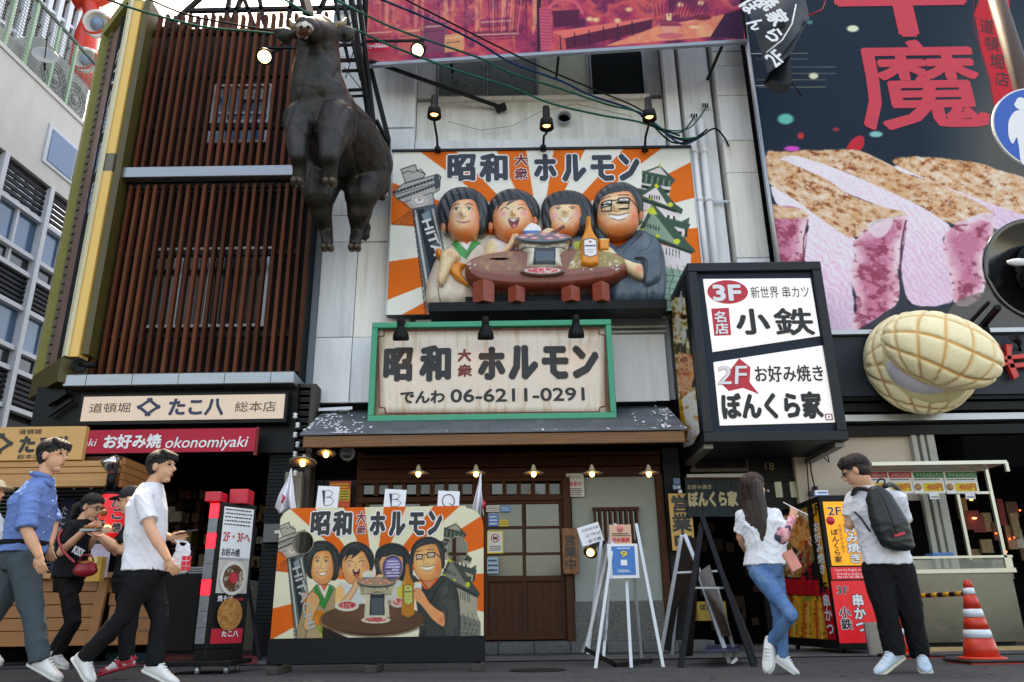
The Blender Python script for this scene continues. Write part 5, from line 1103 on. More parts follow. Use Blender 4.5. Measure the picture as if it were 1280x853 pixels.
for k, (ch, x0, y0, x1, y1, rt) in enumerate((('B', 396, 608, 423, 634, -3), ('B', 480, 612, 507, 635.5, -4), ('Q', 547, 614, 574, 636.5, -3))):
    lab = ('leftmost white paper card with a hand drawn B on the painted board', 'middle white paper card with a hand drawn B on the painted board', 'white paper card with a hand drawn Q on top of the painted board')[k]
    t = E('paper_card', P((x0 + x1) / 2, y1, BY + .01), lab, 'card', 'letter cards on top of the painted board'); cp = Plane((0, BY + .005, 0))
    b = MB(); b.pbox(cp, x0, y0, x1, y1 + 5, .0, .004, WHT, R(rt)); b.obj('sheet', t); xm, ym = (x0 + x1) / 2, (y0 + y1) / 2; b = MB()
    if ch == 'B':
        b.add([cp.hit(x, y, .003) for x, y in ((xm - 7, y0 + 5), (xm - 3, y0 + 5.5), (xm - 4, y1 - 2), (xm - 5, y1 - 2))], [(3, 2, 1, 0)], NAVY)
        b.tube([cp.hit(x, y, .003) for x, y in ((xm - 4, y0 + 6), (xm + 2, y0 + 5), (xm + 7, y0 + 8), (xm + 3, ym), (xm - 3, ym + .5), (xm + 4, ym + 1), (xm + 8, ym + 5), (xm + 4, y1 - 2.5), (xm - 4, y1 - 2))], .0022, NAVY, 5)
    else:
        b.tube([cp.hit(xm + 7.5 * math.cos(a), ym + 1 + 8 * math.sin(a), .003) for a in np.linspace(0, 6.3, 20)], .004, NAVY, 5); b.tube([cp.hit(xm + 1, ym + 4, .003), cp.hit(xm + 9, ym + 10, .003)], .003, NAVY, 5)
    b.obj('drawn_letter', t)
clo = mat('white_cotton', (226, 224, 232), .8, var=.05, bump=.1)
def flag(pts, folds, lab, YY, red=None):
    t = E('cloth_flag', P(*pts[0], YY), lab, 'flag', 'white flags on the painted board'); n = 26; V = []; F_ = []
    top = np.array(pts[0]); L = np.array(pts[1]); Rt = np.array(pts[2]); m = 16
    for j in range(m + 1):
        s = j / m
        for i in range(n + 1):
            q = i / n; e = top + (L + (Rt - L) * q - top) * s + np.array([0, 6 * math.sin(q * math.pi * 2.2) * s]); y = YY + .05 * math.sin(q * folds * 2 * math.pi) * s + .02 * math.sin(s * 7); V.append(P(e[0], e[1], YY) + np.array([0, y - YY, 0]))
    for j in range(m):
        for i in range(n): a = j * (n + 1) + i; F_.append((a, a + 1, a + n + 2, a + n + 1))
    o = link(gmesh(np.array(V), np.array(F_), clo, None, True, 'cloth'), 'cloth', t); md = o.modifiers.new('t', 'SOLIDIFY'); md.thickness = .004
    b = MB(); b.tube([P(pts[0][0] + 1, pts[0][1] - 2, YY + .01), P(pts[0][0] + 1, 650, YY + .01)], .006, wht, 8); b.obj('pole', t)
    b = MB(); q = P(*red, YY - .06); b.tube([q, q + np.array([.02, 0, .05]), q + np.array([.0, 0, .08])], [.01, .016, .004], mat('flag_red', (190, 40, 60), .7), 6); b.obj('red_print', t)
flag(((363, 588), (343, 634), (371, 644)), 2.2, 'white cloth flag drooping at the left corner of the painted board', 7.5, (352, 629))
flag(((600, 594), (589, 642), (605, 642)), 1.6, 'white cloth flag drooping at the right corner of the painted board', 7.5, (603, 636))

# ---------- green framed sign
GS = E('green_framed_sign', P(614, 528, 10.85), 'green framed cream sign with black lettering and a phone number above the awning', 'sign'); GY = 10.85; GP = YP(GY)
grf = mat('green_frame_paint', (20, 156, 118), .4, var=.06, scale=4)
gu0, gu1 = GP.uv(463, 466)[0], GP.uv(767, 464)[0]; gv1, gv0 = GP.uv(614, 403)[1], GP.uv(616, 526)[1]; fw = .085
for (a_, b_, c_, d_) in ((gu0, gu1, gv1 - fw, gv1), (gu0, gu1, gv0, gv0 + fw)): b = MB(); b.box((a_, GY - .06, c_), (b_, GY + .06, d_), grf); b.obj('frame_rail', GS, bevel=.006)
for (a_, b_) in ((gu0, gu0 + fw), (gu1 - fw, gu1)): b = MB(); b.box((a_, GY - .057, gv0 + fw + .001), (b_, GY + .057, gv1 - fw - .001), grf); b.obj('frame_post', GS, bevel=.006)
cg = Canvas(460, 398, 772, 532, 3, (232, 218, 202)); n = vnoise(cg.X, cg.Y, 3, 4, 6) ; st = vnoise(cg.X, cg.Y * .12, 9, 4, 4); e_ = np.minimum.reduce([cg.X - 470, 760 - cg.X, cg.Y - 410, 520 - cg.Y])
k = np.clip(1 - e_ / 13, 0, 1) ** 1.5 * (.45 + .8 * st); k2 = np.clip((st - .56) * 2.4, 0, .5) * np.clip(1 - np.minimum(np.abs(cg.Y - 412), np.abs(cg.Y - 518)) / 45, 0, 1)
cg.a = cg.a * (1 - np.clip(k, 0, .95))[..., None] + np.array([92, 66, 44]) / 255 * np.clip(k, 0, .95)[..., None]; cg.a = cg.a * (1 - k2)[..., None] + np.array([176, 130, 84]) / 255 * k2[..., None]
print_sheet(GP, cg, gu0 + fw - .01, gv0 + fw - .01, gu1 - fw + .01, gv1 - fw + .01, -.02, 'sign_face', GS, .012)
b = MB(); b.box((gu0 + .02, GY + .024, gv0 + .02), (gu1 - .02, GY + .07, gv1 - .02), dkwall); b.obj('backing', GS)
b = MB(); L_ = .02; q = [(473, 421), (480, 420), (480, 414), (748, 411), (749, 418), (756, 419), (757, 508), (750, 509), (749, 515), (482, 517), (481, 510), (474, 509)]
pts = [GP.hit(x, y, -.015) for x, y in q]
for i in range(len(pts)): b.bar(pts[i], pts[(i + 1) % len(pts)], .014, .014, MAR, (0, 1, 0))
b.obj('border_line', GS)
for t_, bx_, m_, bo in (('昭', (479, 434, 516, 477), INK, .06), ('和', (524, 431, 564, 477), INK, .06), ('大', (572, 436, 589, 452), MAR, .05), ('衆', (572, 455, 590, 471), MAR, .04), ('ホ', (597, 433, 632, 475), INK, .07), ('ル', (635, 431, 673, 475), INK, .07), ('モ', (677, 432, 711, 474), INK, .07), ('ン', (715, 431, 749, 473), INK, .07)):
    text(GP, t_, bx_, m_, GS, lift=-.014, bold=bo, res=1)
text(GP, 'でんわ', (500, 488, 556, 504), INK, GS, lift=-.014, bold=.045); text(GP, '06-6211-0291', (563, 485, 731, 502), INK, GS, lift=-.014, bold=.035, res=3)
for x in (480, 740): b = MB(); X = GP.uv(x, 520)[0]; b.bar((X, GY + .05, gv0 + .05), (X, YW + .2, gv0 + .3), .05, .05, blk); b.obj('bracket', GS)

# ---------- the square projecting lightbox
LS = E('square_lightbox', P(960, 552, 10.7), 'big black framed lightbox with two slanted white panels for the second and third floors', 'sign'); LY = 10.04; LP = YP(LY)
lu0, lu1 = LP.uv(869, 440)[0], LP.uv(1043, 440)[0]; lv1, lv0 = LP.uv(940, 328.5)[1], LP.uv(970, 552)[1]; fw = .13; lb = 11.38
b = MB(); b.box((lu0 + .03, LY + .05, lv0 + .03), (lu1 - .03, lb, lv1 - .03), mat('navy_panel', (30, 42, 56), .5, spec=.2, var=.06)); b.obj('box_body', LS)
for (a_, b_, c_, d_) in ((lu0, lu1, lv1 - fw, lv1), (lu0, lu1, lv0, lv0 + fw)):
    b = MB(); b.box((a_, LY - .02, c_), (b_, LY + .16, d_), FRM); b.obj('frame_rail', LS, bevel=.008)
for (a_, b_) in ((lu0, lu0 + fw), (lu1 - fw, lu1)): b = MB(); b.box((a_ + .001, LY - .017, lv0 + fw + .001), (b_ - .001, LY + .157, lv1 - fw - .001), FRM); b.obj('frame_post', LS, bevel=.008)
for z in (lv0, lv1 - .1): b = MB(); b.box((lu0 - .002, LY + .161, z + .002), (lu0 + .08, lb + .02, z + .1), FRM); b.obj('side_rail', LS, bevel=.006)
b = MB(); b.box((lu0 - .001, lb - .08, lv0 + .11), (lu0 + .08, lb + .02, lv1 - .11), FRM); b.obj('side_post', LS)
for s_ in (0, 1): b = MB(); x = (lu0 + .02, lu1 - .14)[s_]; b.box((x, LY + .1, lv0 - .06), (x + .12, lb, lv0 - .003), mat('galvanised', (130, 130, 124), .5, metal=.4, var=.2)); b.obj('under_rail', LS)
WPN = mat('backlit_white_film', (226, 230, 236), .4, var=.03, emit=(226, 230, 236), estr=.10)
pn = lambda q: one(lambda b: b.prism([LP.hit(x, y, -.03) for x, y in q][::-1], (0, .02, 0), WPN), 'lit_panel', WPN, LS)
pn([(879, 349), (1013, 348), (1025, 420), (891, 440)]); pn([(892, 453), (1028, 432), (1044, 528), (900, 532)])
b = MB(); cu, cvv, w, h = LP.frame(884, 350.5, 935, 380, -.03); b.prism([LP.at(cu + w / 2 * math.cos(a), cvv + h / 2 * math.sin(a), -.026) for a in np.linspace(0, 6.283, 30, endpoint=False)][::-1], (0, .004, 0), RED); b.obj('oval', LS)
text(LP, '3F', (891, 355, 927, 376), WHT, LS, lift=-.018, bold=.06, res=3); text(LP, '新世界 串カツ', (939, 357, 1012, 372), INK, LS, lift=-.022, bold=.0)
b = MB(); b.prism([LP.hit(x, y, -.026) for x, y in ((889, 386), (911, 385), (914, 419), (893, 420))][::-1], (0, .004, 0), RED); b.obj('seal', LS); text(LP, '名店', (893, 388, 911, 418), WHT, LS, lift=-.018, vert=True, bold=.03)
text(LP, '小', (920, 385, 963, 418), INK, LS, lift=-.022, bold=.05); text(LP, '鉄', (968, 384, 1018, 419), INK, LS, lift=-.022, bold=.03)
b = MB(); b.prism([LP.hit(x, y, -.026) for x, y in ((924, 448), (938, 459), (937, 478), (949, 493), (929, 485), (911, 489), (899, 477), (914, 461))][::-1], (0, .004, 0), RED); b.obj('arrow_mark', LS)
text(LP, '2F', (898, 457, 934, 480), WHT, LS, lift=-.016, outline=RED, obold=.03, bold=.01, shear=.15, res=3)
text(LP, 'お好み焼き', (944, 456, 1030, 477), INK, LS, lift=-.022, bold=.02); text(LP, 'ぼんくら家', (902, 489, 1029, 524), INK, LS, lift=-.022, bold=.05)
b = MB(); cu, cvv, w, h = LP.frame(1032, 518, 1040, 525, -.026)
for (a_, b_) in ((0, 1), (0, -1)): b.ubox(LP, cu, cvv + b_ * h / 2, w, .012, -.022, .003, MAR)
for s_ in (-1, 1): b.ubox(LP, cu + s_ * w / 2, cvv, .012, h, -.0215, .003, MAR)
b.ubox(LP, cu, cvv, .02, .02, -.022, .003, MAR); b.obj('seal', LS)
SL = Plane((lu0 - .002, 0, 0), (0, -1, 0)); SL.n = np.array([-1.0, 0, 0])
cs = Canvas(826, 326, 882, 566, 4, (16, 18, 20))
food(cs, [(832, 372), (856, 372), (864, 460), (868, 540), (850, 566), (838, 520)], [(24, 22, 20), (150, 130, 40), (226, 214, 150), (236, 236, 226), (200, 140, 40), (40, 30, 24)], 9, 31); food(cs, [(848, 440), (866, 445), (868, 470), (858, 500), (846, 480)], [(200, 90, 40), (236, 150, 90), (240, 190, 140), (160, 60, 30)], 6, 32); food(cs, [(852, 500), (872, 480), (880, 530), (866, 556), (855, 560)], [(230, 226, 210), (250, 250, 244), (214, 160, 90)], 6, 33); food(cs, [(838, 500), (852, 500), (860, 545), (848, 566)], [(226, 150, 30), (240, 190, 60), (150, 80, 20)], 6, 34); food(cs, [(833, 380), (838, 372), (842, 420), (837, 440)], [(180, 120, 50), (120, 80, 40)], 6, 35)
print_sheet(SL, cs, -(lb - .09), lv0 + .11, -(LY + .165), lv1 - .11, .004, 'food_print', LS, .01)
for i, ch in enumerate('新鮮串焼'):
    b = MB(); put_text(b, SL, ch, None, WHT, lift=.012, bold=.04, uvbox=(-10.75 - .15 * (i % 2) * 2 + .2, lv1 - .38 - .26 * i, .3, .26), rot=.2); b.obj('lettering', LS) if i < 3 else None

# ---------- meat billboard
MS = E('meat_billboard', P(1130, 415, 10.95), 'huge dark billboard with seared marbled beef slices and red brush characters', 'billboard'); MY = 10.9; MP = YP(MY)
cm = Canvas(925, -45, 1300, 425, 2.5, (12, 34, 52)); t_ = np.clip((cm.X - 1150) / 90, 0, 1) * np.clip((cm.Y + 40) / 200, 0, 1); cm.a = cm.a * (1 - t_[..., None] * .75) + np.array([112, 104, 94]) / 255 * t_[..., None] * .75
Z = lambda q: [(960 + x / 4, 180 + y / 4) for x, y in q]
def meat(poly, kind, seed, g=(0, 1)):
    """printed meat: kind 0 seared top, 1 pale marbled side, 2 pink cut face; ragged soft outline"""
    p = np.array(poly, float); w = cm._win(p, 6); X, Y = cm.X[w], cm.Y[w]; j = 5 * (vnoise(X, Y, seed + 9, 3, 9) - .5); pc = crom(p, 4); m = np.zeros(X.shape)
    for o in (-.7, 0, .7): m += inpoly(X + j + o, Y + j * .7 + o, pc) / 3.0
    n1 = vnoise(X * .55 + Y * .8, Y * 1.5 - X * .75, seed, 5, 7); n2 = vnoise(X, Y, seed + 2, 4, 22); n3 = vnoise(X, Y, seed + 4, 4, 3); C = lambda *c: np.array(c) / 255.0
    if kind == 0:
        t = np.clip((n1 * .6 + n2 * .3 + n3 * .25 - .36) * 3.2, 0, 1)[..., None]; c = C(240, 222, 206) * (1 - t) + C(216, 160, 112) * t; t2 = np.clip((n1 * .7 + n3 * .4 - .6) * 6, 0, 1)[..., None]; c = c * (1 - t2) + C(142, 70, 38) * t2; t3 = np.clip((n3 - .68) * 9, 0, .8)[..., None]; c = c * (1 - t3) + C(255, 246, 236) * t3
    elif kind == 1:
        q = (X * .8 - Y * .62) + 26 * (n2 - .5); st = .5 + .5 * np.sin(q * .9 + 3 * n1); hh = (Y - p[:, 1].min()) / (np.ptp(p[:, 1]) + 1); t = np.clip(st * .5 * np.clip(hh * 1.5, 0, 1) + (n3 - .5) * .5, 0, 1)[..., None]
        c = C(247, 230, 240) * (1 - t) + C(226, 158, 190) * t; t2 = np.clip((hh - .5) * 1.2, 0, .4)[..., None]; c = c * (1 - t2) + C(214, 180, 216) * t2
    else:
        D = np.full(X.shape, 1e9)
        for i in range(len(pc)): a_ = pc[i]; d = pc[(i + 1) % len(pc)] - a_; t = np.clip(((X - a_[0]) * d[0] + (Y - a_[1]) * d[1]) / (d @ d + 1e-9), 0, 1); D = np.minimum(D, np.hypot(X - a_[0] - t * d[0], Y - a_[1] - t * d[1]))
        k = np.clip(D / 16 + (n2 - .5) * 1.4, 0, 1)[..., None]; c = C(246, 214, 222) * (1 - k) + C(206, 122, 150) * k; t = np.clip((n1 * .5 + vnoise(X, Y, seed + 6, 4, 12) * .6 - .56) * 8, 0, .85)[..., None]; c = c * (1 - t) + C(150, 58, 84) * t; t = np.clip((n3 - .68) * 6, 0, .35)[..., None]; c = c * (1 - t) + C(240, 214, 226) * t
    cm.a[w] = cm.a[w] * (1 - m[..., None]) + c * m[..., None]
meat(Z([(640, 130), (690, 95), (860, 90), (1050, 110), (1150, 140), (1300, 190), (1300, 420), (1130, 420), (850, 210)]), 1, 11)
meat(Z([(620, 90), (700, 62), (860, 72), (1050, 95), (1150, 130), (1300, 190), (1300, 350), (1120, 300), (960, 240), (800, 180)]), 0, 12)
meat(Z([(0, 40), (120, 38), (390, 28), (520, 60), (660, 150), (300, 130), (0, 110)]), 0, 13)
meat(Z([(120, 60), (300, 110), (620, 240), (900, 400), (880, 480), (900, 560), (940, 700), (900, 800), (720, 800), (665, 640), (690, 380), (600, 330), (330, 220), (60, 110)]), 1, 14)
meat(Z([(300, 90), (390, 28), (500, 50), (640, 130), (850, 200), (1000, 270), (1120, 340), (1080, 370), (920, 400), (760, 310), (600, 235)]), 0, 15)
meat(Z([(890, 440), (1000, 375), (1125, 345), (1130, 420), (1095, 560), (1080, 740), (1000, 810), (930, 790), (910, 640), (880, 540)]), 2, 16); cm.poly(Z([(930, 400), (1060, 350), (1125, 350), (1128, 400), (1060, 380), (1000, 400)]), (236, 212, 220), .8, True)
meat(Z([(20, 210), (210, 330), (430, 470), (440, 560), (420, 700), (435, 860), (430, 960), (330, 960), (180, 560), (200, 380), (60, 320)]), 1, 17)
meat(Z([(0, 80), (50, 75), (280, 170), (400, 250), (560, 310), (690, 345), (650, 370), (540, 390), (430, 470), (300, 400), (150, 290), (0, 190)]), 0, 18)
meat(Z([(430, 480), (540, 400), (690, 355), (680, 460), (655, 620), (655, 780), (560, 900), (430, 960), (440, 760), (400, 640), (440, 560)]), 2, 19); cm.poly(Z([(500, 400), (620, 370), (600, 440), (540, 470)]), (238, 220, 226), .8, True)
meat(Z([(-20, 330), (60, 310), (190, 340), (180, 480), (165, 590), (-20, 600)]), 2, 20); meat(Z([(-20, 300), (80, 315), (190, 335), (185, 370), (60, 375), (-20, 370)]), 0, 21)
cm.poly(Z([(660, 640), (700, 790), (760, 810), (1000, 812), (1300, 780), (1300, 1000), (440, 1000), (560, 860), (650, 790)]), (52, 58, 66), .92, True); cm.poly(Z([(930, 800), (1080, 740), (1300, 700), (1300, 960), (900, 960)]), (112, 106, 98), .7, True); cm.poly(Z([(170, 600), (200, 420), (180, 600), (190, 700)]), (90, 30, 60), .8)
cm.line(Z([(200, 380), (180, 480), (175, 580)]), 2, (150, 60, 96), .8, True); cm.line(Z([(690, 385), (668, 500), (660, 640)]), 2.4, (110, 40, 76), .9, True)
for (x, y, rx, ry, c) in ((982, 149, 12, 8, (90, 206, 190)), (1066, 36, 9, 5, (236, 236, 200)), (1017, 95, 7, 5, (240, 236, 200)), (1001, 170, 5, 5, (214, 50, 50)), (1095, 168, 10, 4.5, (130, 200, 196)), (990, 186, 12, 4, (230, 80, 200)), (1012, 28, 5, 3, (60, 130, 130)), (1045, 162, 5, 3, (160, 50, 60))): cm.ell(x, y, rx, ry, c, .95, .35)
cm.poly([(1058, 186), (1066, 174), (1078, 170), (1080, 182), (1074, 188), (1064, 187)], (206, 40, 56), 1, True)
for (x0, x1, y) in ((945, 1010, 67), (945, 1010, 74), (960, 1045, 84), (960, 1045, 92), (945, 1032, 100), (945, 1032, 109)): cm.line([(x0, y), (x1, y)], .8, (150, 150, 130), .8)
cm.line([(1217, 0), (1217, 30), (1224, 60), (1236, 100), (1246, 150)], 1, (150, 30, 40)); cm.poly([(1218, 18), (1230, -20), (1262, -20), (1262, 60), (1270, 110), (1262, 150), (1246, 150), (1238, 100), (1226, 60)], (204, 40, 52))
mu0, mu1 = MP.uv(970, 300)[0], 9.3; mv0 = MP.uv(1140, 412)[1]; mv1 = MP.uv(1100, -40)[1]
print_sheet(MP, cm, mu0, mv0, mu1, mv1, 0, 'meat_print', MS, .0125)
b = MB(); b.box((mu0, MY + .004, mv0), (mu1, MY + .16, mv1), dkwall); b.obj('backing', MS)
b = MB(); b.tube([(mu0 - .03, MY - .02, mv0 - 1.6), (mu0 - .03, MY - .02, mv1 + .5)], .04, steel, 12); b.obj('edge_pipe', MS)
b = MB(); b.box((mu0, MY - .03, mv0 - .07), (mu1, MY + .1, mv0 - .003), alu); b.obj('bottom_rail', MS)
for y in (68, 108): z = MP.uv(955, y)[1]; b = MB(); b.box((mu0 + .02, MY - .012, z), (mu0 + .35, MY - .004, z + .012), alu); b.obj('seam', MS)
rbm = mat('red_brush_paint', (212, 42, 62), .5, var=.1)
text(MP, '牛', (1040, -62, 1206, 47), rbm, MS, lift=.006, bold=.05, name='brush_character'); text(MP, '魔', (1070, 50, 1228, 163), rbm, MS, lift=.006, bold=.02, name='brush_character')
for i, ch in enumerate('道頓堀店'): x, y = 1233 + i * 6.4, 33 + i * 22; text(MP, ch, (x - 8, y - 9, x + 9, y + 9), INK, MS, lift=.006, rot=R(-12))

# ---------- restaurant photo banner at the top
NS = E('photo_banner', P(690, 65, 10.4), 'wide magenta tinted banner with photos of a restaurant interior along the top', 'banner')
pA = P(456, 80, 10.75); pB = P(932, 50, 10.3); ub = np.array([pB[0] - pA[0], pB[1] - pA[1], 0]); wd = np.linalg.norm(ub)
NP = Plane(pA, ub); cn = Canvas(440, -60, 945, 90, 2.5, (150, 44, 84))
food(cn, [(440, -60), (945, -60), (945, 90), (440, 90)], [(96, 30, 70), (150, 44, 84), (190, 60, 90), (214, 90, 90), (120, 36, 80)], 28, 41)
for k in range(26):
    r_ = random.Random(k); x = 456 + k * 9 + r_.uniform(-3, 3); cn.poly([(x, -60), (x + r_.uniform(2, 6), -60), (x + r_.uniform(2, 6), 50 + r_.uniform(-25, 20)), (x, 50 + r_.uniform(-25, 10))], [(226, 130, 96), (196, 66, 96), (110, 30, 76), (236, 160, 120)][k % 4], .7)
food(cn, [(456, 0), (560, -10), (640, -20), (640, 20), (560, 36), (500, 66), (456, 70)], [(206, 70, 100), (236, 140, 120), (150, 40, 90), (240, 180, 150), (190, 60, 90)], 16, 42, .3)
for (x, y, w_, h_, c) in ((456, 38, 36, 36, (196, 74, 84)), (498, 36, 28, 34, (206, 100, 90)), (530, 30, 30, 38, (120, 60, 90)), (556, 44, 24, 22, (226, 170, 110)), (600, 24, 40, 10, (150, 50, 90)), (590, 40, 60, 8, (120, 36, 76))): cn.poly([(x, y), (x + w_, y - 3), (x + w_, y + h_ - 3), (x, y + h_)], c, .8); cn.line([(x + 2, y + 4), (x + w_ - 2, y + 2)], 2, (236, 180, 150), .7); cn.line([(x + 2, y + 10), (x + w_ - 5, y + 8)], 1.2, (90, 30, 60), .7)
cn.ell(472, 58, 18, 8, (206, 40, 70)); cn.ell(472, 58, 15, 1.6, (240, 180, 190)); cn.poly([(671, -60), (676, -60), (677, 90), (671, 90)], (60, 20, 50))
for k in range(9): cn.line([(610 + k * 6, -10 + k), (612 + k * 5, 40)], 1.1, (236, 150, 130) if k % 2 else (100, 30, 70), .8)
cn.line([(682, 18), (690, 6), (704, 0), (720, 4), (728, 16)], 4, (214, 90, 110), 1, True); cn.poly([(674, 10), (688, 12), (690, 60), (676, 64)], (206, 84, 110)); cn.poly([(690, 14), (724, 12), (724, 32), (692, 34)], (90, 24, 60))
for k in range(12): cn.line([(675, 12 + k * 4), (688, 13 + k * 4)], .8, (130, 40, 80), .9)
cn.poly([(690, 40), (765, 29), (812, 22), (816, 24), (706, 48)], (232, 110, 104)); cn.poly([(706, 48), (816, 24), (814, 38), (708, 62)], (90, 24, 56)); 
for k in range(6): cn.line([(700 + k * 18, 45 - k * 3.5), (701 + k * 18, 62 - k * 3)], 1.6, (60, 14, 40))
cn.poly([(756, 58), (822, 33), (906, 18), (888, 46)], (236, 140, 108)); food(cn, [(756, 58), (822, 33), (906, 18), (888, 46)], [(236, 150, 110), (222, 110, 100), (244, 180, 130)], 12, 44, .6); cn.poly([(888, 46), (906, 18), (930, 10), (930, 50)], (60, 24, 60))
cn.ell(838, 32, 18, 4.5, (214, 110, 110)); cn.ell(838, 31, 15, 3, (150, 50, 80)); cn.poly([(826, 33), (850, 33), (846, 44), (830, 44)], (226, 150, 130)); cn.ell(838, 45, 18, 4, (206, 100, 110)); cn.poly([(832, 17), (840, 17), (839, 26), (833, 26)], (236, 180, 140)); cn.ell(878, 22, 12, 4, (120, 40, 60)); cn.ell(868, 34, 7, 2, (240, 190, 150))
for (x, y) in ((786, 12), (850, 6), (876, 4), (737, 24), (745, 25), (772, 26)): cn.ell(x, y, 6, 4, (255, 210, 150), .95, .7)
for k in range(14): cn.line([(817 + k * 5, 3), (820 + k * 4, 20)], 1.3, (70, 20, 56), .7)
nv0 = 0.0; nv1 = NP.uv(690, -20)[1] + .6
print_sheet(NP, cn, 0, 0, wd, nv1, 0, 'photo_print', NS, .014)
b = MB(); b.ubox(NP, wd / 2, nv1 / 2, wd, nv1, -.004, .05, blk2); b.obj('backing', NS)
b = MB(); b.ubox(NP, wd / 2, -.03, wd + .05, .06, .02, .07, steel); b.obj('bottom_rail', NS)
text(NP, 'ニューアルバイト', (458, 54, 486, 61), WHT, NS, lift=.006)
b = MB(); b.bar(P(462, 76, 10.7), P(628, 135, 11.55), .05, .05, blk); b.bar(P(620, 137, 11.5), P(632, 133, 11.5), .1, .1, blk); b.obj('stay_bar', NS)
for x in (560, 700, 905): b = MB(); q = NP.hit(x, 60); b.bar(q + (0, .03, .1), (q[0], 11.6, q[2] + .25), .04, .04, blk2); b.obj('bracket', NS)

# ---------- takoyaki shop signs
TS = E('backlit_shop_sign', P(230, 527, 10.85), 'long cream backlit sign with navy lettering under the steel ledge', 'sign'); TY = 10.8; TPn = YP(TY)
crl = mat('backlit_cream', (226, 202, 180), .4, var=.03, scale=.8, emit=(236, 208, 182), estr=.03)
b = MB(); b.bpx(99, 491, 359, 530, TY + .01, .18, blk); b.obj('case', TS, bevel=.006); b = MB(); b.bpx(103, 494.5, 355, 525, TY, .02, crl); b.obj('lit_panel', TS)
text(TPn, '道頓堀', (112, 504, 163, 516), mat('brown_ink', (52, 40, 34), .5), TS, bold=.0); text(TPn, 'たこ八', (211, 498, 280, 520), NAVY, TS, bold=.05); text(TPn, '総本店', (294, 502, 345, 515), _mats['brown_ink'], TS, bold=.0)
def crest(pl, x, y, s, M, par, lift=.004):
    b = MB(); cu, cvv = pl.uv(x, y)
    for a in (45, 135, 225, 315): b.ubox(pl, cu + math.cos(R(a)) * s * .42, cvv + math.sin(R(a)) * s * .36, s * 1.15, s * .2, lift, .003, M, R(a + 90) * .93 if False else math.atan2(math.sin(R(a + 90)) * .75, math.cos(R(a + 90)))); lift += .0008
    return b.obj('crest', par)
crest(TPn, 186, 509, .21, NAVY, TS)
for i in range(2): b = MB(); X = P(88 + i * 9, 470, 10.9)[0]
RBN = E('red_banner', P(210, 565, 10.75), 'red cloth banner with white okonomiyaki lettering over the takoyaki shop opening', 'banner'); RBp = YP(10.7)
rcl = mat('red_banner_cloth', (190, 26, 56), .7, var=.08, scale=3, bump=.1); b = MB(); b.bpx(60, 537, 319, 566, 10.7, .02, rcl); b.obj('cloth', RBN)
text(RBp, 'yaki', (98, 549, 120, 561), WHT, RBN, lift=.006, shear=.2); text(RBp, 'お好み焼', (130, 543, 202, 561), WHT, RBN, lift=.006, bold=.04); text(RBp, 'okonomiyaki', (207, 546, 309, 564), WHT, RBN, lift=.006, shear=.2, bold=.01, res=3)
b = MB(); b.bpx(318, 534, 322, 569, 10.72, .05, mat('rust_red', (130, 40, 36), .6)); b.obj('edge_batten', RBN)
b = MB(); b.bpx(322, 536, 352, 545, 10.9, .05, woodyl); b.bpx(322, 536, 352, 538, 10.88, .06, mat('rust_red', None)); b.obj('rolled_blind', label='small rolled blind with wooden slats under the end of the cream sign', cat='blind') if False else None

# ---------- small notices on the restaurant doors, posters and plaques
def sheet(x0, y0, x1, y1, Y, M, name, lab, cat, rot=0, grp=None, par=None):
    pl = YP(Y); t = E(name, P((x0 + x1) / 2, y1, Y), lab, cat, grp); b = MB(); b.pbox(pl, x0, y0, x1, y1, 0, .006, M, R(rot)); b.obj('paper', t); return t, pl
paper = mat('white_paper', (214, 212, 206), .7, var=.04); yel = mat('yellow_paper', (226, 200, 50), .6, var=.05); blu = mat('blue_print', (40, 120, 190), .5, var=.05)
t, pl = sheet(411, 602, 438, 634, 11.3, mat('orange_red_paper', (206, 84, 44), .6, var=.1), 'poster', 'red and yellow poster on the wall behind the leftmost letter card', 'poster'); b = MB(); b.pbox(pl, 424, 612, 437, 626, .002, .001, yel); fakelines(b, pl, 425, 613, 436, 626, 4, INK, .004, 1); fakelines(b, pl, 413, 604, 436, 611, 2, yel, .004, 3); b.obj('print', t)
t, pl = sheet(708, 592, 730, 621, 11.36, paper, 'poster', 'white recruiting poster with red characters beside the top of the door', 'poster'); text(pl, 'アルバイト', (711, 594, 727, 599), INK, t, lift=.003); text(pl, '募集中', (711, 602, 727, 608), RED, t, lift=.003, bold=.02); b = MB(); fakelines(b, pl, 711, 610, 727, 620, 4, INK, .003, 4); b.obj('print', t)
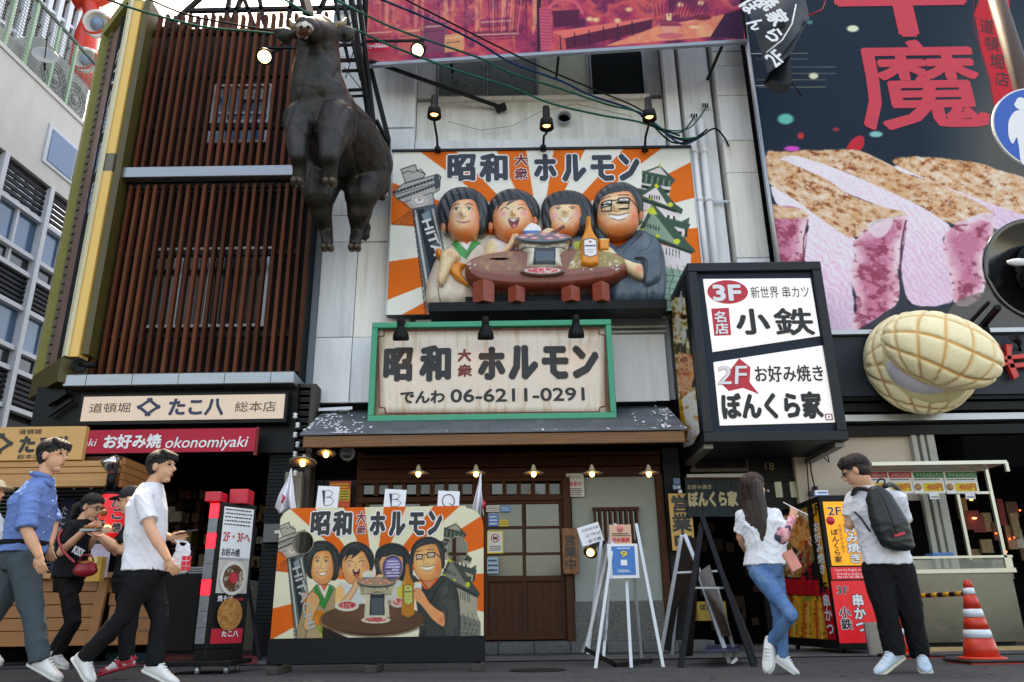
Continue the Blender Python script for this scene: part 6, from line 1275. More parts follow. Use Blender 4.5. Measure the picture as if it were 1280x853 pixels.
for k, (x0, y0, x1, y1, M_, lab) in enumerate(((608, 632, 624, 640, paper, 'small white sticker topmost on the left pane of the glass door'), (611, 643, 622, 658, blu, 'blue sticker on the left pane of the glass door'), (626, 633, 638, 640, blu, 'small blue white sticker near the middle bar of the glass door'), (625, 650, 635, 658, yel, 'small yellow bordered sticker near the middle bar of the glass door'), (609, 664, 629, 692, yel, 'yellow framed no photo notice on the glass door'), (609, 697, 623, 717, mat('pale_blue_paper', (150, 176, 190), .6), 'pale blue leaflet on the lower pane of the glass door'))):
    t, pl = sheet(x0, y0, x1, y1, YW - .012, M_, 'door_notice', lab, 'notice', 0, 'notices on the glass door'); b = MB()
    if k == 4: b.pbox(pl, x0 + 1.5, y0 + 1.5, x1 - 1.5, y1 - 1.5, .002, .001, paper); c = pl.hit(619, 673, .004); b.tube([c + np.array([math.cos(a), 0, math.sin(a)]) * .055 for a in np.linspace(0, 6.3, 18)], .006, RED, 5); b.bar(c + (-.04, -.001, .04), c + (.04, -.001, -.04), .008, .008, RED); b.box(c + np.array([-.03, .0, -.02]), c + np.array([.03, .003, .02]), INK); fakelines(b, pl, x0 + 3, 682, x1 - 3, 689, 3, INK, .004, 3)
    else: fakelines(b, pl, x0 + 1, y0 + 1, x1 - 1, y1 - 1, 3, WHT if M_ is blu else INK, .003, k, .4)
    b.obj('print', t)
PLQ = E('wooden_plaque', P(712, 718, 11.2), 'brown wooden plaque with black brushed open for business characters on the door post', 'plaque'); pl = YP(11.25)
b = MB(); b.pbox(pl, 703, 660, 723, 718, 0, .04, mat('oiled_plank', (136, 84, 40), .5, var=.2, stretch=(1, 1, 5), wave=((90, 50, 24), 3, 'X', .5))); b.obj('plank', PLQ, bevel=.01); text(pl, '営業中', (705, 668, 721, 713), INK, PLQ, vert=True, bold=.02)
PL2 = E('open_banner', P(852, 700, 11.1), 'tall tan banner with large black open for business characters beside the stair entrance', 'banner'); pl = YP(11.15)
b = MB(); b.pbox(pl, 838, 617, 866, 688, 0, .02, mat('tan_cloth', (206, 160, 92), .7, var=.08)); b.obj('cloth', PL2); text(pl, '営業中', (839, 618, 865, 690), INK, PL2, vert=True, bold=.04); b = MB(); b.lathe(pl.hit(850, 615, .02), [(.03, 0), (.03, .02)], wht, 10, (0, -1, 0)); b.obj('hook', PL2)
NR = E('door_curtain', P(895, 640, 11.1), 'dark blue half curtain with pale characters hung across the stair entrance', 'curtain'); pl = YP(11.1); ncl = mat('indigo_cloth', (30, 40, 44), .8, var=.1, bump=.1)
for k in range(4): x = 858 + k * 19.4; b = MB(); b.pbox(pl, x, 599, x + 18.8, 646, .002 * (k % 2), .01, ncl); b.obj('cloth_panel', NR)
b = MB(); b.bar(pl.hit(855, 598), pl.hit(940, 598), .025, .025, woodbr); b.obj('rod', NR); text(pl, 'お好み焼き', (859, 606, 889, 612), GOLD, NR, lift=.01, bold=.01); text(pl, 'ぼんくら家', (860, 614, 922, 634), GOLD, NR, lift=.01, bold=.05)
t, pl = sheet(841, 606, 851, 612, 11.08, mat('blue_enamel', (60, 90, 130), .3), 'address_plate', 'small blue address plate on the black post above the tan banner', 'plate'); text(pl, '5-8', (842, 607.5, 850, 611), WHT, t, lift=.003); b = MB(); b.pbox(pl, 842, 598, 850, 605, 0, .004, _mats['blue_enamel']); b.obj('upper_plate', t)
# blue pedestrian sign, pole and round black lamp hood at the right edge
PS = E('pedestrian_sign', P(1290, 170, 6.3), 'round blue pedestrian sign cut by the right edge of the picture', 'traffic sign'); py_ = 6.3; pp = YP(py_); c = P(1302, 163, py_); rad = P(1302, 163, py_)[0] - P(1240, 163, py_)[0]
bsg = mat('sign_blue', (0, 86, 180), .35, var=.04); b = MB(); b.lathe(c, [(rad, 0), (rad, .02), (0, .021)], wht, 48, (0, -1, 0), smooth=False); b.obj('disc', PS); b = MB(); b.lathe(c + (0, -.022, 0), [(rad * .965, 0), (rad * .965, .003), (0, .0035)], bsg, 48, (0, -1, 0), smooth=False); b.obj('blue_face', PS)
b = MB()
for poly in ([(1270, 127), (1272, 123), (1277, 122), (1282, 125), (1283, 132), (1279, 138), (1272, 136), (1268, 131)], [(1267, 141), (1274, 138), (1288, 140), (1298, 160), (1296, 205), (1278, 205), (1274, 185), (1271, 172), (1266, 180), (1261, 170), (1261, 152)]): b.prism([pp.hit(x, y, .03) for x, y in crom(poly, 4)][::-1], (0, .004, 0), WHT)
b.obj('walking_figure', PS)
b = MB(); b.tube([P(1330, 850, 6.6) * [1, 1, 0] + [0, 0, 0], (P(1330, 850, 6.6)[0], 6.6, 5)], .05, steel, 12); b.obj('post', PS) if False else None
PO = E('street_pole', G(1400, 850), 'brown steel pole leaning across the top right corner of the picture', 'pole'); brn = mat('brown_pole_paint', (78, 60, 50), .6, var=.08)
p1, p2 = P(1243, -10, 6.45), P(1278, 104, 6.45); dd = (p2 - p1); pb = p2 + dd * (p2[2] / -dd[2]); b = MB(); b.tube([p1 - dd * .4, p2, pb * [1, 1, 0]], [.075, .085, .1], brn, 18); b.obj('shaft', PO); PO.location = PO.location
HD = E('round_hood', P(1290, 340, 6.4), 'large round black glossy signal hood at the right edge below the blue sign', 'traffic signal'); gbl = mat('gloss_black', (14, 15, 16), .12, var=.05, spec=.8)
c = P(1296, 338, 6.4); rad = P(1296, 338, 6.4)[0] - P(1228, 338, 6.4)[0]
b = MB(); b.lathe(c, [(rad, 0), (rad, .03), (rad * .97, .035), (rad * .9, .02), (.0, .0)], gbl, 56, (0, -1, -.1)); b.obj('back_plate', HD); b = MB(); b.lathe(c + (0.04, 0, -.02), [(rad * .55, 0), (rad * .6, .1), (rad * .55, .22), (rad * .5, .22), (rad * .45, .05), (0, .04)], gbl, 36, (0, -1, -.25)); b.obj('visor', HD)
b = MB(); b.ell(P(1274, 328, 6.2), .11, .03, .035, mat('white_reflection', (214, 216, 214), .2)); b.obj('lens', HD)  # pale ellipsoid stands in for the white reflection on the glossy hood
b = MB(); b.bar(P(1236, 378, 10.2), P(1212, 404, 10.9), .04, .04, blk); b.bar(P(1248, 384, 10.2), P(1226, 410, 10.9), .07, .07, blk); b.obj('arm', HD); b = MB(); b.bar(c + (0, .05, 0), (pb[0], 6.45, c[2]), .06, .06, blk); b.obj('bracket', HD)
for (x, y) in ((1232, 412), (1271, 425)):
    t = E('wall_spotlight', P(x, y, 10.8), 'small black spotlight %s above the dark fascia' % ('left and nearest the bread sculpture' if x < 1250 else 'at the right edge'), 'spotlight', 'small black spotlights on the right hand fascia'); b = MB(); q = P(x, y, 10.8); b.lathe(q, [(.03, -.1), (.05, -.02), (.07, .08), (.06, .08), (0, .06)], blk, 14, (-.6, -.5, .4)); b.obj('can', t); b = MB(); b.bar(q, q + (.12, .15, -.12), .03, .03, blk); b.obj('bracket', t)
RK = E('red_character', P(1255, 452, 10.85), 'red raised character on the dark fascia at the right edge beside the bread', 'sign letter'); pl = YP(10.93); rdl = mat('red_enamel', (214, 48, 40), .3)
for s_ in ([(1242, 432), (1248, 428), (1256, 446), (1246, 451)], [(1243, 458), (1255, 452), (1262, 455), (1246, 462)], [(1258, 430), (1266, 431), (1264, 446), (1274, 470), (1268, 474), (1260, 456)], [(1252, 446), (1290, 441), (1290, 447), (1253, 450)], [(1262, 455), (1292, 452), (1292, 458), (1263, 460)]): b = MB(); b.prism([pl.hit(x, y, .1) for x, y in s_][::-1], (0, .07, 0), rdl); b.obj('stroke', RK)
# hanging black banner, top right of centre
HB = E('hanging_banner', P(965, 60, 9.6), 'black hanging cloth banner with white characters at the top right', 'banner'); hp = YP(9.6); hcl = mat('black_vinyl', (34, 42, 50), .45, var=.1, bump=.2, bscale=6)
V = []; n = 24; TLc, TRc, BRc, BLc = map(np.array, ((918., -40.), (1000., -30.), (1012., 22.), (960., 92.)))
for j in range(n + 1):
    for i in range(n + 1):
        s, q = j / n, i / n; e = (TLc * (1 - q) + TRc * q) * (1 - s) + (BLc * (1 - q) + BRc * q) * s; V.append(P(e[0], e[1], 9.6 + .1 * math.sin(q * 5 + s * 2) + .05 * math.sin(s * 8)))
I, J = np.meshgrid(np.arange(n), np.arange(n)); a = (J * (n + 1) + I).ravel(); o = link(gmesh(np.array(V), np.stack([a, a + 1, a + n + 2, a + n + 1], 1), hcl, None, True), 'cloth', HB)
b = MB(); b.prism([P(960, 92, 9.62), P(1012, 22, 9.62), P(988, 68, 9.6), P(990, 104, 9.7), P(975, 106, 9.8), P(960, 96, 9.9)], (0, .2, 0), mat('black_vinyl', None)); b.obj('lower_fold', HB)
hp2 = Plane((0, 9.38, 0))
for ch, x, y, w_ in (('ぼ', 938, 8, 20), ('ん', 945, 30, 17), ('家', 972, 22, 22), ('焼', 960, 2, 22), ('ら', 968, 44, 18)): text(hp2, ch, (x - w_ / 2, y - w_ / 2, x + w_ / 2, y + w_ / 2), WHT, HB, lift=0, bold=.04, rot=R(-55 if ch != '家' else -65))
text(hp2, '2F', (959, 64, 979, 82), WHT, HB, lift=0, bold=.03, rot=R(38), res=3)
b = MB(); b.tube([P(x, y, 9.36) for x, y in ((995, 6), (990, 30), (978, 50), (958, 66))], .012, WHT, 6); b.obj('border_line', HB); b = MB(); b.tube([P(998, -20, 9.5), P(1034, -5, 9.5), P(1028, 12, 9.5), P(1010, 20, 9.5)], .01, mat('red_cord', (180, 30, 40), .6), 6); b.obj('cord', HB); b = MB(); b.tube([P(990, 104, 9.7), P(1002, 120, 9.7)], .012, blk2, 6); b.obj('tie', HB)
b = MB(); b.bar(P(925, -10, 10.6), P(932, 55, 10.9), .08, .08, blk); b.bar(P(920, 30, 10.9), P(940, -20, 9.6), .04, .04, blk); b.obj('arm', HB)
# ================================================================== OBJECTS
def remesh(b, vox, M, name, parent, sm=3, disp=None, cols=None, **kw):
    me = b.mesh('t', True); o = bpy.data.objects.new('t', me); COL.objects.link(o)
    r = o.modifiers.new('r', 'REMESH'); r.mode = 'VOXEL'; r.voxel_size = vox; r.use_smooth_shade = True
    if sm: s = o.modifiers.new('s', 'SMOOTH'); s.iterations = sm; s.factor = .5
    bpy.context.view_layer.update(); dg = bpy.context.evaluated_depsgraph_get(); m2 = bpy.data.meshes.new_from_object(o.evaluated_get(dg))
    bpy.data.objects.remove(o); bpy.data.meshes.remove(me); m2.materials.clear(); m2.materials.append(M)
    n = len(m2.vertices); co = np.empty(n * 3, np.float32); m2.vertices.foreach_get('co', co); co = co.reshape(-1, 3)
    if disp is not None:
        nr = np.empty(n * 3, np.float32); m2.vertex_normals.foreach_get('vector', nr); co = co + nr.reshape(-1, 3) * disp(co)[:, None]; m2.vertices.foreach_set('co', co.astype(np.float32).ravel())
    if cols is not None:
        ca = m2.color_attributes.new('Col', 'FLOAT_COLOR', 'POINT'); ca.data.foreach_set('color', np.hstack([cols(co), np.ones((n, 1))]).astype(np.float32).ravel())
    m2.polygons.foreach_set('use_smooth', [True] * len(m2.polygons)); m2.update(); m2.name = name
    return link(m2, name, parent, **kw)
def chain(b, pts, rs, n=12, flat=None):
    """tapered limb through joints with rounded ends"""
    pts = [np.array(p, float) for p in pts]
    b.tube(pts, rs, None, n)
    for p, r in zip(pts, rs): b.ell(p, r * .995, r * .995, r * .995, None, n, 8)
def wrink(a=.004, f=28, seed=0):
    g = np.random.default_rng(seed); ks = g.normal(size=(5, 3)) * f; ph = g.uniform(0, 6, 5)
    return lambda c: a * sum(np.sin(c @ k + p + 1.5 * np.sin(c @ ks[(i + 1) % 5] * .4)) for i, (k, p) in enumerate(zip(ks, ph))) / 2.2

# ---------- bull statue
BU = E('bull_statue', P(420, 200, 9.8), 'huge dark bronze bull statue hanging from the steel frame before the red slats', 'statue')
bron = mat('dark_bronze', (38, 36, 33), .5, metal=.25, var=.3, scale=5, bump=.6, bscale=12, dirt=(84, 76, 66), dscale=2.5, damt=.5, dlo=.5, dhi=.75)
q = lambda *a: P(*a); b = MB()
b.ell(P(404, 148, 9.25), .49, .5, .58); b.ell(P(378, 160, 9.1), .2, .24, .3); b.ell(P(424, 160, 9.15), .24, .26, .36)
chain(b, [P(405, 152, 9.3), P(399, 118, 9.05), P(396, 90, 8.95), P(397, 66, 8.95)], [.47, .40, .34, .30], 20)
chain(b, [P(405, 152, 9.4), P(430, 178, 10.0), P(452, 205, 10.6), P(456, 222, 10.8)], [.5, .56, .5, .42], 20)
b.ell(P(400, 46, 8.85), .27, .3, .28); chain(b, [P(398, 45, 8.75), P(390, 38, 8.5), P(383, 35, 8.32)], [.24, .18, .155], 16); b.ell(P(382, 41, 8.38), .13, .13, .12); b.ell(P(398, 62, 8.8), .22, .24, .2)
for pts, rs in (([(376, 150, 9.0), (372, 176, 8.85), (374, 196, 8.75), (375, 212, 8.85), (374, 224, 8.9)], [.24, .165, .12, .085, .095]), ([(420, 150, 9.0), (415, 176, 8.8), (412, 196, 8.7), (413, 212, 8.8), (412, 224, 8.88)], [.28, .19, .13, .09, .10]),
                ([(405, 215, 10.3), (400, 243, 10.1), (402, 268, 10.25), (408, 288, 10.45), (409, 304, 10.4)], [.36, .25, .155, .095, .09]), ([(458, 220, 10.6), (452, 243, 10.3), (448, 268, 10.4), (447, 288, 10.6), (444, 304, 10.5)], [.38, .27, .165, .10, .09])):
    chain(b, [P(*p) for p in pts], rs, 14)
chain(b, [P(470, 215, 11.0), P(466, 250, 11.2), P(458, 280, 11.1)], [.1, .06, .05], 8)
def wedge(pts, rs): chain(b, [P(*p) for p in pts], rs, 10)
wedge([(418, 40, 8.95), (432, 43, 9.0), (441, 40, 9.0)], [.07, .13, .05]); wedge([(370, 42, 8.95), (358, 45, 9.0), (346, 40, 9.0)], [.07, .12, .05])
b.ell(P(432, 44, 8.97), .14, .03, .12); b.ell(P(356, 45, 8.97), .13, .03, .1)
remesh(b, .022, bron, 'body', BU, 4, lambda c: .010 * np.sin(c[:, 2] * 6 + c[:, 0] * 9) * np.sin(c[:, 0] * 8 + 2) - .022 * (1 - np.abs(np.sin(c[:, 0] * 9 + 1.5 * np.sin(c[:, 2] * 2.2)))) ** 5 * np.clip((c[:, 2] - 5.9) * 1.5, 0, 1) - .014 * (1 - np.abs(np.sin(c[:, 2] * 5 + 2 * c[:, 0] + c[:, 1] * 3))) ** 6)
hornm = mat('old_horn', (150, 130, 100), .4, var=.2); pinkm = mat('worn_muzzle', (104, 70, 60), .35, var=.3, scale=14, dirt=(220, 216, 206), dscale=6, damt=.9, dlo=.5, dhi=.56)
for s_ in (((422, 34, 8.95), (430, 30, 8.95), (433, 22, 8.92)), ((374, 34, 8.95), (366, 32, 8.95), (362, 24, 8.92))): b = MB(); b.tube([P(*p) for p in s_], [.07, .05, .008], hornm, 10); b.obj('horn', BU)
b = MB(); b.ell(P(381, 35.5, 8.27), .125, .10, .105); b.ell(P(379, 42, 8.32), .09, .08, .07); remesh(b, .015, pinkm, 'muzzle', BU, 3)
for x in (376.5, 385.5): b = MB(); b.ell(P(x, 34, 8.175), .022, .02, .017, blk); b.obj('nostril', BU)
for (x, y, Y) in ((409, 43, 8.6), (376, 44, 8.62)): b = MB(); b.ell(P(x, y, Y), .03, .03, .03, gbl); b.obj('eye', BU)
hoofm = mat('hoof_bronze', (84, 74, 64), .35, metal=.3, var=.2)
for (x, y, Y) in ((372, 228, 8.88), (412, 228, 8.86), (409, 310, 10.38), (443, 310, 10.48)):
    for dx in (-3.5, 4): b = MB(); c = P(x + dx, y, Y); b.ell(c, .055, .1, .06, hoofm, 12, 8); b.obj('hoof', BU)
b = MB(); chain(b, [P(458, 280, 11.1), P(455, 294, 11.05)], [.05, .1]); remesh(b, .02, bron, 'tail_tuft', BU, 2, wrink(.01, 30))
# frame that carries the bull
TF = E('steel_frame', P(460, 100, 10.8), 'black steel lattice with rungs between the bull and the magenta banner', 'frame')
for (x0, y0, Ya, x1, y1, Yb, w_) in ((437, -15, 10, 470, 205, 10.8, .07), (447, -15, 10.4, 478, 250, 11, .06), (462, 80, 11, 486, 176, 11.2, .06), (455, -15, 11, 466, 84, 11.2, .08), (425, -15, 10.4, 452, 100, 10.6, .05), (415, -15, 10.2, 436, 78, 10.4, .04), (421, 57, 10, 455, 56, 11, .05), (423, 76, 10, 457, 75, 11, .06), (429, 89, 10.1, 459, 88, 11, .05), (437, 113, 10.2, 462, 112, 11, .05), (436, 121, 10.2, 454, 120, 10.6, .04), (378, -12, 9.6, 386, 20, 9.3, .12), (455, 52, 10.7, 527, 51, 10.2, .035), (380, 20, 9.3, 395, 40, 9.1, .06), (333, 60, 9.7, 372, 60, 9.6, .03), (470, 150, 10.9, 484, 178, 11.2, .05)):
    b = MB(); b.bar(P(x0, y0, Ya), P(x1, y1, Yb), w_, w_, blk); b.obj('bar', TF)
for (a_, c_) in (((448, 10), (424, 60)), ((452, 30), (432, 98)), ((430, 84), (452, 112))): b = MB(); b.bar(P(*a_, 10.7), P(*c_, 10.4), .012, .012, blk); b.obj('tie_rod', TF)
b = MB(); b.bpx(474, 176, 482, 236, 11.2, .1, alu); b.bpx(473, 238, 484, 244, 11.15, .1, clad2); b.bpx(482, 172, 486, 240, 11.25, .1, blk); b.obj('side_window', TF)

# ---------- melon bread
MBR = E('bread_sculpture', P(1165, 517, 10.6), 'giant open melon bread sculpture with cream filling on the dark fascia', 'sculpture')
bread = mat('bread_paint', rough=.5, attr=True, var=.05, scale=6, bump=.3, bscale=22)
def shell(cx, cy, Y, rx, ry, rd, rot, name, grid=True, base=(252, 238, 192), lc=(234, 174, 94), s=.29, off=(0, 0), spike=None):
    c = P(cx, cy, Y); k = P(cx + 1, cy, Y)[0] - c[0]; rx *= k; ry *= k; n, m = 160, 90; th, ph = np.meshgrid(np.linspace(0, 2 * math.pi, n, endpoint=False), np.linspace(.01, math.pi - .01, m))
    X = (np.sin(ph) * np.cos(th)).ravel(); Z_ = (np.sin(ph) * np.sin(th)).ravel(); Yv = -np.cos(ph).ravel()
    u = np.arctan2(X, -Yv * .9 + .35) * rx * 1.05; v = np.arctan2(Z_, -Yv * .9 + .35) * ry * 1.05
    u = u + .03 * np.sin(v * 5); v = v + .03 * np.sin(u * 4)
    if grid:
        fu = np.abs(((u + off[0]) / s) % 1 - .5) * 2; fv = np.abs(((v + off[1]) / s) % 1 - .5) * 2; g_ = np.clip((np.maximum(fu, fv) - .79) / .21, 0, 1); g_ = g_ * g_ * (3 - 2 * g_); pil = (1 - np.clip(np.maximum(fu, fv), 0, 1) ** 4)
    else: g_ = np.zeros(len(u)); pil = g_
    r_ = 1 + .05 * pil - .03 * g_; px_, pz = X * rx * r_, Z_ * ry * r_; cr, sr = math.cos(rot), math.sin(rot)
    V = np.stack([c[0] + px_ * cr - pz * sr, c[1] + Yv * rd * r_, c[2] + px_ * sr + pz * cr], 1)
    col = lin(base)[None] * (1 - g_[:, None]) + lin(lc)[None] * g_[:, None]
    I, J = np.meshgrid(np.arange(n), np.arange(m - 1)); a = (J * n + I).ravel(); a2 = (J * n + (I + 1) % n).ravel()
    return link(gmesh(V, np.stack([a, a2, a2 + n, a + n], 1), bread, col, True, name), name, MBR)
shell(1151, 453, 10.8, 67, 64, .42, 0, 'lower_crust', s=.34, off=(.1, .12), lc=(214, 150, 70)); shell(1158, 452, 10.62, 58, 55, .42, R(-12), 'crumb', False, (232, 222, 168)); shell(1150, 465, 10.42, 39, 27, .34, R(-22), 'cream_filling', False, (224, 220, 234))
shell(1177, 438, 10.1, 71, 46, .40, R(-20), 'upper_crust', off=(.12, .05), s=.31); b = MB(); b.box(P(1190, 480, 10.7), P(1210, 430, 10.95), blk); b.obj('bracket', MBR)

# ---------- lamps
warm = mat('lamp_opening', (255, 226, 170), .5, var=0, emit=(255, 214, 150), estr=2.5); enam = mat('enamel_shade', (176, 160, 130), .4, var=.15)
def goose(bx, by, hx, hy, lab, k):
    t = E('gooseneck_spotlight', P(bx, by, 11.1), lab, 'spotlight', 'gooseneck spotlights above the relief sign'); Y = 10.45
    b = MB(); b.tube([P(bx, by, 11.12), P(bx + (hx - bx) * .2, by - 14, 10.9), P(hx, hy + 18, 10.6), P(hx, hy + 12, Y)], .02, blk, 8); b.obj('arm', t); b = MB(); b.lathe(P(bx, by, 11.1), [(.06, -.06), (.05, .02), (0, .03)], blk, 10); b.obj('foot', t)
    c = P(hx, hy, Y); b = MB(); b.lathe(c, [(.0, .22), (.055, .22), (.06, .02), (.10, -.02), (.115, -.17), (.10, -.17), (.09, -.05), (0, -.04)], blk, 18); b.obj('head', t); b = MB(); b.lathe(c + (0, 0, -.12), [(.06, 0), (.06, .01), (0, .02)], bulb2, 12); b.obj('bulb', t)
goose(547, 186, 543, 135, 'leftmost of the three black gooseneck spotlights above the relief sign', 0); goose(679, 184, 683, 149, 'middle of the three black gooseneck spotlights above the relief sign', 1); goose(806, 185, 811, 138, 'rightmost of the three black gooseneck spotlights above the relief sign', 2)
for x, y, w_ in ((501, 414, 'leftmost'), (607, 413, 'middle'), (720, 411, 'rightmost')):
    t = E('sign_spotlight', P(x, y, 10.4), w_ + ' of the three black spotlights pointing down at the green framed sign', 'spotlight', 'spotlights over the green framed sign'); c = P(x, y, 10.45); ax = (0, -.35, 1)
    b = MB(); b.lathe(c, [(0, .2), (.035, .2), (.06, .14), (.05, .1), (.06, .04), (.11, -.04), (.12, -.12), (.1, -.14), (.085, -.06), (0, -.05)], blk, 16, ax); b.obj('head', t); b = MB(); b.bar(c + (0, .0, .12), (c[0], 10.85, gv1 + .02), .03, .03, blk); b.obj('arm', t); b = MB(); b.lathe(c - np.array([0, -.04, .10]), [(.06, 0), (0, .01)], bulb2, 12, ax); b.obj('bulb', t)
for x, y, Y, w_ in ((331, 70, 9.6, 'left of the bull head'), (524, 62, 10.2, 'in front of the magenta banner')):
    t = E('flood_lamp', P(x, y, Y), 'lit round black lamp ' + w_, 'lamp', 'lit round lamps on the bull frame'); c = P(x, y, Y); ax = (-.15, .6, .75) if x < 400 else (.3, .6, .7)
    b = MB(); b.lathe(c, [(0, .2), (.05, .19), (.08, .06), (.12, -.02), (.125, -.07), (.11, -.07), (0, .0)], blk, 20, ax); b.obj('hood', t); b = MB(); b.lathe(c, [(.105, -.06), (0, -.062)], warm, 20, ax); b.obj('lens', t); b = MB(); b.bar(c + np.array(ax) * .12, P(x + (30 if x < 400 else 5), y - 12, Y + .1), .03, .03, blk); b.obj('bracket', t)
for i, x in enumerate((523, 595, 667, 740, 811)):
    t = E('pendant_lamp', P(x, 592, 10.5), ('leftmost', 'second from left', 'middle', 'second from right', 'rightmost')[i] + ' of the five lit pendant lamps hanging under the awning beam', 'pendant lamp', 'pendant lamps under the awning'); c = P(x, 592, 10.5)
    b = MB(); b.lathe(c, [(.012, .12), (.03, .08), (.035, .05), (.06, .03), (.14, .0), (.135, -.005), (.05, .02), (0, .02)], enam, 20); b.obj('shade', t); b = MB(); b.ell(c + (0, 0, -.01), .032, .032, .038, bulb); b.obj('bulb', t); b = MB(); b.tube([c + (0, 0, .1), (c[0], c[1], ze + .0)], .004, blk, 5); b.obj('cord', t)
for x, y, Y, s, lab in ((379, 578, 9.9, 1.15, 'large cream wall lamp at the left end of the awning beam'), (408, 567, 10.4, .85, 'small lit wall lamp under the left end of the awning')):
    t = E('wall_lamp', P(x, y, Y), lab, 'wall lamp'); c = P(x, y, Y); b = MB(); b.lathe(c, [(.02, .1), (.04, .05), (.15 * s, .0), (.145 * s, -.008), (.03, .02), (0, .02)], enam, 20, (0, .25, 1)); b.obj('shade', t); b = MB(); b.ell(c + (0, -.02, -.02), .035, .035, .04, bulb); b.obj('bulb', t); b = MB(); b.tube([c + (0, 0, .08), c + (-.02, .3, .2), c + (0, .8, .15)], .012, blk, 6); b.obj('arm', t)
t = E('silver_floodlight', P(432, 566, 10.7), 'dull silver floodlight under the awning beside the small lit wall lamp', 'floodlight'); b = MB(); b.lathe(P(434, 567, 10.7), [(.04, .2), (.06, .1), (.1, .0), (.11, -.02), (.07, .03), (0, .05)], steel, 18, (-.3, 1, .3)); b.obj('can', t)
# ---------- overhead cables
cgr = mat('green_cable', (30, 92, 80), .85, var=.2, spec=.05); cbl = mat('blue_cable', (34, 60, 96), .85, var=.2, spec=.05); cdk = mat('dark_cable', (24, 36, 36), .85, var=.2, spec=.05)
def cable(pts, r_, M, lab): b = MB(); c = crom(np.array([P(*p) for p in pts]), 6, False); b.tube(c, r_, M, 7); b.obj('overhead_cable', label=lab, cat='cable', group='overhead cables across the facade')
cable([(120, -6, 8.6), (170, 12, 8.9), (250, 33, 9.3), (320, 40, 9.6), (350, 43, 9.7)], .017, cgr, 'green cable running left of the bull head over the red slats')
cable([(175, -6, 8.6), (232, 18, 9), (300, 32, 9.3), (362, 42, 9.6)], .014, cdk, 'dark cable just above the green one over the red slats')
E1 = [(800, 141, 11), (822, 160, 10.95), (848, 173, 10.95), (872, 172, 11)]
cable([(350, -4, 9), (395, 22, 9.1), (445, 38, 9.2), (495, 60, 9.4), (570, 88, 9.8), (640, 110, 10.2), (690, 130, 10.5), (750, 144, 10.8), (800, 153, 11), (850, 170, 11.05)], .017, cgr, 'lowest green cable sweeping from the bull head to the wall brackets')
cable([(412, -4, 9.2), (480, 30, 9.4), (530, 49, 9.6), (600, 73, 10), (640, 92, 10.2), (700, 111, 10.5), (760, 131, 10.8)] + E1, .017, cgr, 'second lowest green cable crossing in front of the magenta banner')
cable([(468, -4, 9.2), (550, 30, 9.6), (600, 55, 9.9), (640, 79, 10.1), (700, 101, 10.4), (740, 120, 10.7), (790, 137, 11), (820, 156, 10.9), (852, 180, 10.9), (880, 168, 11.1)], .018, cbl, 'blue cable crossing the middle of the magenta banner')
cable([(500, -4, 9.2), (570, 32, 9.6), (640, 67, 10), (690, 90, 10.3), (750, 115, 10.7), (800, 137, 11), (830, 165, 10.9), (860, 176, 11), (884, 162, 11.1)], .014, cdk, 'uppermost dark cable crossing the magenta banner')
cable([(800, 143, 11), (816, 158, 10.85), (850, 166, 11), (868, 146, 11.25)], .012, cdk, 'short dark cable looping up to the lower wall clamp'); cable([(806, 146, 11), (830, 162, 10.8), (862, 160, 11), (884, 133, 11.25)], .012, cgr, 'short green cable looping up to the upper wall clamp'); cable([(812, 152, 10.9), (840, 178, 10.8), (870, 174, 11), (892, 161, 11.1), (904, 170, 11.2), (911, 183, 11.25)], .015, cdk, 'dark cable bundle drooping to the tiled column on the right')
for (x, y, w_) in ((868, 144, 'lower'), (882, 131, 'upper')):
    t = E('wall_clamp', P(x, y, 11.3), w_ + ' white porcelain clamp block holding cables on the pilaster', 'clamp'); b = MB(); b.bpx(x - 5, y - 3, x + 5, y + 3, 11.3, .1, wht); b.obj('block', t); b = MB()
    for k in range(3): b = MB(); b.bpx(x - 4 + k * 3, y - 2, x - 2.5 + k * 3, y + 2, 11.28, .03, blk); b.obj('slot', t)
b = MB(); b.tube([P(560, 152, 11.5), P(600, 163, 11.5), P(640, 158, 11.5), P(675, 140, 11.5), P(720, 130, 11.5), P(790, 146, 11.4)], .005, mat('grey_wire', (120, 122, 120), .6), 5); b.obj('thin_wire', label='thin grey wire sagging over the pale wall below the upper windows', cat='wire')
# ---------- cones and bar
cone_o = mat('cone_orange', (214, 54, 30), .4, var=.08, scale=6, dirt=(140, 50, 36), damt=.35); ref = mat('reflective_white', (214, 224, 232), .35, var=.08)
def cone(x, y, H, lab):
    c = G(x, y); t = E('traffic_cone', c, lab, 'traffic cone', 'traffic cones by the stall'); c = np.array(c); rb, rt = .16, .03
    rr_ = lambda z: rb + (rt - rb) * (z / H) ** .95
    for a_, e_, M, nm in ((.05, .30, cone_o, 'body'), (.30, .40, ref, 'band'), (.40, .55, cone_o, 'body'), (.55, .65, ref, 'band'), (.65, .83, cone_o, 'body'), (.83, .91, ref, 'band'), (.91, 1.0, cone_o, 'tip')):
        b = MB(); ex = .002 if M is ref else 0; b.lathe(c, [(rr_(a_ * H) + ex, a_ * H), (rr_(e_ * H) + ex, e_ * H)] + ([(.012, H + .005)] if e_ == 1 else []), M, 28); b.obj(nm, t)
    b = MB(); b.box(c + np.array([-.24, -.24, .012]), c + np.array([.24, .24, .035]), mat('rubber_base', (28, 28, 28), .7, var=.2)); b.obj('rubber_weight', t, bevel=.008); b = MB(); b.box(c + np.array([-.22, -.22, 0]), c + np.array([.22, .22, .012]), cone_o); b.lathe(c, [(.2, .035), (.19, .05), (.165, .055)], cone_o, 24); b.obj('base', t)
    return c
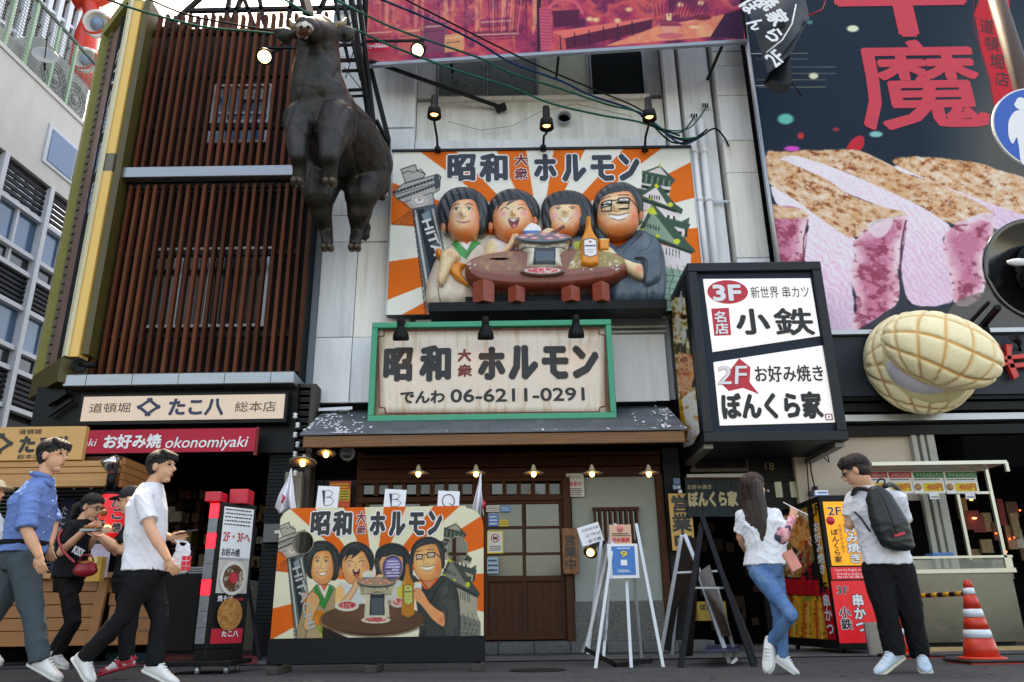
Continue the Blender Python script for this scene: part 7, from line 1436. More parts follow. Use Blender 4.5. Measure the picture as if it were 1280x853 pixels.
c1 = cone(1229, 829, .70, 'orange and white traffic cone standing in front of the stainless stall'); c2 = cone(1139, 822, .70, 'orange and white traffic cone half hidden behind the black trousers')
t = E('cone_bar', (c1 + c2) / 2, 'yellow and black striped bar between the two traffic cones', 'bar'); a_ = c1 + (0, 0, .59); e_ = c2 + (0, 0, .59)
for k in range(12): b = MB(); b.tube([a_ + (e_ - a_) * k / 12, a_ + (e_ - a_) * (k + 1) / 12], .022, mat('bar_yellow', (226, 160, 40), .4) if k % 2 else blk, 10); b.obj('stripe', t)
# ---------- stainless stall on the right
ST = E('stainless_stall', G(1205, 818), 'stainless steel sweet bread stall with price cards under a thin canopy', 'stall'); SY = 10.25; mir = mat('mirror_steel', (96, 97, 95), .2, metal=.95, var=.15, scale=.8, bump=.08, bscale=2.5, dirt=(60, 62, 62), dscale=.9, damt=.5); stf = mat('steel_tube', (180, 178, 168), .3, metal=.8, var=.08)
def sb(x0, y0, x1, y1, Y, th, M, nm, bev=0): b = MB(); b.bpx(x0, y0, x1, y1, Y, th, M); return b.obj(nm, ST, bevel=bev)
sb(1128, 716, 1274, 803, SY, .02, mir, 'front_panel'); b = MB(); X0, X1 = P(1128, 760, SY)[0], P(1274, 760, SY)[0]; b.box((X0, SY + .02, P(1200, 803, SY)[2]), (X1, SY + .75, P(1200, 716, SY)[2]), stf); b.obj('cabinet', ST)
sb(1126, 711, 1271, 717, SY - .04, .84, stf, 'counter_top', .004); sb(1126, 695, 1266, 698, SY - .02, .03, stf, 'rail'); sb(1128, 698, 1264, 711, SY, .008, mat('case_glass', (150, 160, 150), .05, alpha=.3, var=0), 'glass_front'); sb(1260, 696, 1266, 712, SY - .01, .05, stf, 'post')
for (x0, y0, x1, y1, Y) in ((1232, 586, 1268, 712, SY), (1196, 616, 1216, 700, SY + .5), (1090, 590, 1102, 712, SY), (1257, 578, 1240, 590, SY)):
    b = MB(); a_ = P(x0, y0, Y); xx = a_[0]; z2 = P(x1, y1, Y)[2]; b.box((xx - .02, Y - .02, min(z2, a_[2])), (xx + .02, Y + .02, max(z2, a_[2])), stf); b.obj('post', ST)
sb(1094, 586.5, 1235, 589, SY - .01, .03, stf, 'rail'); sb(1150, 615, 1240, 618, SY - .01, .03, stf, 'rail')
b = MB(); X0, X1 = P(1090, 580, SY - .4)[0], P(1257, 578, SY - .4)[0]; z = P(1175, 579, SY - .4)[2]; b.box((X0, SY - .4, z - .015), (X1, SY + .6, z + .015), mat('canopy_acrylic', (206, 200, 184), .2, var=.1)); b.obj('canopy', ST); b = MB(); b.box((X0 - .01, SY - .415, z - .022), (X1 + .01, SY - .4, z + .022), stf); b.obj('canopy_edge', ST)
stp = YP(SY - .05); gr2 = mat('price_green', (36, 130, 76), .5, var=.1); rd2 = mat('price_red', (206, 70, 76), .5, var=.1)
for k, (x0, x1) in enumerate(((1086, 1110), (1110, 1140), (1141, 1180), (1181, 1222))):
    t = E('price_card', stp.hit(x0, 620, 0), ('red topped price card partly behind the backpack', 'red topped price card at the left of the stall rail', 'green topped price card in the middle of the stall rail', 'green topped price card at the right end of the stall rail')[k], 'price card', 'price cards hung on the stall rail')
    b = MB(); b.pbox(stp, x0, 589, x1, 617, 0, .008, WHT); b.obj('card', t); b = MB(); b.pbox(stp, x0 + 1, 590, x1 - 1, 597.5, .003, .002, rd2 if k < 2 else gr2); b.obj('title_band', t); b = MB(); b.pbox(stp, x0 + (13 if k > 1 else 3), 604, x1 - 1, 614.5, .003, .002, yel); b.obj('price_band', t)
    text(stp, 'アイスメロンパン' if k > 1 else 'メロンパン', (x0 + 4, 591.5, x1 - 3, 596), WHT, t, lift=.006, bold=.01); text(stp, '400円', (x0 + (17 if k > 1 else 6), 605, x1 - 2, 613.5), mat('price_orange', (214, 90, 30), .5), t, lift=.006, bold=.04); b = MB(); fakelines(b, stp, x0 + 2, 598.5, x1 - 3, 601, 1, INK, .004, k); b.obj('small_print', t)
    if k > 1: b = MB(); q_ = stp.hit(x0 + 6.5, 609, .005); b.lathe(q_, [(.045, 0), (.045, .004), (0, .006)], mat('bun_print', (190, 140, 90), .6, var=.5, scale=40), 12, (0, -1, 0)); b.obj('bun_print', t)
for k, x in enumerate((1122, 1162, 1207)): b = MB(); b.pbox(stp, x, 617, x + 12, 624, .01, .005, WHT); fakelines(b, stp, x + 1, 620, x + 11, 623, 2, INK, .013, k); b.obj('price_tag', ST)
b = MB(); b.bpx(1166, 691, 1192, 695, SY + .1, .2, mat('blue_tray', (40, 110, 180), .4)); b.obj('blue_tray', label='small blue tray on the glass case of the stainless stall', cat='tray')
b = MB(); b.box((P(1120, 805, 9.9)[0], 9.75, 0.0), (P(1290, 805, 9.9)[0], 9.85, .05), mat('timber_kerb', (180, 150, 100), .7, var=.2)); b.obj('timber_strip', label='pale timber strip on the ground in front of the stainless stall', cat='timber'); 
b = MB(); b.bpx(1135, 803, 1270, 812, SY + .1, .5, blk); b.obj('plinth', ST)
# ---------- corner menu lightbox (yellow and red)
KB = E('menu_lightbox', G(1055, 818), 'yellow and red corner menu box with photos of fried skewers', 'sign box'); KY = 9.5; k0, k1 = P(1036, 715, KY)[0], P(1088, 715, KY)[0]; kz1, kz0 = P(1056, 619, KY)[2], P(1056, 812, KY)[2]; kb_ = 11.3
b = MB(); b.box((k0, KY, kz0), (k1, kb_, kz1), blk); b.obj('case', KB, bevel=.01); ky1 = mat('amber_film', (246, 166, 34), .4, var=.1, emit=(246, 166, 34), estr=.10); kr = mat('red_film', (206, 22, 34), .4, var=.05, emit=(206, 22, 34), estr=.08)
KPl = YP(KY); KS = Plane((k0, 0, 0), (0, -1, 0)); KS.n = np.array([-1.0, 0, 0])
for (y0, y1, M) in ((627, 707, ky1), (709, 724, kr), (726, 804, kr)): b = MB(); yy = (y0 + y1) / 2; xs = 1028 + (yy - 627) * .103; b.pbox(KPl, xs + 2, y0, xs + 57, y1, .006, .005, M); b.obj('lit_panel', KB)
text(KPl, '2F', (1034, 634, 1051, 644), INK, KB, lift=.012, outline=WHT, obold=.06, bold=.02); text(KPl, '3F', (1045, 733, 1060, 743), INK, KB, lift=.012, outline=WHT, obold=.06, bold=.02)
text(KPl, 'お好み焼き', (1056, 640, 1073, 705), WHT, KB, lift=.012, vert=True, outline=INK, obold=.09, bold=.04); text(KPl, 'ぼんくら家', (1040, 661, 1050, 704), INK, KB, lift=.012, vert=True, bold=.03); text(KPl, '元祖お好み焼き', (1049, 655, 1054, 692), mat('print_brown', (120, 60, 30), .5), KB, lift=.012, vert=True)
text(KPl, 'I have the English menu.', (1043, 711, 1082, 715), WHT, KB, lift=.01); text(KPl, '영어메뉴있습니다', (1045, 716, 1082, 719.5), WHT, KB, lift=.01); text(KPl, '有中文菜單', (1046, 720, 1082, 723), WHT, KB, lift=.01)
text(KPl, '串かつ', (1066, 742, 1082, 792), WHT, KB, lift=.012, vert=True, outline=INK, obold=.09, bold=.04); text(KPl, '小鉄', (1049, 758, 1064, 788), INK, KB, lift=.012, vert=True, outline=WHT, obold=.08, bold=.03); b = MB(); b.lathe(KPl.hit(1038, 651, .008), [(.05, 0), (.05, .004), (0, .004)], RED, 16, (0, -1, 0)); b.obj('badge', KB)
ck = Canvas(960, 610, 1050, 830, 4, (30, 26, 24)); ck.poly([(1012, 610), (1040, 610), (1046, 735), (1030, 735)], (240, 164, 40)); ck.poly([(1026, 735), (1050, 735), (1060, 830), (1034, 830)], (196, 24, 34))
food(ck, [(960, 640), (1008, 632), (1018, 700), (1000, 722), (965, 720)], [(60, 50, 40), (236, 226, 206), (206, 130, 60), (150, 90, 40), (90, 110, 60), (226, 160, 90)], 7, 51); food(ck, [(988, 650), (1006, 648), (1012, 676), (1000, 690), (986, 678)], [(214, 120, 50), (240, 180, 110), (180, 90, 40)], 6, 52); ck.poly([(960, 722), (1024, 726), (1026, 745), (960, 742)], (200, 26, 36))
food(ck, [(960, 744), (1026, 746), (1036, 806), (966, 800)], [(120, 70, 20), (226, 150, 40), (240, 180, 60), (206, 120, 30), (140, 150, 50)], 6, 53)
for k in range(9): ck.line([(985 + k * 5, 750 + (k % 3) * 4), (980 + k * 6, 800)], 3, [(236, 160, 50), (206, 80, 30), (240, 190, 90)][k % 3], .85)
print_sheet(KS, ck, -(kb_ - .08), kz0 + .1, -(KY + .05), kz1 - .08, .006, 'photo_print', KB, .012)
def side_text(t_, px, y0, y1, w_, M, **k): b = MB(); u, v0_ = KS.uv(px, y0); v1_ = KS.uv(px, y1)[1]; put_text(b, KS, t_, None, M, lift=.014, uvbox=(u, (v0_ + v1_) / 2, w_, abs(v1_ - v0_)), vert=True, **k); b.obj('lettering', KB)
side_text('お好み焼き', 1021, 652, 720, .22, WHT, bold=.04); side_text('串かつ', 1033, 742, 795, .24, WHT, bold=.04); side_text('きっぱりおなじみの味', 1008, 675, 745, .2, RED, bold=.05); side_text('グルメ横丁', 1001, 690, 740, .2, RED, bold=.05); b = MB(); u, v_ = KS.uv(1019, 638); put_text(b, KS, '2F', None, INK, lift=.014, bold=.04, uvbox=(u, v_, .3, .13)); u, v_ = KS.uv(1030, 735); put_text(b, KS, '3F', None, INK, lift=.0145, bold=.04, uvbox=(u, v_, .3, .12)); b.obj('lettering', KB)
for (x, Y) in ((k0 + .1, KY + .1), (k1 - .1, KY + .1), (k0 + .1, kb_ - .1)): b = MB(); b.lathe((x, Y, kz0 / 2), [(.035, -.02), (.035, .02)], blk, 12, (1, 0, 0)); b.bar((x, Y, kz0 / 2), (x, Y, kz0), .03, .03, blk); b.obj('castor', KB)
t = E('counter_card', P(1027, 624, KY + .1), 'small blue and white card standing on top of the menu box', 'card'); pl = YP(KY + .1); b = MB(); b.pbox(pl, 1019, 613, 1035, 619, 0, .02, WHT); b.obj('card', t); b = MB(); b.pbox(pl, 1020, 619, 1036, 624.5, .001, .022, blu); b.obj('card_base', t); b = MB(); fakelines(b, pl, 1022, 614, 1034, 618, 1, blu, .003, 1); b.obj('print', t)
t = E('switch_box', P(1018, 618, 11.2), 'pair of small dark switches on the beige wall above the menu box', 'switch'); 
for k, (x, y) in enumerate(((1015, 617), (1020, 611))): b = MB(); b.bpx(x - 2.5, y - 3, x + 2.5, y + 3, 11.2, .08, mat('switch_navy', (30, 44, 66), .4)); b.obj('switch', t)
t = E('metal_board', G(1096, 822), 'blank stainless board with a rim leaning by the menu box', 'board'); b = MB(); pl = YP(9.2); b.pbox(pl, 1084, 778, 1108, 822, 0, .04, steel); b.obj('panel', t); b = MB(); b.pbox(pl, 1087, 781, 1105, 819, .004, .004, mat('dull_plate', (150, 146, 134), .4, metal=.4, var=.15)); b.obj('face', t)
# ---------- easels and A-boards
alw = mat('white_alu', (196, 200, 204), .35, metal=.3, var=.06)
def strut(t, a_, c_, M, w_=.028, nm='leg'): b = MB(); b.bar(a_, c_, w_, w_, M, (0, 1, 0)); b.obj(nm, t)
EA = E('poster_easel', G(788, 836), 'white metal easel holding a blue payment poster in front of the grey wall', 'easel'); Y0, Y1 = 7.7, 8.5
f = lambda x, y, Y=7.75: P(x, y, Y)
strut(EA, f(769, 655), f(744, 838, 7.6), alw); strut(EA, f(795, 655), f(829, 834, 7.6), alw); strut(EA, f(781, 690, 7.85), f(789, 835, 7.62), alw); strut(EA, f(772, 690, 7.9), f(728, 815, 8.4), alw); strut(EA, f(790, 690, 7.9), f(802, 822, 8.4), alw); strut(EA, f(744, 838, 7.6), f(829, 834, 7.6), alw, .02) if False else None
pl = YP(7.72); b = MB(); b.pbox(pl, 760, 680, 798, 723, .01, .02, WHT); b.obj('poster', EA); b = MB(); b.pbox(pl, 765, 683, 794, 719, .014, .003, blu); b.obj('blue_print', EA); text(pl, '9', (775, 689, 784, 697), yel, EA, lift=.02, bold=.05); b = MB(); fakelines(b, pl, 771, 684.5, 788, 687, 1, WHT, .017, 1); fakelines(b, pl, 772, 712, 787, 716, 2, WHT, .017, 2); b.pbox(pl, 776, 700, 784, 707, .018, .002, WHT); b.obj('print', EA)
b = MB(); b.pbox(pl, 762, 656, 789, 681, .0, .01, mat('peach_paper', (226, 178, 150), .6)); b.obj('upper_poster', EA); text(pl, '総合優勝', (765, 672, 787, 678), RED, EA, lift=.004, bold=.03); b = MB(); fakelines(b, pl, 765, 666, 787, 671, 2, INK, .004, 2); b.lathe(pl.hit(775, 661, .004), [(.03, 0), (.03, .003), (0, .004)], mat('pink_print', (226, 120, 120), .6), 14, (0, -1, 0)); b.obj('print', EA)
EB = E('menu_board', G(752, 822), 'menu board seen edge on behind the white easel on the left', 'menu board')
pn_ = lambda pts, M, nm, t, th=.02: one(lambda b: b.prism([np.array(p) for p in pts], (th, .0, 0), M), nm, M, t)
mb_ = mat('menu_print', (150, 156, 160), .5, var=.35, scale=18, dirt=(70, 74, 80), dscale=25, damt=.8)
pn_([f(764, 670, 8.1), f(764, 670, 8.1) + (-.02, .5, -.05), f(756, 800, 7.9) + (-.05, .55, 0), f(756, 800, 7.9)], mb_, 'board', EB)
strut(EB, f(764, 668, 8.1), f(733, 808, 8.1), alw); strut(EB, f(752, 672, 8.6), f(735, 818, 8.4), alw); strut(EB, f(765, 672, 8.1), f(754, 826, 8), alw); strut(EB, f(733, 812, 8.1), f(770, 832, 7.7), blk, .04); strut(EB, f(770, 832, 7.7), f(815, 826, 7.8), blk, .04)
t = E('handwritten_card', f(738, 683), 'tilted white card with handwritten lines at the top left of the easels', 'card'); pl = YP(7.9); b = MB(); b.pbox(pl, 724, 656, 752, 680, .0, .006, WHT, R(16)); b.obj('card', t); b = MB(); cu, cvv, w, h = pl.frame(724, 656, 752, 680)
for k in range(3): put_text(b, pl, ('아르바이트', '고객님', '음식물')[k], None, NAVY, lift=.004, rot=R(16), uvbox=(cu + .0 + .02 * k, cvv + h * (.28 - .28 * k), w * (.8 - .1 * k), h * .17))
b.obj('handwriting', t)
t = E('clip_lamp', f(738, 690), 'lit clip lamp under the tilted handwritten card', 'lamp'); c = f(738, 691, 7.9); b = MB(); b.lathe(c, [(.03, .12), (.04, .05), (.07, 0), (.06, -.0), (0, .03)], blk, 14, (.3, .6, .5)); b.obj('hood', t); b = MB(); b.ell(c, .035, .035, .035, bulb); b.obj('bulb', t); strut(t, c + (0, .1, .05), f(750, 675, 8.2), blk, .02, 'arm')
def aboard(ap, fl, fr, bl, br, Yf, Yt, Yb, M, lab, panel=True, pm=blk):
    t = E('a_board', G((fl[0] + fr[0]) / 2, fl[1]), lab, 'A-board', 'folding A-boards by the stair entrance'); A1 = P(ap[0] - 1, ap[1], Yt); A2 = P(ap[0] + 2, ap[1], Yt)
    return t
T1 = E('a_board', G(870, 826), 'silver framed folding board with a dark photo panel in front of the tan banner', 'A-board'); g1 = lambda x, y, Y: P(x, y, Y)
strut(T1, g1(852, 669, 8.6), g1(826, 818, 8.6), alw, .035); strut(T1, g1(853, 669, 8.7), g1(840, 818, 8.9), alw, .03); strut(T1, g1(856, 669, 8.55), g1(884, 740, 8.3), alw, .035); strut(T1, g1(873, 716, 8.35), g1(912, 830, 7.95), alw, .04); strut(T1, g1(896, 735, 8.4), g1(920, 824, 8.1), alw, .03); strut(T1, g1(846, 716, 8.6), g1(897, 714, 8.5), alw, .02, 'crossbar'); strut(T1, g1(912, 830, 7.95), g1(920, 824, 8.1), alw, .03)
b = MB(); b.prism([g1(854, 672, 8.66), g1(876, 672, 9.0), g1(842, 815, 9.0), g1(828, 812, 8.66)], (0, .02, 0), blk); b.obj('rear_panel', T1); b = MB(); b.prism([g1(873, 716, 8.3), g1(887, 706, 8.5), g1(913, 795, 8.1), g1(903, 796, 8.0)], (0, .02, 0), mat('photo_menu', (96, 84, 76), .3, var=.6, scale=14, dirt=(30, 30, 30), dscale=8, damt=.9)); b.obj('photo_panel', T1)
T2 = E('a_board', G(895, 838), 'taller black folding board between the silver board and the woman in jeans', 'A-board')
strut(T2, g1(877, 655, 7.9), g1(850, 840, 7.45), blk, .045); strut(T2, g1(877, 645, 7.9), g1(944, 838, 7.45), blk, .045); strut(T2, g1(880, 655, 7.95), g1(945, 830, 7.9), blk, .03); strut(T2, g1(866, 735, 7.75), g1(905, 735, 7.75), alu, .018, 'crossbar')
b = MB(); b.prism([g1(880, 662, 7.98), g1(886, 668, 8.3), g1(944, 812, 8.2), g1(936, 815, 7.7)], (0, .02, 0), blk2); b.obj('panel', T2); b = MB(); b.prism([g1(874, 668, 7.95), g1(878, 660, 8.2), g1(866, 820, 8.1), g1(853, 822, 7.7)], (0, .02, 0), blk2); b.obj('rear_panel', T2)
# low things inside the stair entrance
b = MB(); pl = YP(11.0); b.pbox(pl, 872, 752, 908, 776, 0, .3, mat('old_yellow_box', (150, 120, 40), .6, var=.3)); t_ = b.obj('yellow_crate', label='dull yellow box sign on the floor of the stair entrance behind the boards', cat='box'); text(pl, 'ぼんくら', (875, 755, 905, 763), INK, t_, lift=.004, bold=.04)
b = MB(); b.prism([G(880, 815, .134), G(925, 813, .134), G(922, 806, .134), G(884, 807, .134)], (0, 0, .006), NAVY); b.obj('entrance_mat', label='dark mat with pale lettering at the foot of the stair entrance', cat='mat')
# ---------- takoyaki stall on the left
TK = E('takoyaki_stall', G(60, 822), 'timber takoyaki stall with a slatted canopy and cedar plank counter', 'stall'); KYY = 9.3
def tb(x0, y0, x1, y1, Y, th, M, nm, bev=.004): b = MB(); b.bpx(x0, y0, x1, y1, Y, th, M); return b.obj(nm, TK, bevel=bev)
for k, (y0, y1) in enumerate(((577, 584), (585, 592), (593, 601))): tb(-60, y0, 150 + (-6 * k), y1, KYY - .12 * k, .5, woodyl, 'canopy_board')
tb(-60, 600, 132, 609, KYY - .3, .1, woodyl, 'fascia_board'); tb(-60, 572, 154, 577, KYY + .1, .6, woodbh, 'canopy_top')
Xc = P(153, 590, KYY - .2)[0]
for k in range(4): b = MB(); z1_ = P(155, 578, KYY)[2] - k * .085; b.box((Xc, KYY - .25, z1_ - .08), (Xc + .04, KYY + .65, z1_), woodlt); b.obj('side_plank', TK, bevel=.004)
for k in range(5): tb(-80, 725 + k * 16.2, 122, 740.4 + k * 16.2, KYY + .05 + .006 * (k % 2), .05, woodlt, 'counter_plank')
for k in range(5): tb(136, 725 + k * 16.2, 205, 740.4 + k * 16.2, KYY + .05 + .006 * (k % 2), .05, woodlt, 'counter_plank')
b = MB(); b.bar(P(132, 720, KYY + .02), P(114, 806, KYY + .02), .1, .05, woodlt, (0, 1, 0)); b.obj('brace', TK); tb(-80, 717, 140, 724, KYY - .05, .6, woodyl, 'counter_top'); tb(-80, 723, 205, 727, KYY + .04, .5, woodlt, 'rail'); tb(-80, 804, 205, 808, KYY + .0, .1, woodlt, 'rail')
b = MB(); b.box((P(-80, 700, 10.5)[0], 10.6, 0), (P(150, 700, 10.5)[0] + .3, 10.7, P(60, 577, 10)[2]), vdark); b.obj('back_wall', TK); tb(-80, 806, 200, 818, KYY + .2, .3, vdark, 'skirt')
dgm = mat('dark_grille', (50, 56, 56), .5)
for k in range(22): z = P(60, 715, 10.2)[2] + k * .05; b = MB(); b.box((P(-60, 650, 10.2)[0], 10.2, z), (P(128, 650, 10.2)[0], 10.21, z + .018), dgm); b.obj('shutter_slat', TK)
b = MB(); pl = YP(10.15); b.pbox(pl, 70, 625, 88, 712, 0, .02, mat('navy_cloth', (24, 44, 86), .7, var=.1)); nb = b.obj('navy_streamer', TK)
text(pl, 'たこ5', (75, 632, 83, 670), wht, nb, lift=.006, vert=True) 
for x in (68, 93, 114): b = MB(); b.lathe(P(x, 609, 10), [(.012, .03), (.02, 0), (.012, -.03)], wht, 8); b.obj('hook_lamp', TK)
t = E('orange_shop_sign', P(50, 577, KYY), 'honey coloured board with brushed takoyaki shop name above the stall canopy', 'sign'); pl = YP(KYY - .02); b = MB(); b.pbox(pl, -70, 534, 104.5, 576, 0, .08, mat('honey_board', (206, 156, 92), .45, var=.08, scale=2, stretch=(.4, 4, 4))); b.obj('board', t, bevel=.005); b = MB()
text(pl, 'たこ八', (24, 545, 90, 567), INK, t, bold=.06); text(pl, '道頓堀', (24, 536.5, 52, 543), INK, t, bold=.01); text(pl, '総本店', (22, 568, 50, 574), INK, t, bold=.01); crest(pl, 0, 555, .2, INK, t)
t = E('chrome_spotlight', P(138, 590, 8.8), 'chrome bell shaped spotlight on the end of the stall canopy', 'spotlight'); chm = mat('chrome', (200, 200, 200), .12, metal=1, var=.05); c = P(138, 578, 8.85); b = MB(); b.lathe(c, [(.0, .03), (.08, .06), (.1, .03), (.095, -.02), (.06, -.12), (.03, -.16), (0, -.17)], chm, 20, (-.25, -.4, .85)); b.obj('bell', t); b = MB(); b.lathe(c + (.02, .04, -.15), [(.045, .06), (.05, -.06), (.03, -.12)], blk, 12); b.obj('socket', t); b = MB(); b.bar(c + (.02, .04, -.2), c + (-.1, .1, -.38), .03, .03, blk); b.obj('arm', t)
LN = E('red_lantern', P(136, 647, 8.9), 'red paper lantern with black brushed characters hanging in the stall', 'lantern'); lnm = mat('lantern_paper', (206, 26, 38), .5, var=.08, emit=(200, 30, 36), estr=.12); c = P(137, 646, 8.9); b = MB(); prof = []
for k in range(23): s = -1 + 2 * k / 22; prof.append((.165 * (1 - abs(s) ** 3.2 * .45) + (.004 if k % 2 else -.004), s * .25))
b.lathe(c, prof, lnm, 28); b.obj('paper_body', LN)
for s_ in (.25, -.25): b = MB(); b.lathe(c + (0, 0, s_), [(.1, -.015), (.1, .015)], blk, 20); b.obj('rim', LN)
b = MB(); b.tube([c + (0, 0, .26), c + (0, 0, .38)], .006, blk, 6); b.obj('hanger', LN); pl = YP(8.9 - .15)
for (ch, x, y) in (('た', 147, 628), ('こ', 147, 643), ('こ', 127, 631), ('こ', 126, 646), ('焼', 126, 659), ('焼', 146, 660)): text(pl, ch, (x - 6.5, y - 6.5, x + 6.5, y + 6.5), INK, LN, lift=.025 if abs(x - 137) < 8 else .012, outline=WHT, obold=.08, bold=.05)
b = MB(); b.ell(P(134, 661, 8.72), .045, .02, .04, bulb2); b.obj('glow', LN)
pl = YP(9.1); b = MB(); b.pbox(pl, 112, 680, 136, 722, 0, .01, mat('lilac_sheet', (180, 176, 196), .6)); b.obj('hanging_sheet', label='pale lilac sheet hanging at the stall behind the red bag', cat='sheet'); b = MB(); b.pbox(pl, 108, 696, 126, 727, .1, .1, mat('amber_jug', (190, 140, 50), .4, var=.2)); b.pbox(pl, 112, 696, 122, 704, .12, .1, mat('noodle_print', (216, 190, 120), .7, var=.3, scale=60)); b.obj('amber_box', label='amber box on the stall counter behind the red bag', cat='box')
b = MB(); b.bpx(200, 717, 246, 815, 9.0, .8, mat('dark_counter', (18, 19, 20), .5, spec=.15, var=.15)); b.obj('black_counter', label='black counter block between the man in white and the lit menu stand', cat='counter', bevel=.01)
t = E('counter_leaflets', P(244, 716, 9), 'small pile of printed leaflets on the black counter', 'leaflets'); b = MB(); b.bpx(236, 709, 256, 717, 9.1, .2, mat('leaflet_white', (150, 150, 150), .6)); fakelines(b, YP(9.1), 237, 710, 255, 716, 2, INK, .004, 3); b.obj('pile', t)
b = MB(); b.lathe(G(165, 826), [(.3, 0), (.33, .2), (.3, .75), (.2, .85)], mat('blue_grey_tub', (70, 110, 134), .5, var=.1), 20); b.obj('blue_tub', label='blue grey tub on the ground behind the man in white', cat='tub')
# ---------- lit menu stand
MSt = E('lit_menu_stand', G(255, 834), 'black menu stand with red light strip and food photos outside the takoyaki shop', 'menu stand'); sy = 7.65; Bc = P(268, 720, sy)[0]; u_ = np.array([.61, .79, 0]); A_ = np.array([Bc - .115, sy, 0]); B_ = np.array([Bc, sy - .02, 0]); C_ = B_ + u_ * .40; D_ = A_ + u_ * .40; z0_, z1_ = P(268, 812, sy)[2], P(268, 628, sy)[2]
b = MB(); b.prism([p + (0, 0, z0_) for p in (A_, B_, C_, D_)], (0, 0, z1_ - z0_), blk); b.obj('case', MSt, bevel=.006); MPl = Plane(B_, u_); led = mat('led_cover', (120, 124, 128), .25, var=.15, scale=20); ledr = mat('red_led', (250, 40, 60), .4, var=0, emit=(255, 30, 50), estr=.7)
n_ = 9; hh = (z1_ - z0_ - .06) / n_
for k in range(n_): z = z0_ + .05 + hh * k; b = MB(); b.box((A_[0] + .012, sy - .03, z), (A_[0] + .098, sy - .012, z + hh - .004), ledr if k in (3, 6, 8) else led); b.obj('light_segment', MSt)
b = MB(); b.box((A_[0] - .03, sy - .08, z1_), (A_[0] + .12, sy + .12, z1_ + .09), RED); b.obj('red_cap', MSt, bevel=.004); b = MB(); b.box((A_[0] + .14, sy + .1, z1_ + .0), (A_[0] + .32, sy + .3, z1_ + .14), RED); b.obj('red_cap', MSt, bevel=.004)
b = MB(); b.box((Bc - .33, sy - .2, .07), (Bc + .3, sy + .4, .11), blk); b.prism([p + (0, 0, .11) for p in (A_, B_, C_, D_)], (0, 0, z0_ - .11), blk); b.obj('base', MSt, bevel=.005)
for (x, Y) in ((Bc - .28, sy - .15), (Bc + .24, sy - .12), (Bc + .0, sy - .16), (Bc + .2, sy + .3)): b = MB(); b.lathe((x, Y, .035), [(.035, -.015), (.035, .015)], alu, 12, (1, 0, 0)); b.obj('castor', MSt)
vz = lambda t_: z1_ - .04 - (z1_ - z0_ - .08) * t_
def mp_(t0, t1, M, nm='print', u0=.035, u1=.365): b = MB(); b.ubox(MPl, (u0 + u1) / 2, (vz(t0) + vz(t1)) / 2, u1 - u0, vz(t0) - vz(t1), .006, .005, M); b.obj(nm, MSt)
mp_(0, .40, WHT); b = MB()
for k in range(5):
    r_ = random.Random(k); u = .05
    while u < .33: L_ = r_.uniform(.01, .03); b.ubox(MPl, u + L_ / 2, vz(.02 + k * .028), L_, .012, .009, .001, INK); u += L_ + .008
b.obj('small_print', MSt, kind='stuff')
tx = lambda s, t0, t1, M, u0=.05, u1=.35, bold=.02, lift=.011: (lambda b: (put_text(b, MPl, s, None, M, lift=lift, bold=bold, uvbox=((u0 + u1) / 2, (vz(t0) + vz(t1)) / 2, u1 - u0, vz(t0) - vz(t1))), b.obj('lettering', MSt)))(MB())
tx('2F・3Fへ', .19, .26, RED); tx('お好み焼', .31, .37, INK, .05, .25); tx('焼そば', .655, .70, WHT, .06, .22); tx('Yakisoba', .665, .69, RED, .23, .34, .0)
mp_(.38, .64, mat('plate_backdrop', (196, 190, 180), .5, var=.1)); mp_(.89, .995, RED); tx('たこ八', .905, .95, WHT, .14, .32, .05)
def dish(t0, cu, ra, M, nm): b = MB(); c = MPl.at(cu, vz(t0), .012); b.prism([c + MPl.u * math.cos(a) * ra * .9 + MPl.v * math.sin(a) * ra for a in np.linspace(0, 6.283, 26, endpoint=False)][::-1], MPl.n * .006, M); b.obj(nm, MSt)
dish(.53, .2, .155, mat('plate_print', (220, 216, 206), .4), 'dish_print'); dish(.53, .2, .125, mat('okonomiyaki_print', (110, 60, 30), .5, var=.6, scale=18, dirt=(236, 226, 200), dscale=16, damt=.9, dlo=.52, dhi=.6), 'dish_print'); MPl.p = MPl.p + MPl.n * .006; dish(.53, .2, .05, RED, 'dish_print'); dish(.79, .2, .145, mat('noodle_dish_print', (176, 110, 50), .5, var=.5, scale=26, dirt=(220, 170, 90), dscale=22, damt=.8), 'dish_print')
t = E('folded_stand', G(318, 826), 'thin black folding stand behind the lit menu stand', 'stand'); strut(t, P(318, 656, 8.1), P(304, 700, 8.1), blk, .03); strut(t, P(304, 690, 8.2), P(325, 825, 8), blk, .03); strut(t, P(320, 660, 8.3), P(292, 820, 8.2), blk, .03); strut(t, P(300, 735, 8.2), P(315, 735, 8.2), alu, .02, 'crossbar')
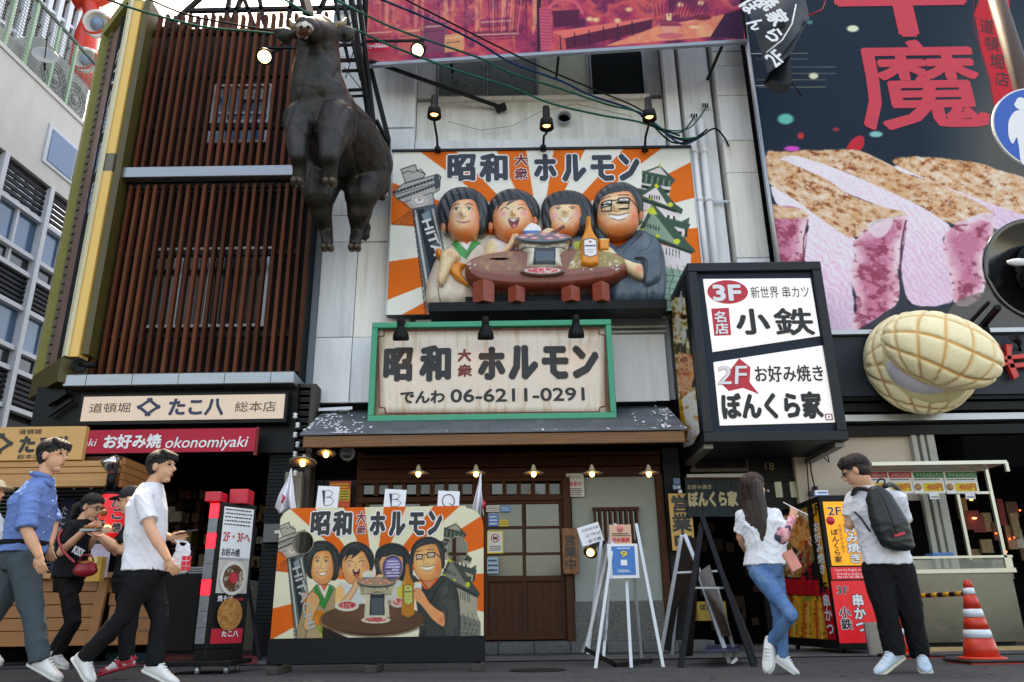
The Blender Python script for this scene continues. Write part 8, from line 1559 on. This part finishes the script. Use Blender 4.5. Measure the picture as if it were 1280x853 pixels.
# ================================================================== PEOPLE
def wrink(a=.004, f=28, seed=0):
    """creases: thin sharp folds over slow swells"""
    g = np.random.default_rng(seed); ks = g.normal(size=(4, 3)) * f * .55; ph = g.uniform(0, 6, 4)
    def fn(c):
        o = np.zeros(len(c))
        for i, (k, p) in enumerate(zip(ks, ph)): q = c @ k + p + 1.8 * np.sin(c @ ks[(i + 1) % 4] * .5); o += (1 - np.abs(np.sin(q))) ** 4 * .9 - .15 + .25 * np.sin(q * .7)
        return a * o
    return fn
def strands(T, hd, hl, ff, up, h, M, fall=0.0, n=320, seed=0, lim=(1.15, 1.45, 2.05)):
    r = random.Random(seed); b = MB(); c0 = hd + up * .035 * h - ff * .014 * h
    for i in range(n):
        ph = r.uniform(0, 6.283); fr = math.sin(ph); L_ = lim[1] + (lim[0] - lim[1]) * max(fr, 0) + (lim[2] - lim[1]) * max(-fr, 0); L_ *= r.uniform(.85, 1.12); t0 = r.uniform(.02, .7) * L_; pts = []; w = r.uniform(-.25, .25)
        for k in range(6):
            t = t0 + (L_ - t0) * k / 5; p2 = ph + w * k / 5; e = 1.02 + r.uniform(-.004, .02) + .02 * k / 5
            pts.append(c0 + (hl * math.cos(p2) * math.sin(t) * .088 + ff * math.sin(p2) * math.sin(t) * .103 + up * math.cos(t) * .095) * h * e)
        if fall and fr < .35:
            d = fall * r.uniform(.85, 1.05); q = pts[-1]; bk = hd - ff * .09 + hl * math.cos(ph) * .085
            for k in range(1, 6): pts.append(q * (1 - min(k / 2, 1)) + (bk + (q - bk) * .35) * min(k / 2, 1) + np.array([r.uniform(-.003, .003), 0, -d * k / 5]) - np.array([0, 0, (q[2] - bk[2]) * .0]))
        b.tube(pts, [.0038 * h] * (len(pts) - 1) + [.0012], M, 4)
    return b.obj('hair_strands', T, kind='stuff')
skin = mat('skin', (214, 160, 128), .45, var=.07, scale=12, spec=.35); hairb = mat('black_hair', (24, 21, 20), .6, var=.3, scale=6, stretch=(14, 14, 2), bump=.5, bscale=14)
hairbr = mat('dark_brown_hair', (46, 28, 22), .35, var=.4, scale=6, stretch=(16, 16, 1.2), bump=.6, bscale=14); lipm = mat('lip', (176, 96, 84), .4); eyem = mat('eye_dark', (24, 20, 20), .2)
def cloth(name, col, **k): return mat(name, col, .85, var=.10, scale=9, bump=.35, bscale=35, spec=.2, **k)
def vn(v): v = np.array(v, float); return v / np.linalg.norm(v)
def hand(b, w, d, n, curl=.5, s=1.0):
    """palm, four unequal curled fingers, thumb from the side of the palm; d along the hand, n out of the palm"""
    d = vn(d); n = np.array(n, float); n = vn(n - d * (n @ d)); t = np.cross(d, n)
    b.ell(w + d * .045 * s, .04 * s, .017 * s, .05 * s, None, 12, 8, [t, n, d])
    for i, L in enumerate((.066, .078, .074, .06)):
        p = [w + d * .08 * s + t * (i - 1.5) * .0225 * s]; a = curl * .5
        for k in range(3): a += curl * .45; p.append(p[-1] + (d * math.cos(a) + n * math.sin(a)) * L * s * (.42, .32, .26)[k])
        chain(b, p, [.0095 * s, .009 * s, .0085 * s, .0075 * s], 8)
    p = [w + d * .02 * s + t * -.034 * s, w + d * .05 * s - t * .052 * s + n * .012 * s, w + d * .075 * s - t * .055 * s + n * .028 * s]; chain(b, p, [.013 * s, .011 * s, .0095 * s], 8)
def rings(cs, L, Fw, rs, n=24):
    out = []
    for c, (rx, ry) in zip(cs, rs):
        c = np.array(c, float); out.append([c + L * rx * np.sign(math.cos(a)) * abs(math.cos(a)) ** .8 + Fw * ry * np.sign(math.sin(a)) * abs(math.sin(a)) ** .8 for a in np.linspace(0, 2 * math.pi, n, endpoint=False)])
    return out
def person(label, Y, J, face, yaw, top, pants, shoe, hair=hairb, s=1.0, w=1.0, sleeve=.75, group=None, grow=1.0, cuff=1.0, hairfn=None, curl=(.5, .5), palm=((0, 1, 0), (0, 1, 0)), seed=0, loose=1.0, hem=None, laces=True, pw=1.0, strand=False, fall=0.0):
    """J: joints in the photograph's pixels with a depth step; s: size of the figure"""
    q = lambda k: P(J[k][0], J[k][1], Y + (J[k][2] if len(J[k]) > 2 else 0))
    L = vn((math.cos(yaw), math.sin(yaw), 0)); Fw = vn((-math.sin(yaw), math.cos(yaw), 0))     # the body's own right and front
    fc = q('toeR') ; T = E('person', (q('pelvis')[0], q('pelvis')[1], 0), label, 'person', group)
    pe, wa, ch, nk, hd = q('pelvis'), q('waist'), q('chest'), q('neck'), q('head')
    b = MB(); ff = vn(face); up = vn(np.array([0, 0, 1.0]) + .0 * ff); hl = vn(np.cross(ff, up)); up = vn(np.cross(hl, ff)); hx = [hl, ff, up]; h = s
    b.loft(rings([pe - (0, 0, .09 * s), pe, wa, ch, nk - (0, 0, .05 * s)], L, Fw, [(.09 * s * w, .07 * s), (.125 * s * w, .09 * s), (.11 * s * w, .08 * s), (.135 * s * w, .088 * s), (.08 * s * w, .06 * s)]))
    chain(b, [nk - (0, 0, .05 * s), nk, hd - up * .07 * h - ff * .02 * h], [.062 * s * w, .056 * s * w, .05 * s * w], 14)
    b.ell(hd + up * .03 * h - ff * .008, .076 * h, .096 * h, .088 * h, None, 20, 14, hx); b.ell(hd - up * .035 * h + ff * .022 * h, .060 * h, .068 * h, .082 * h, None, 18, 12, hx); b.ell(hd - up * .098 * h + ff * .055 * h, .030 * h, .03 * h, .022 * h, None, 12, 8, hx)
    chain(b, [hd + ff * .088 * h + up * .012 * h, hd + ff * .108 * h - up * .018 * h, hd + ff * .096 * h - up * .028 * h], [.009 * h, .0145 * h, .014 * h], 8); b.ell(hd + ff * .082 * h - up * .06 * h, .024 * h, .014 * h, .014 * h, None, 10, 8, hx); b.ell(hd + ff * .076 * h + up * .03 * h, .05 * h, .018 * h, .010 * h, None, 10, 8, hx)
    for sd in (-1, 1): b.ell(hd + hl * .076 * h * sd - ff * .008 - up * .012 * h, .012 * h, .021 * h, .032 * h, None, 10, 8, hx)
    for sd, k in ((-1, 'L'), (1, 'R')):
        S, El, Wr, Ha = q('sh' + k), q('el' + k), q('wr' + k), q('ha' + k)
        chain(b, [nk - (0, 0, .05 * s), S], [.042 * s, .046 * s], 12); chain(b, [S, (S + El) / 2, El, El * .6 + Wr * .4, Wr], [v * s * w for v in (.048, .043, .040, .041, .026)], 12); hand(b, Wr, Ha - Wr, palm[0 if k == 'L' else 1], curl[0 if k == 'L' else 1], s * .86)
        Hp, Kn, An, To = q('hip' + k), q('kn' + k), q('an' + k), q('toe' + k)
        chain(b, [Hp, (Hp + Kn) / 2, Kn, Kn * .7 + An * .3, An], [v * s * w for v in (.075, .06, .045, .046, .034)], 12); chain(b, [An, An * .55 + To * .45 - (0, 0, .01)], [.033 * s, .022 * s], 10)
    remesh(b, .0058, skin, 'body', T, 1)
    # trousers
    b = MB(); b.loft(rings([pe - (0, 0, .09 * s), pe + (0, 0, .0), wa - (0, 0, .03 * s)], L, Fw, [(.13 * s * w * pw, .11 * s), (.165 * s * w * pw, .125 * s * pw), (.135 * s * w, .11 * s)]))
    for k in 'LR':
        Hp, Kn, An = q('hip' + k), q('kn' + k), q('an' + k); e_ = Kn + (An - Kn) * cuff * .97
        chain(b, [Hp, (Hp + Kn) / 2, Kn, (Kn + e_) / 2], [v * s * w * loose for v in (.102, .088, .070, .064)], 14); b.tube([(Kn + e_) / 2, e_], [.064 * s * w * loose, (.058 if loose > .95 else .05) * s * w * loose * 1.05], None, 16)
    remesh(b, .0095, pants, 'trousers', T, 2, wrink(.007, 22, seed))
    # shirt
    b = MB(); hm = (pe + (wa - pe) * (.25 if hem is None else hem))
    b.loft(rings([hm, wa, ch, ch * .4 + nk * .6, nk + (0, 0, .012 * s)], L, Fw, [(.165 * s * w * grow, .125 * s * grow), (.148 * s * w * grow, .115 * s * grow), (.168 * s * w * grow, .122 * s * grow), (.135 * s * w, .10 * s), (.072 * s * w, .068 * s)]))
    for k in 'LR':
        S, El, Wr = q('sh' + k), q('el' + k), q('wr' + k); chain(b, [nk - (0, 0, .035 * s), (nk + S) / 2 - (0, 0, .02 * s), S], [.058 * s, .062 * s, .066 * s], 12); chain(b, [S], [.068 * s], 12)
        if sleeve <= 1: b.tube([S, S + (El - S) * sleeve], [.068 * s * w, .070 * s * w], None, 16)
        else: chain(b, [S, El], [.066 * s * w, .056 * s * w], 14); b.tube([El, El + (Wr - El) * (sleeve - 1)], [.056 * s * w, .052 * s * w], None, 14)
    remesh(b, .0085, top, 'shirt', T, 2, wrink(.0075, 20, seed + 3))
    # hair
    b = MB()
    if hairfn: hairfn(b, hd, hl, ff, up, h)
    else:
        b.ell(hd + up * .047 * h - ff * .014 * h, .086 * h, .100 * h, .086 * h, None, 18, 12, hx); b.ell(hd - ff * .045 * h + up * .005 * h, .080 * h, .066 * h, .085 * h, None, 16, 12, hx)
        for i in range(5): chain(b, [hd + up * .11 * h + ff * .03 * h + hl * (i - 2) * .026 * h, hd + up * .088 * h + ff * .076 * h + hl * (i - 2) * .028 * h, hd + up * (.058 + .012 * (i % 2)) * h + ff * .088 * h + hl * (i - 2) * .027 * h], [.024 * h, .020 * h, .009 * h], 8)
    remesh(b, .007 if not hairfn else .009, hair, 'hair', T, 1, lambda c: .0014 * np.sin(c[:, 0] * 260 + c[:, 1] * 120 + np.sin(c[:, 2] * 20) * 2))
    if hairfn is None or strand: strands(T, hd, hl, ff, up, h, hair, fall, seed=seed)
    for sd in (-1, 1):
        b = MB(); e0 = hd + ff * .083 * h + up * .012 * h + hl * sd * .032 * h; b.ell(e0, .014 * h, .009 * h, .007 * h, eyem, 10, 8, hx); b.obj('eye', T); b = MB(); b.ell(e0 + up * .022 * h, .020 * h, .008 * h, .004 * h, hair, 8, 6, hx); b.obj('eyebrow', T)
    b = MB(); b.ell(hd + ff * .094 * h - up * .06 * h, .019 * h, .007 * h, .006 * h, lipm, 10, 8, hx); b.obj('lips', T)
    sole = mat('shoe_sole', (206, 204, 198), .6, var=.1, dirt=(150, 148, 140), damt=.5)
    for k in 'LR':
        An, To = q('an' + k), q('toe' + k); d = vn(To - An + np.array([0, 0, .0])); sd_ = vn(np.cross(d, (0, 0, 1))) if abs(d[2]) < .9 else L; un = vn(np.cross(sd_, d)); un = un if un[2] > 0 else -un
        heel = An - d * .045 * s - un * .035 * s; L_ = np.linalg.norm(To - heel)
        def rr(t, wd, ht, lift=0): c = heel + d * L_ * t + un * (ht / 2 + lift); return [c + sd_ * wd * np.sign(math.cos(a)) * abs(math.cos(a)) ** .7 + un * ht / 2 * np.sign(math.sin(a)) * abs(math.sin(a)) ** .8 for a in np.linspace(0, 2 * math.pi, 16, endpoint=False)]
        b = MB(); b.loft([rr(t, wd * s, ht * s) for t, wd, ht in ((-.08, .018, .05), (-.03, .034, .088), (.12, .038, .096), (.3, .038, .092), (.5, .042, .07), (.7, .047, .05), (.88, .042, .042), (.98, .026, .035), (1.03, .008, .02))]); so_ = remesh(b, .008, shoe[0], 'shoe', T, 2)
        b = MB(); b.loft([rr(t, wd * s, .024 * s, -.016 * s) for t, wd in ((-.10, .02), (-.04, .037), (.3, .040), (.5, .042), (.72, .051), (.9, .045), (1.03, .02))], shoe[1] if len(shoe) > 1 else sole, False); so2 = b.obj('sole', so_); so2.parent = so_
        if laces:
            for i in range(4): b = MB(); c = heel + d * L_ * (.38 + .09 * i) + un * (.088 - .013 * i) * s; b.tube([c - sd_ * .022, c + un * .006, c + sd_ * .022], .004, WHT if len(shoe) < 3 else shoe[2], 6); b.obj('lace', so_)
    return T, q, dict(hd=hd, hl=hl, ff=ff, up=up, h=h, L=L, Fw=Fw, T=T)
wshoe = mat('white_leather', (214, 214, 212), .45, var=.05)
# 1 man in blue shirt
blue_s = cloth('blue_chambray', (100, 130, 188)); gtr = cloth('grey_green_twill', (66, 78, 84)); wt = cloth('white_jersey', (224, 226, 232)); bkc = cloth('black_cotton', (24, 25, 27)); bkt = cloth('black_trousers', (20, 21, 23)); den = cloth('blue_denim', (70, 110, 156), dirt=(120, 156, 190), dscale=5, damt=.5)
T, q, I_ = person('man in a blue button down shirt and grey trousers at the left edge', 6.15, dict(head=(66, 570), neck=(54, 599), chest=(42, 628), waist=(33, 674), pelvis=(28, 697), shR=(38, 617, -.17), elR=(33, 662, -.24), wrR=(49, 695, -.24), haR=(51, 712, -.24), shL=(52, 614, .18), elL=(66, 655, .2), wrL=(62, 680, .1), haL=(62, 690, .1),
  hipR=(30, 702, -.08), knR=(41, 765, -.06), anR=(50, 829, -.06), toeR=(79, 845, -.05), hipL=(24, 702, .1), knL=(-8, 765, .1), anL=(-42, 812, .1), toeL=(-22, 838, .1)), (1, -.1, -.05), R(-90), blue_s, gtr, (wshoe,), s=1.07, sleeve=.98, grow=1.1, seed=1, loose=1.1)
S, El = q('shR'), q('elR')
b = MB(); b.tube([El + (S - El) * .22, El + (S - El) * .02], [.078, .076], None, 18); remesh(b, .009, blue_s, 'rolled_cuff', T, 1, wrink(.004, 40, 3))
b = MB(); c = q('neck'); b.tube([c + (.0, -.075, .0), c + (.075, -.06, -.03), c + (.1, -.02, -.07)], [.02, .024, .01], blue_s, 8); b.tube([c + (-.07, -.05, .035), c + (0, -.085, .025), c + (.08, -.05, .0)], [.02, .024, .02], blue_s, 8); b.obj('collar', T)
b = MB(); w_ = (q('waist') + q('pelvis') * 2) / 3 + (0, 0, .04); b.loft(rings([w_, w_ + (0, 0, .035)], I_['L'], I_['Fw'], [(.19, .15)] * 2), bkc, True, True); b.obj('belt', T)
for k in range(5): b = MB(); c = q('neck') * (1 - k / 5) + q('pelvis') * (k / 5); b.ell(c + (.135 + .012 * math.sin(k), -.05, -.06), .006, .006, .006, WHT); b.obj('button', T)
# 2 woman in black
def pony(b, hd, hl, ff, up, h):
    b.ell(hd + up * .045 * h - ff * .016 * h, .084 * h, .100 * h, .084 * h, None, 18, 12, [hl, ff, up]); b.ell(hd - ff * .05 * h, .078 * h, .06 * h, .08 * h, None, 16, 12, [hl, ff, up]); chain(b, [hd - ff * .1 * h + up * .02, hd - ff * .17 * h - up * .06, hd - ff * .16 * h - up * .2], [.035, .04, .015])
T, q, I_ = person('young woman in a black printed T-shirt eating, red bag at her hip', 7.3, dict(head=(115, 634), neck=(103, 651), chest=(93, 672), waist=(87, 708), pelvis=(85, 728), shR=(88, 659, -.12), elR=(76, 691, -.2), wrR=(109, 660, -.26), haR=(119, 656, -.27), shL=(100, 660, .14), elL=(106, 690, .1), wrL=(122, 668, .0), haL=(130, 664, 0),
  hipR=(84, 732, -.07), knR=(94, 777, -.12), anR=(68, 823, .0), toeR=(84, 830, -.1), hipL=(86, 732, .07), knL=(88, 780, .05), anL=(62, 820, .1), toeL=(76, 828, .05)), (.93, -.2, -.35), R(-75), bkc, bkt, (mat('pale_sneaker', (190, 190, 186), .5),), s=.96, w=.92, sleeve=.7, hairfn=pony, strand=True, seed=2, grow=1.15, loose=.88)
gf = lambda I, col=sps: [ (lambda b: (b.tube([I['hd'] + I['ff'] * .1 + I['up'] * .012 + I['hl'] * (sd * .034 + .026 * math.cos(a)) + I['up'] * .02 * math.sin(a) for a in np.linspace(0, 6.28, 14)], .003, col, 6), b.bar(I['hd'] + I['ff'] * .1 + I['up'] * .014 + I['hl'] * sd * .06, I['hd'] - I['ff'] * .01 + I['up'] * .008 + I['hl'] * sd * .082, .005, .005, col), b.obj('glasses', I['T'])))(MB()) for sd in (-1, 1)]
gf(I_); b = MB(); b.bar(q('haR') + (-.05, 0, -.06), q('haR') + (.06, -.02, .09), .006, .006, woodyl); b.ell(q('haR') + (.07, -.02, .1), .03, .03, .03, mat('takoyaki_brown', (150, 90, 40), .5)); b.obj('skewer', label='wooden skewer with a brown ball held by the woman in black', cat='skewer')
Tp = Plane((0, 7.02, 0)); text(Tp, 'KISS', (89, 684, 104, 694), mat('shirt_print', (190, 194, 198), .7, var=.2), T, lift=-.02, rot=R(-25), bold=.06, name='shirt_print')
bgm = mat('red_leather', (150, 16, 36), .35, var=.1); BG = E('shoulder_bag', P(107, 722, 6.95), 'small dark red leather bag hanging at the hip of the woman in black', 'bag'); b = MB(); c = P(107, 711, 6.98); b.ell(c, .1, .04, .07); b.ell(c + (0, 0, -.015), .11, .045, .055); remesh(b, .01, bgm, 'bag_body', BG, 2); b = MB(); b.tube([c + (-.06, -.03, .06), c + (0, -.05, .045), c + (.06, -.03, .055)], .006, mat('brass', (170, 130, 60), .3, metal=.8), 6); b.obj('zip', BG)
b = MB(); b.tube(crom(np.array([P(94, 704, 6.98), P(80, 690, 7.0), P(73, 672, 7.05), P(84, 657, 7.2), P(100, 655, 7.35)]), 5, False), .011, bgm, 8); b.obj('strap', BG); b = MB(); b.tube([P(99, 702, 6.98), P(103, 694, 6.97), P(114, 694, 6.97), P(117, 702, 6.98)], .008, bgm, 6); b.obj('handle', BG)
# 3 man in dark clothes, half hidden
def capfn(b, hd, hl, ff, up, h): b.ell(hd + up * .05 * h - ff * .01, .088 * h, .1 * h, .08 * h, None, 18, 12, [hl, ff, up]); b.ell(hd + up * .045 * h + ff * .11 * h, .07 * h, .07 * h, .012, None, 14, 8, [hl, ff, up]); b.ell(hd - ff * .05, .08, .05, .08, None, 14, 10, [hl, ff, up])
T, q, I_ = person('man in dark clothes and red sneakers holding out a tray, half hidden', 7.05, dict(head=(163, 625), neck=(170, 652), chest=(171, 675), waist=(167, 706), pelvis=(162, 728), shR=(164, 662, .15), elR=(146, 690, .1), wrR=(128, 676, 0), haR=(118, 672, 0), shL=(166, 662, -.14), elL=(152, 688, -.2), wrL=(128, 671, -.22), haL=(114, 670, -.22),
  hipR=(160, 732, .07), knR=(158, 778, .05), anR=(160, 822, .0), toeR=(143, 832, 0), hipL=(163, 732, -.07), knL=(160, 778, -.1), anL=(158, 828, -.12), toeL=(124, 838, -.14)), (-1, -.15, -.25), R(80), bkc, bkt, (mat('sneaker_white', (206, 200, 200), .4, var=.03, dirt=(170, 28, 50), dscale=5, damt=1, dlo=.49, dhi=.5), mat('sneaker_red', (170, 28, 50), .4)), s=1.0, hairfn=capfn, hair=mat('black_cap', (26, 28, 30), .7), palm=((0, 0, 1), (0, 0, 1)), curl=(.3, .3), seed=5)
b = MB(); c = q('haL') + (0, 0, .035); b.box(c + np.array([-.08, -.05, 0]), c + np.array([.06, .05, .02]), mat('foil_tray', (150, 150, 150), .3, metal=.5)); 
for k in range(3): b.ell(c + (-.05 + .045 * k, -.01, .035), .022, .022, .02, _mats['takoyaki_brown'])
b.obj('food_tray', label='small tray of brown takoyaki balls held out to the woman in black', cat='tray', kind=None)
# 4 man in white
T, q, I_ = person('man in a white T-shirt and black trousers carrying a plastic bag', 6.15, dict(head=(202, 584), neck=(191, 606), chest=(183, 636), waist=(181, 688), pelvis=(180, 716), shR=(179, 623, -.17), elR=(189, 664, -.26), wrR=(210, 699, -.27), haR=(217, 712, -.27), shL=(192, 621, .18), elL=(196, 668, .22), wrL=(213, 672, .12), haL=(225, 670, .1),
  hipR=(178, 722, -.08), knR=(152, 774, -.1), anR=(103, 826, -.1), toeR=(119, 850, -.12), hipL=(186, 722, .08), knL=(200, 775, .05), anL=(192, 836, .02), toeL=(224, 851, 0)), (1, -.12, -.02), R(-90), wt, bkt, (wshoe,), s=1.03, sleeve=.72, grow=1.12, seed=7, loose=1.02, hem=.05)
b = MB(); c = P(232, 668, 6.25); b.hexa([c + np.array(v) for v in ((-.07, -.04, .0), (.08, -.04, .03), (.08, -.04, .022), (-.07, -.04, -.008), (-.07, .04, .01), (.08, .04, .04), (.08, .04, .032), (-.07, .04, .002))], mat('phone_black', (30, 40, 56), .2)); b.obj('phone', label='dark phone held flat in the hand of the man in white', cat='phone', bevel=.003)
PB = E('plastic_bag', P(226, 720, 6.15), 'white plastic carrier bag with red squares hanging from the hand of the man in white', 'bag'); b = MB(); c = P(225, 700, 6.18); b.ell(c + (0, 0, -.04), .085, .05, .075); b.ell(c + (.01, 0, .02), .07, .04, .09); b.ell(c + (-.03, 0, .09), .025, .02, .05); b.ell(c + (.04, 0, .09), .02, .02, .05)
remesh(b, .009, mat('plastic_white', (214, 218, 224), .3, var=.08, alpha=.92, bump=.5, bscale=14), 'bag_body', PB, 2, wrink(.008, 40, 9)); b = MB(); b.tube([c + (-.03, 0, .13), q('wrL') + (.03, -.02, -.02), c + (.04, 0, .13)], .008, _mats['plastic_white'], 6); b.obj('handles', PB); bp_ = YP(6.09); cu, cvv, w_, h_ = bp_.frame(226, 693, 240, 716)
for i in range(2):
    for j in range(3): b = MB(); b.ubox(bp_, cu + (i - .5) * w_ * .45, cvv + (j - 1) * h_ * .28, w_ * .4, h_ * .24, .008, .003, RED); b.obj('red_square', PB)
# 5 woman in jeans
def longhair(b, hd, hl, ff, up, h):
    b.ell(hd + up * .045 * h - ff * .014 * h, .088 * h, .103 * h, .088 * h, None, 18, 12, [hl, ff, up]); b.ell(hd - ff * .045 * h, .086 * h, .07 * h, .1 * h, None, 16, 12, [hl, ff, up])
    for i in range(9): t = (i - 4) / 4; chain(b, [hd + hl * t * .07 - ff * .045 + up * .02, hd + hl * t * .085 - ff * (.085 - .03 * abs(t)) - up * .16, hd + hl * t * .095 - ff * (.10 - .03 * abs(t)) - up * .30, hd + hl * t * .085 - ff * .105 - up * (.43 + .03 * math.sin(i * 2))], [.045, .047, .042, .016])
flo = mat('floral_sleeve', (226, 170, 170), .8, var=.05, scale=4, dirt=(56, 58, 76), dscale=13, damt=1, dlo=.53, dhi=.55, wave=((206, 60, 110), 5, 'X', .5)); wt2 = cloth('white_cotton_tee', (226, 228, 234))
T, q, I_ = person('long haired woman in a white T-shirt and cropped blue jeans', 6.5, dict(head=(943, 610), neck=(946, 636), chest=(955, 655), waist=(958, 688), pelvis=(957, 708), shR=(968, 645, -.02), elR=(976, 671, -.12), wrR=(990, 648, -.02), haR=(993, 637, 0), shL=(929, 646, .04), elL=(926, 672, .1), wrL=(934, 690, .2), haL=(940, 696, .25),
  hipR=(966, 715, .02), knR=(975, 770, -.05), anR=(978, 826, .0), toeR=(1000, 841, -.02), hipL=(948, 715, -.02), knL=(988, 768, -.22), anL=(962, 806, .0), toeL=(958, 839, -.06)), (.86, .5, .08), R(-32), wt2, den, (wshoe,), s=.97, w=.95, sleeve=.8, hair=hairbr, hairfn=longhair, strand=True, fall=.36, seed=11, grow=1.16, cuff=.96, hem=.05, loose=.93, pw=1.02, laces=True)
b = MB(); b.tube([q('elR') * .6 + q('shR') * .4, q('elR')], [.062, .062], None, 14); chain(b, [q('elR'), q('wrR') * .9 + q('elR') * .1], [.06, .042]); remesh(b, .01, flo, 'floral_sleeve', T, 2, wrink(.005, 40, 2))
b = MB(); b.bar(P(979, 628, 6.5), P(1010, 644, 6.5), .007, .007, WHT); b.obj('white_skewer', label='thin white stick held up by the woman in jeans', cat='stick')
b = MB(); pp_ = YP(6.35); b.pbox(pp_, 983, 688, 998, 714, 0, .03, mat('pink_clear_vinyl', (226, 130, 130), .2, var=.2, wave=((180, 140, 60), 6, 'X', .4)), R(25)); o_ = b.obj('pink_bag', label='small pink and yellow pouch at the hip of the woman in jeans', cat='bag', bevel=.008)
# 6 man with backpack
T, q, I_ = person('man with a black backpack standing back to us at the menu box', 6.45, dict(head=(1070, 589), neck=(1084, 610), chest=(1094, 640), waist=(1104, 684), pelvis=(1109, 706), shR=(1121, 624, -.04), elR=(1132, 662, .12), wrR=(1112, 670, .3), haR=(1100, 664, .35), shL=(1067, 624, .08), elL=(1062, 656, .1), wrL=(1068, 648, .32), haL=(1066, 640, .4),
  hipR=(1122, 712, 0), knR=(1139, 768, -.02), anR=(1151, 822, .06), toeR=(1158, 836, -.12), hipL=(1098, 712, 0), knL=(1108, 768, -.02), anL=(1119, 820, 0), toeL=(1094, 838, -.12)), (-.78, .5, -.38), R(12), wt, bkt, (mat('canvas_pale_blue', (176, 196, 210), .7), mat('cream_rubber', (206, 196, 170), .6)), s=1.06, sleeve=.72, grow=1.12, seed=13, hem=.0, loose=1.16, hair=mat('short_dark_hair', (34, 26, 22), .6, var=.3, scale=30))
gf(I_)
BP = E('backpack', q('chest') + (0, -.3, -.3), 'black backpack with a small red tag worn by the man at the menu box', 'backpack'); bpm = mat('black_nylon', (26, 32, 34), .5, var=.12, bump=.25, bscale=12); L, Fw = I_['L'], I_['Fw']; c = P(1104, 645, 6.22)
up_ = vn(q('neck') - q('pelvis')); prof = ((-.27, .06, .03), (-.24, .135, .065), (-.12, .15, .085), (.02, .14, .085), (.14, .11, .07), (.21, .07, .05), (.24, .03, .03)); b = MB(); b.loft(rings([c + np.array([.06, 0, 0]) * (1 - (t + .27) * 2) + up_ * t for t, _, _ in prof], L, Fw, [(a_, d_) for _, a_, d_ in prof])); remesh(b, .011, bpm, 'pack', BP, 3, wrink(.006, 16, 4))
for pts in ([(1090, 614, 6.24), (1078, 611, 6.32), (1068, 614, 6.42), (1064, 630, 6.6)], [(1106, 608, 6.24), (1114, 606, 6.32), (1122, 612, 6.45), (1128, 625, 6.6)], [(1088, 665, 6.3), (1076, 648, 6.32), (1068, 640, 6.4)]): b = MB(); b.tube(crom(np.array([P(*p) for p in pts]), 4, False), .02 if pts[0][1] < 650 else .008, bpm, 8); b.obj('strap', BP)
b = MB(); b.tube(crom(np.array([P(1096, 604, 6.2), P(1100, 599, 6.18), P(1106, 601, 6.18), P(1104, 608, 6.18)]), 4, False), .007, bpm, 6); b.obj('grab_loop', BP); b = MB(); b.tube([P(1098, 612, 6.13), P(1108, 632, 6.09), P(1121, 668, 6.10)], .004, blk, 6); b.obj('zip', BP); b = MB(); b.ubox(Plane((0, 6.10, 0)), *Plane((0, 6.10, 0)).uv(1125, 668), .085, .018, .0, .006, RED, R(14)); b.obj('red_tag', BP)
# 7 passer-by almost out of the frame
def hat(b, hd, hl, ff, up, h): b.ell(hd + up * .07, .09, .1, .07, None, 16, 10, [hl, ff, up]); b.ell(hd + up * .05, .17, .18, .015, None, 20, 8, [hl, ff, up])
person('passer-by in a pale straw hat cut by the left edge', 7.6, dict(head=(-8, 617), neck=(-12, 640), chest=(-14, 660), waist=(-15, 690), pelvis=(-16, 712), shR=(-22, 648, -.14), elR=(-24, 680, -.18), wrR=(-14, 700, -.2), haR=(-10, 712, -.2), shL=(-8, 648, .14), elL=(-6, 680, .16), wrL=(0, 700, .1), haL=(4, 710, .1), hipR=(-17, 716, -.07), knR=(-10, 765, -.07), anR=(-14, 815, -.07), toeR=(4, 826, -.08), hipL=(-14, 716, .07), knL=(-22, 765, .07), anL=(-34, 810, .07), toeL=(-20, 822, .06)), (1, -.1, 0), R(-90), wt, gtr, (wshoe,), s=.96, hairfn=hat, hair=mat('pale_straw', (214, 196, 164), .7, var=.15, scale=40), seed=17)
bpy.data.objects.remove(_fo); bpy.data.curves.remove(_fc)
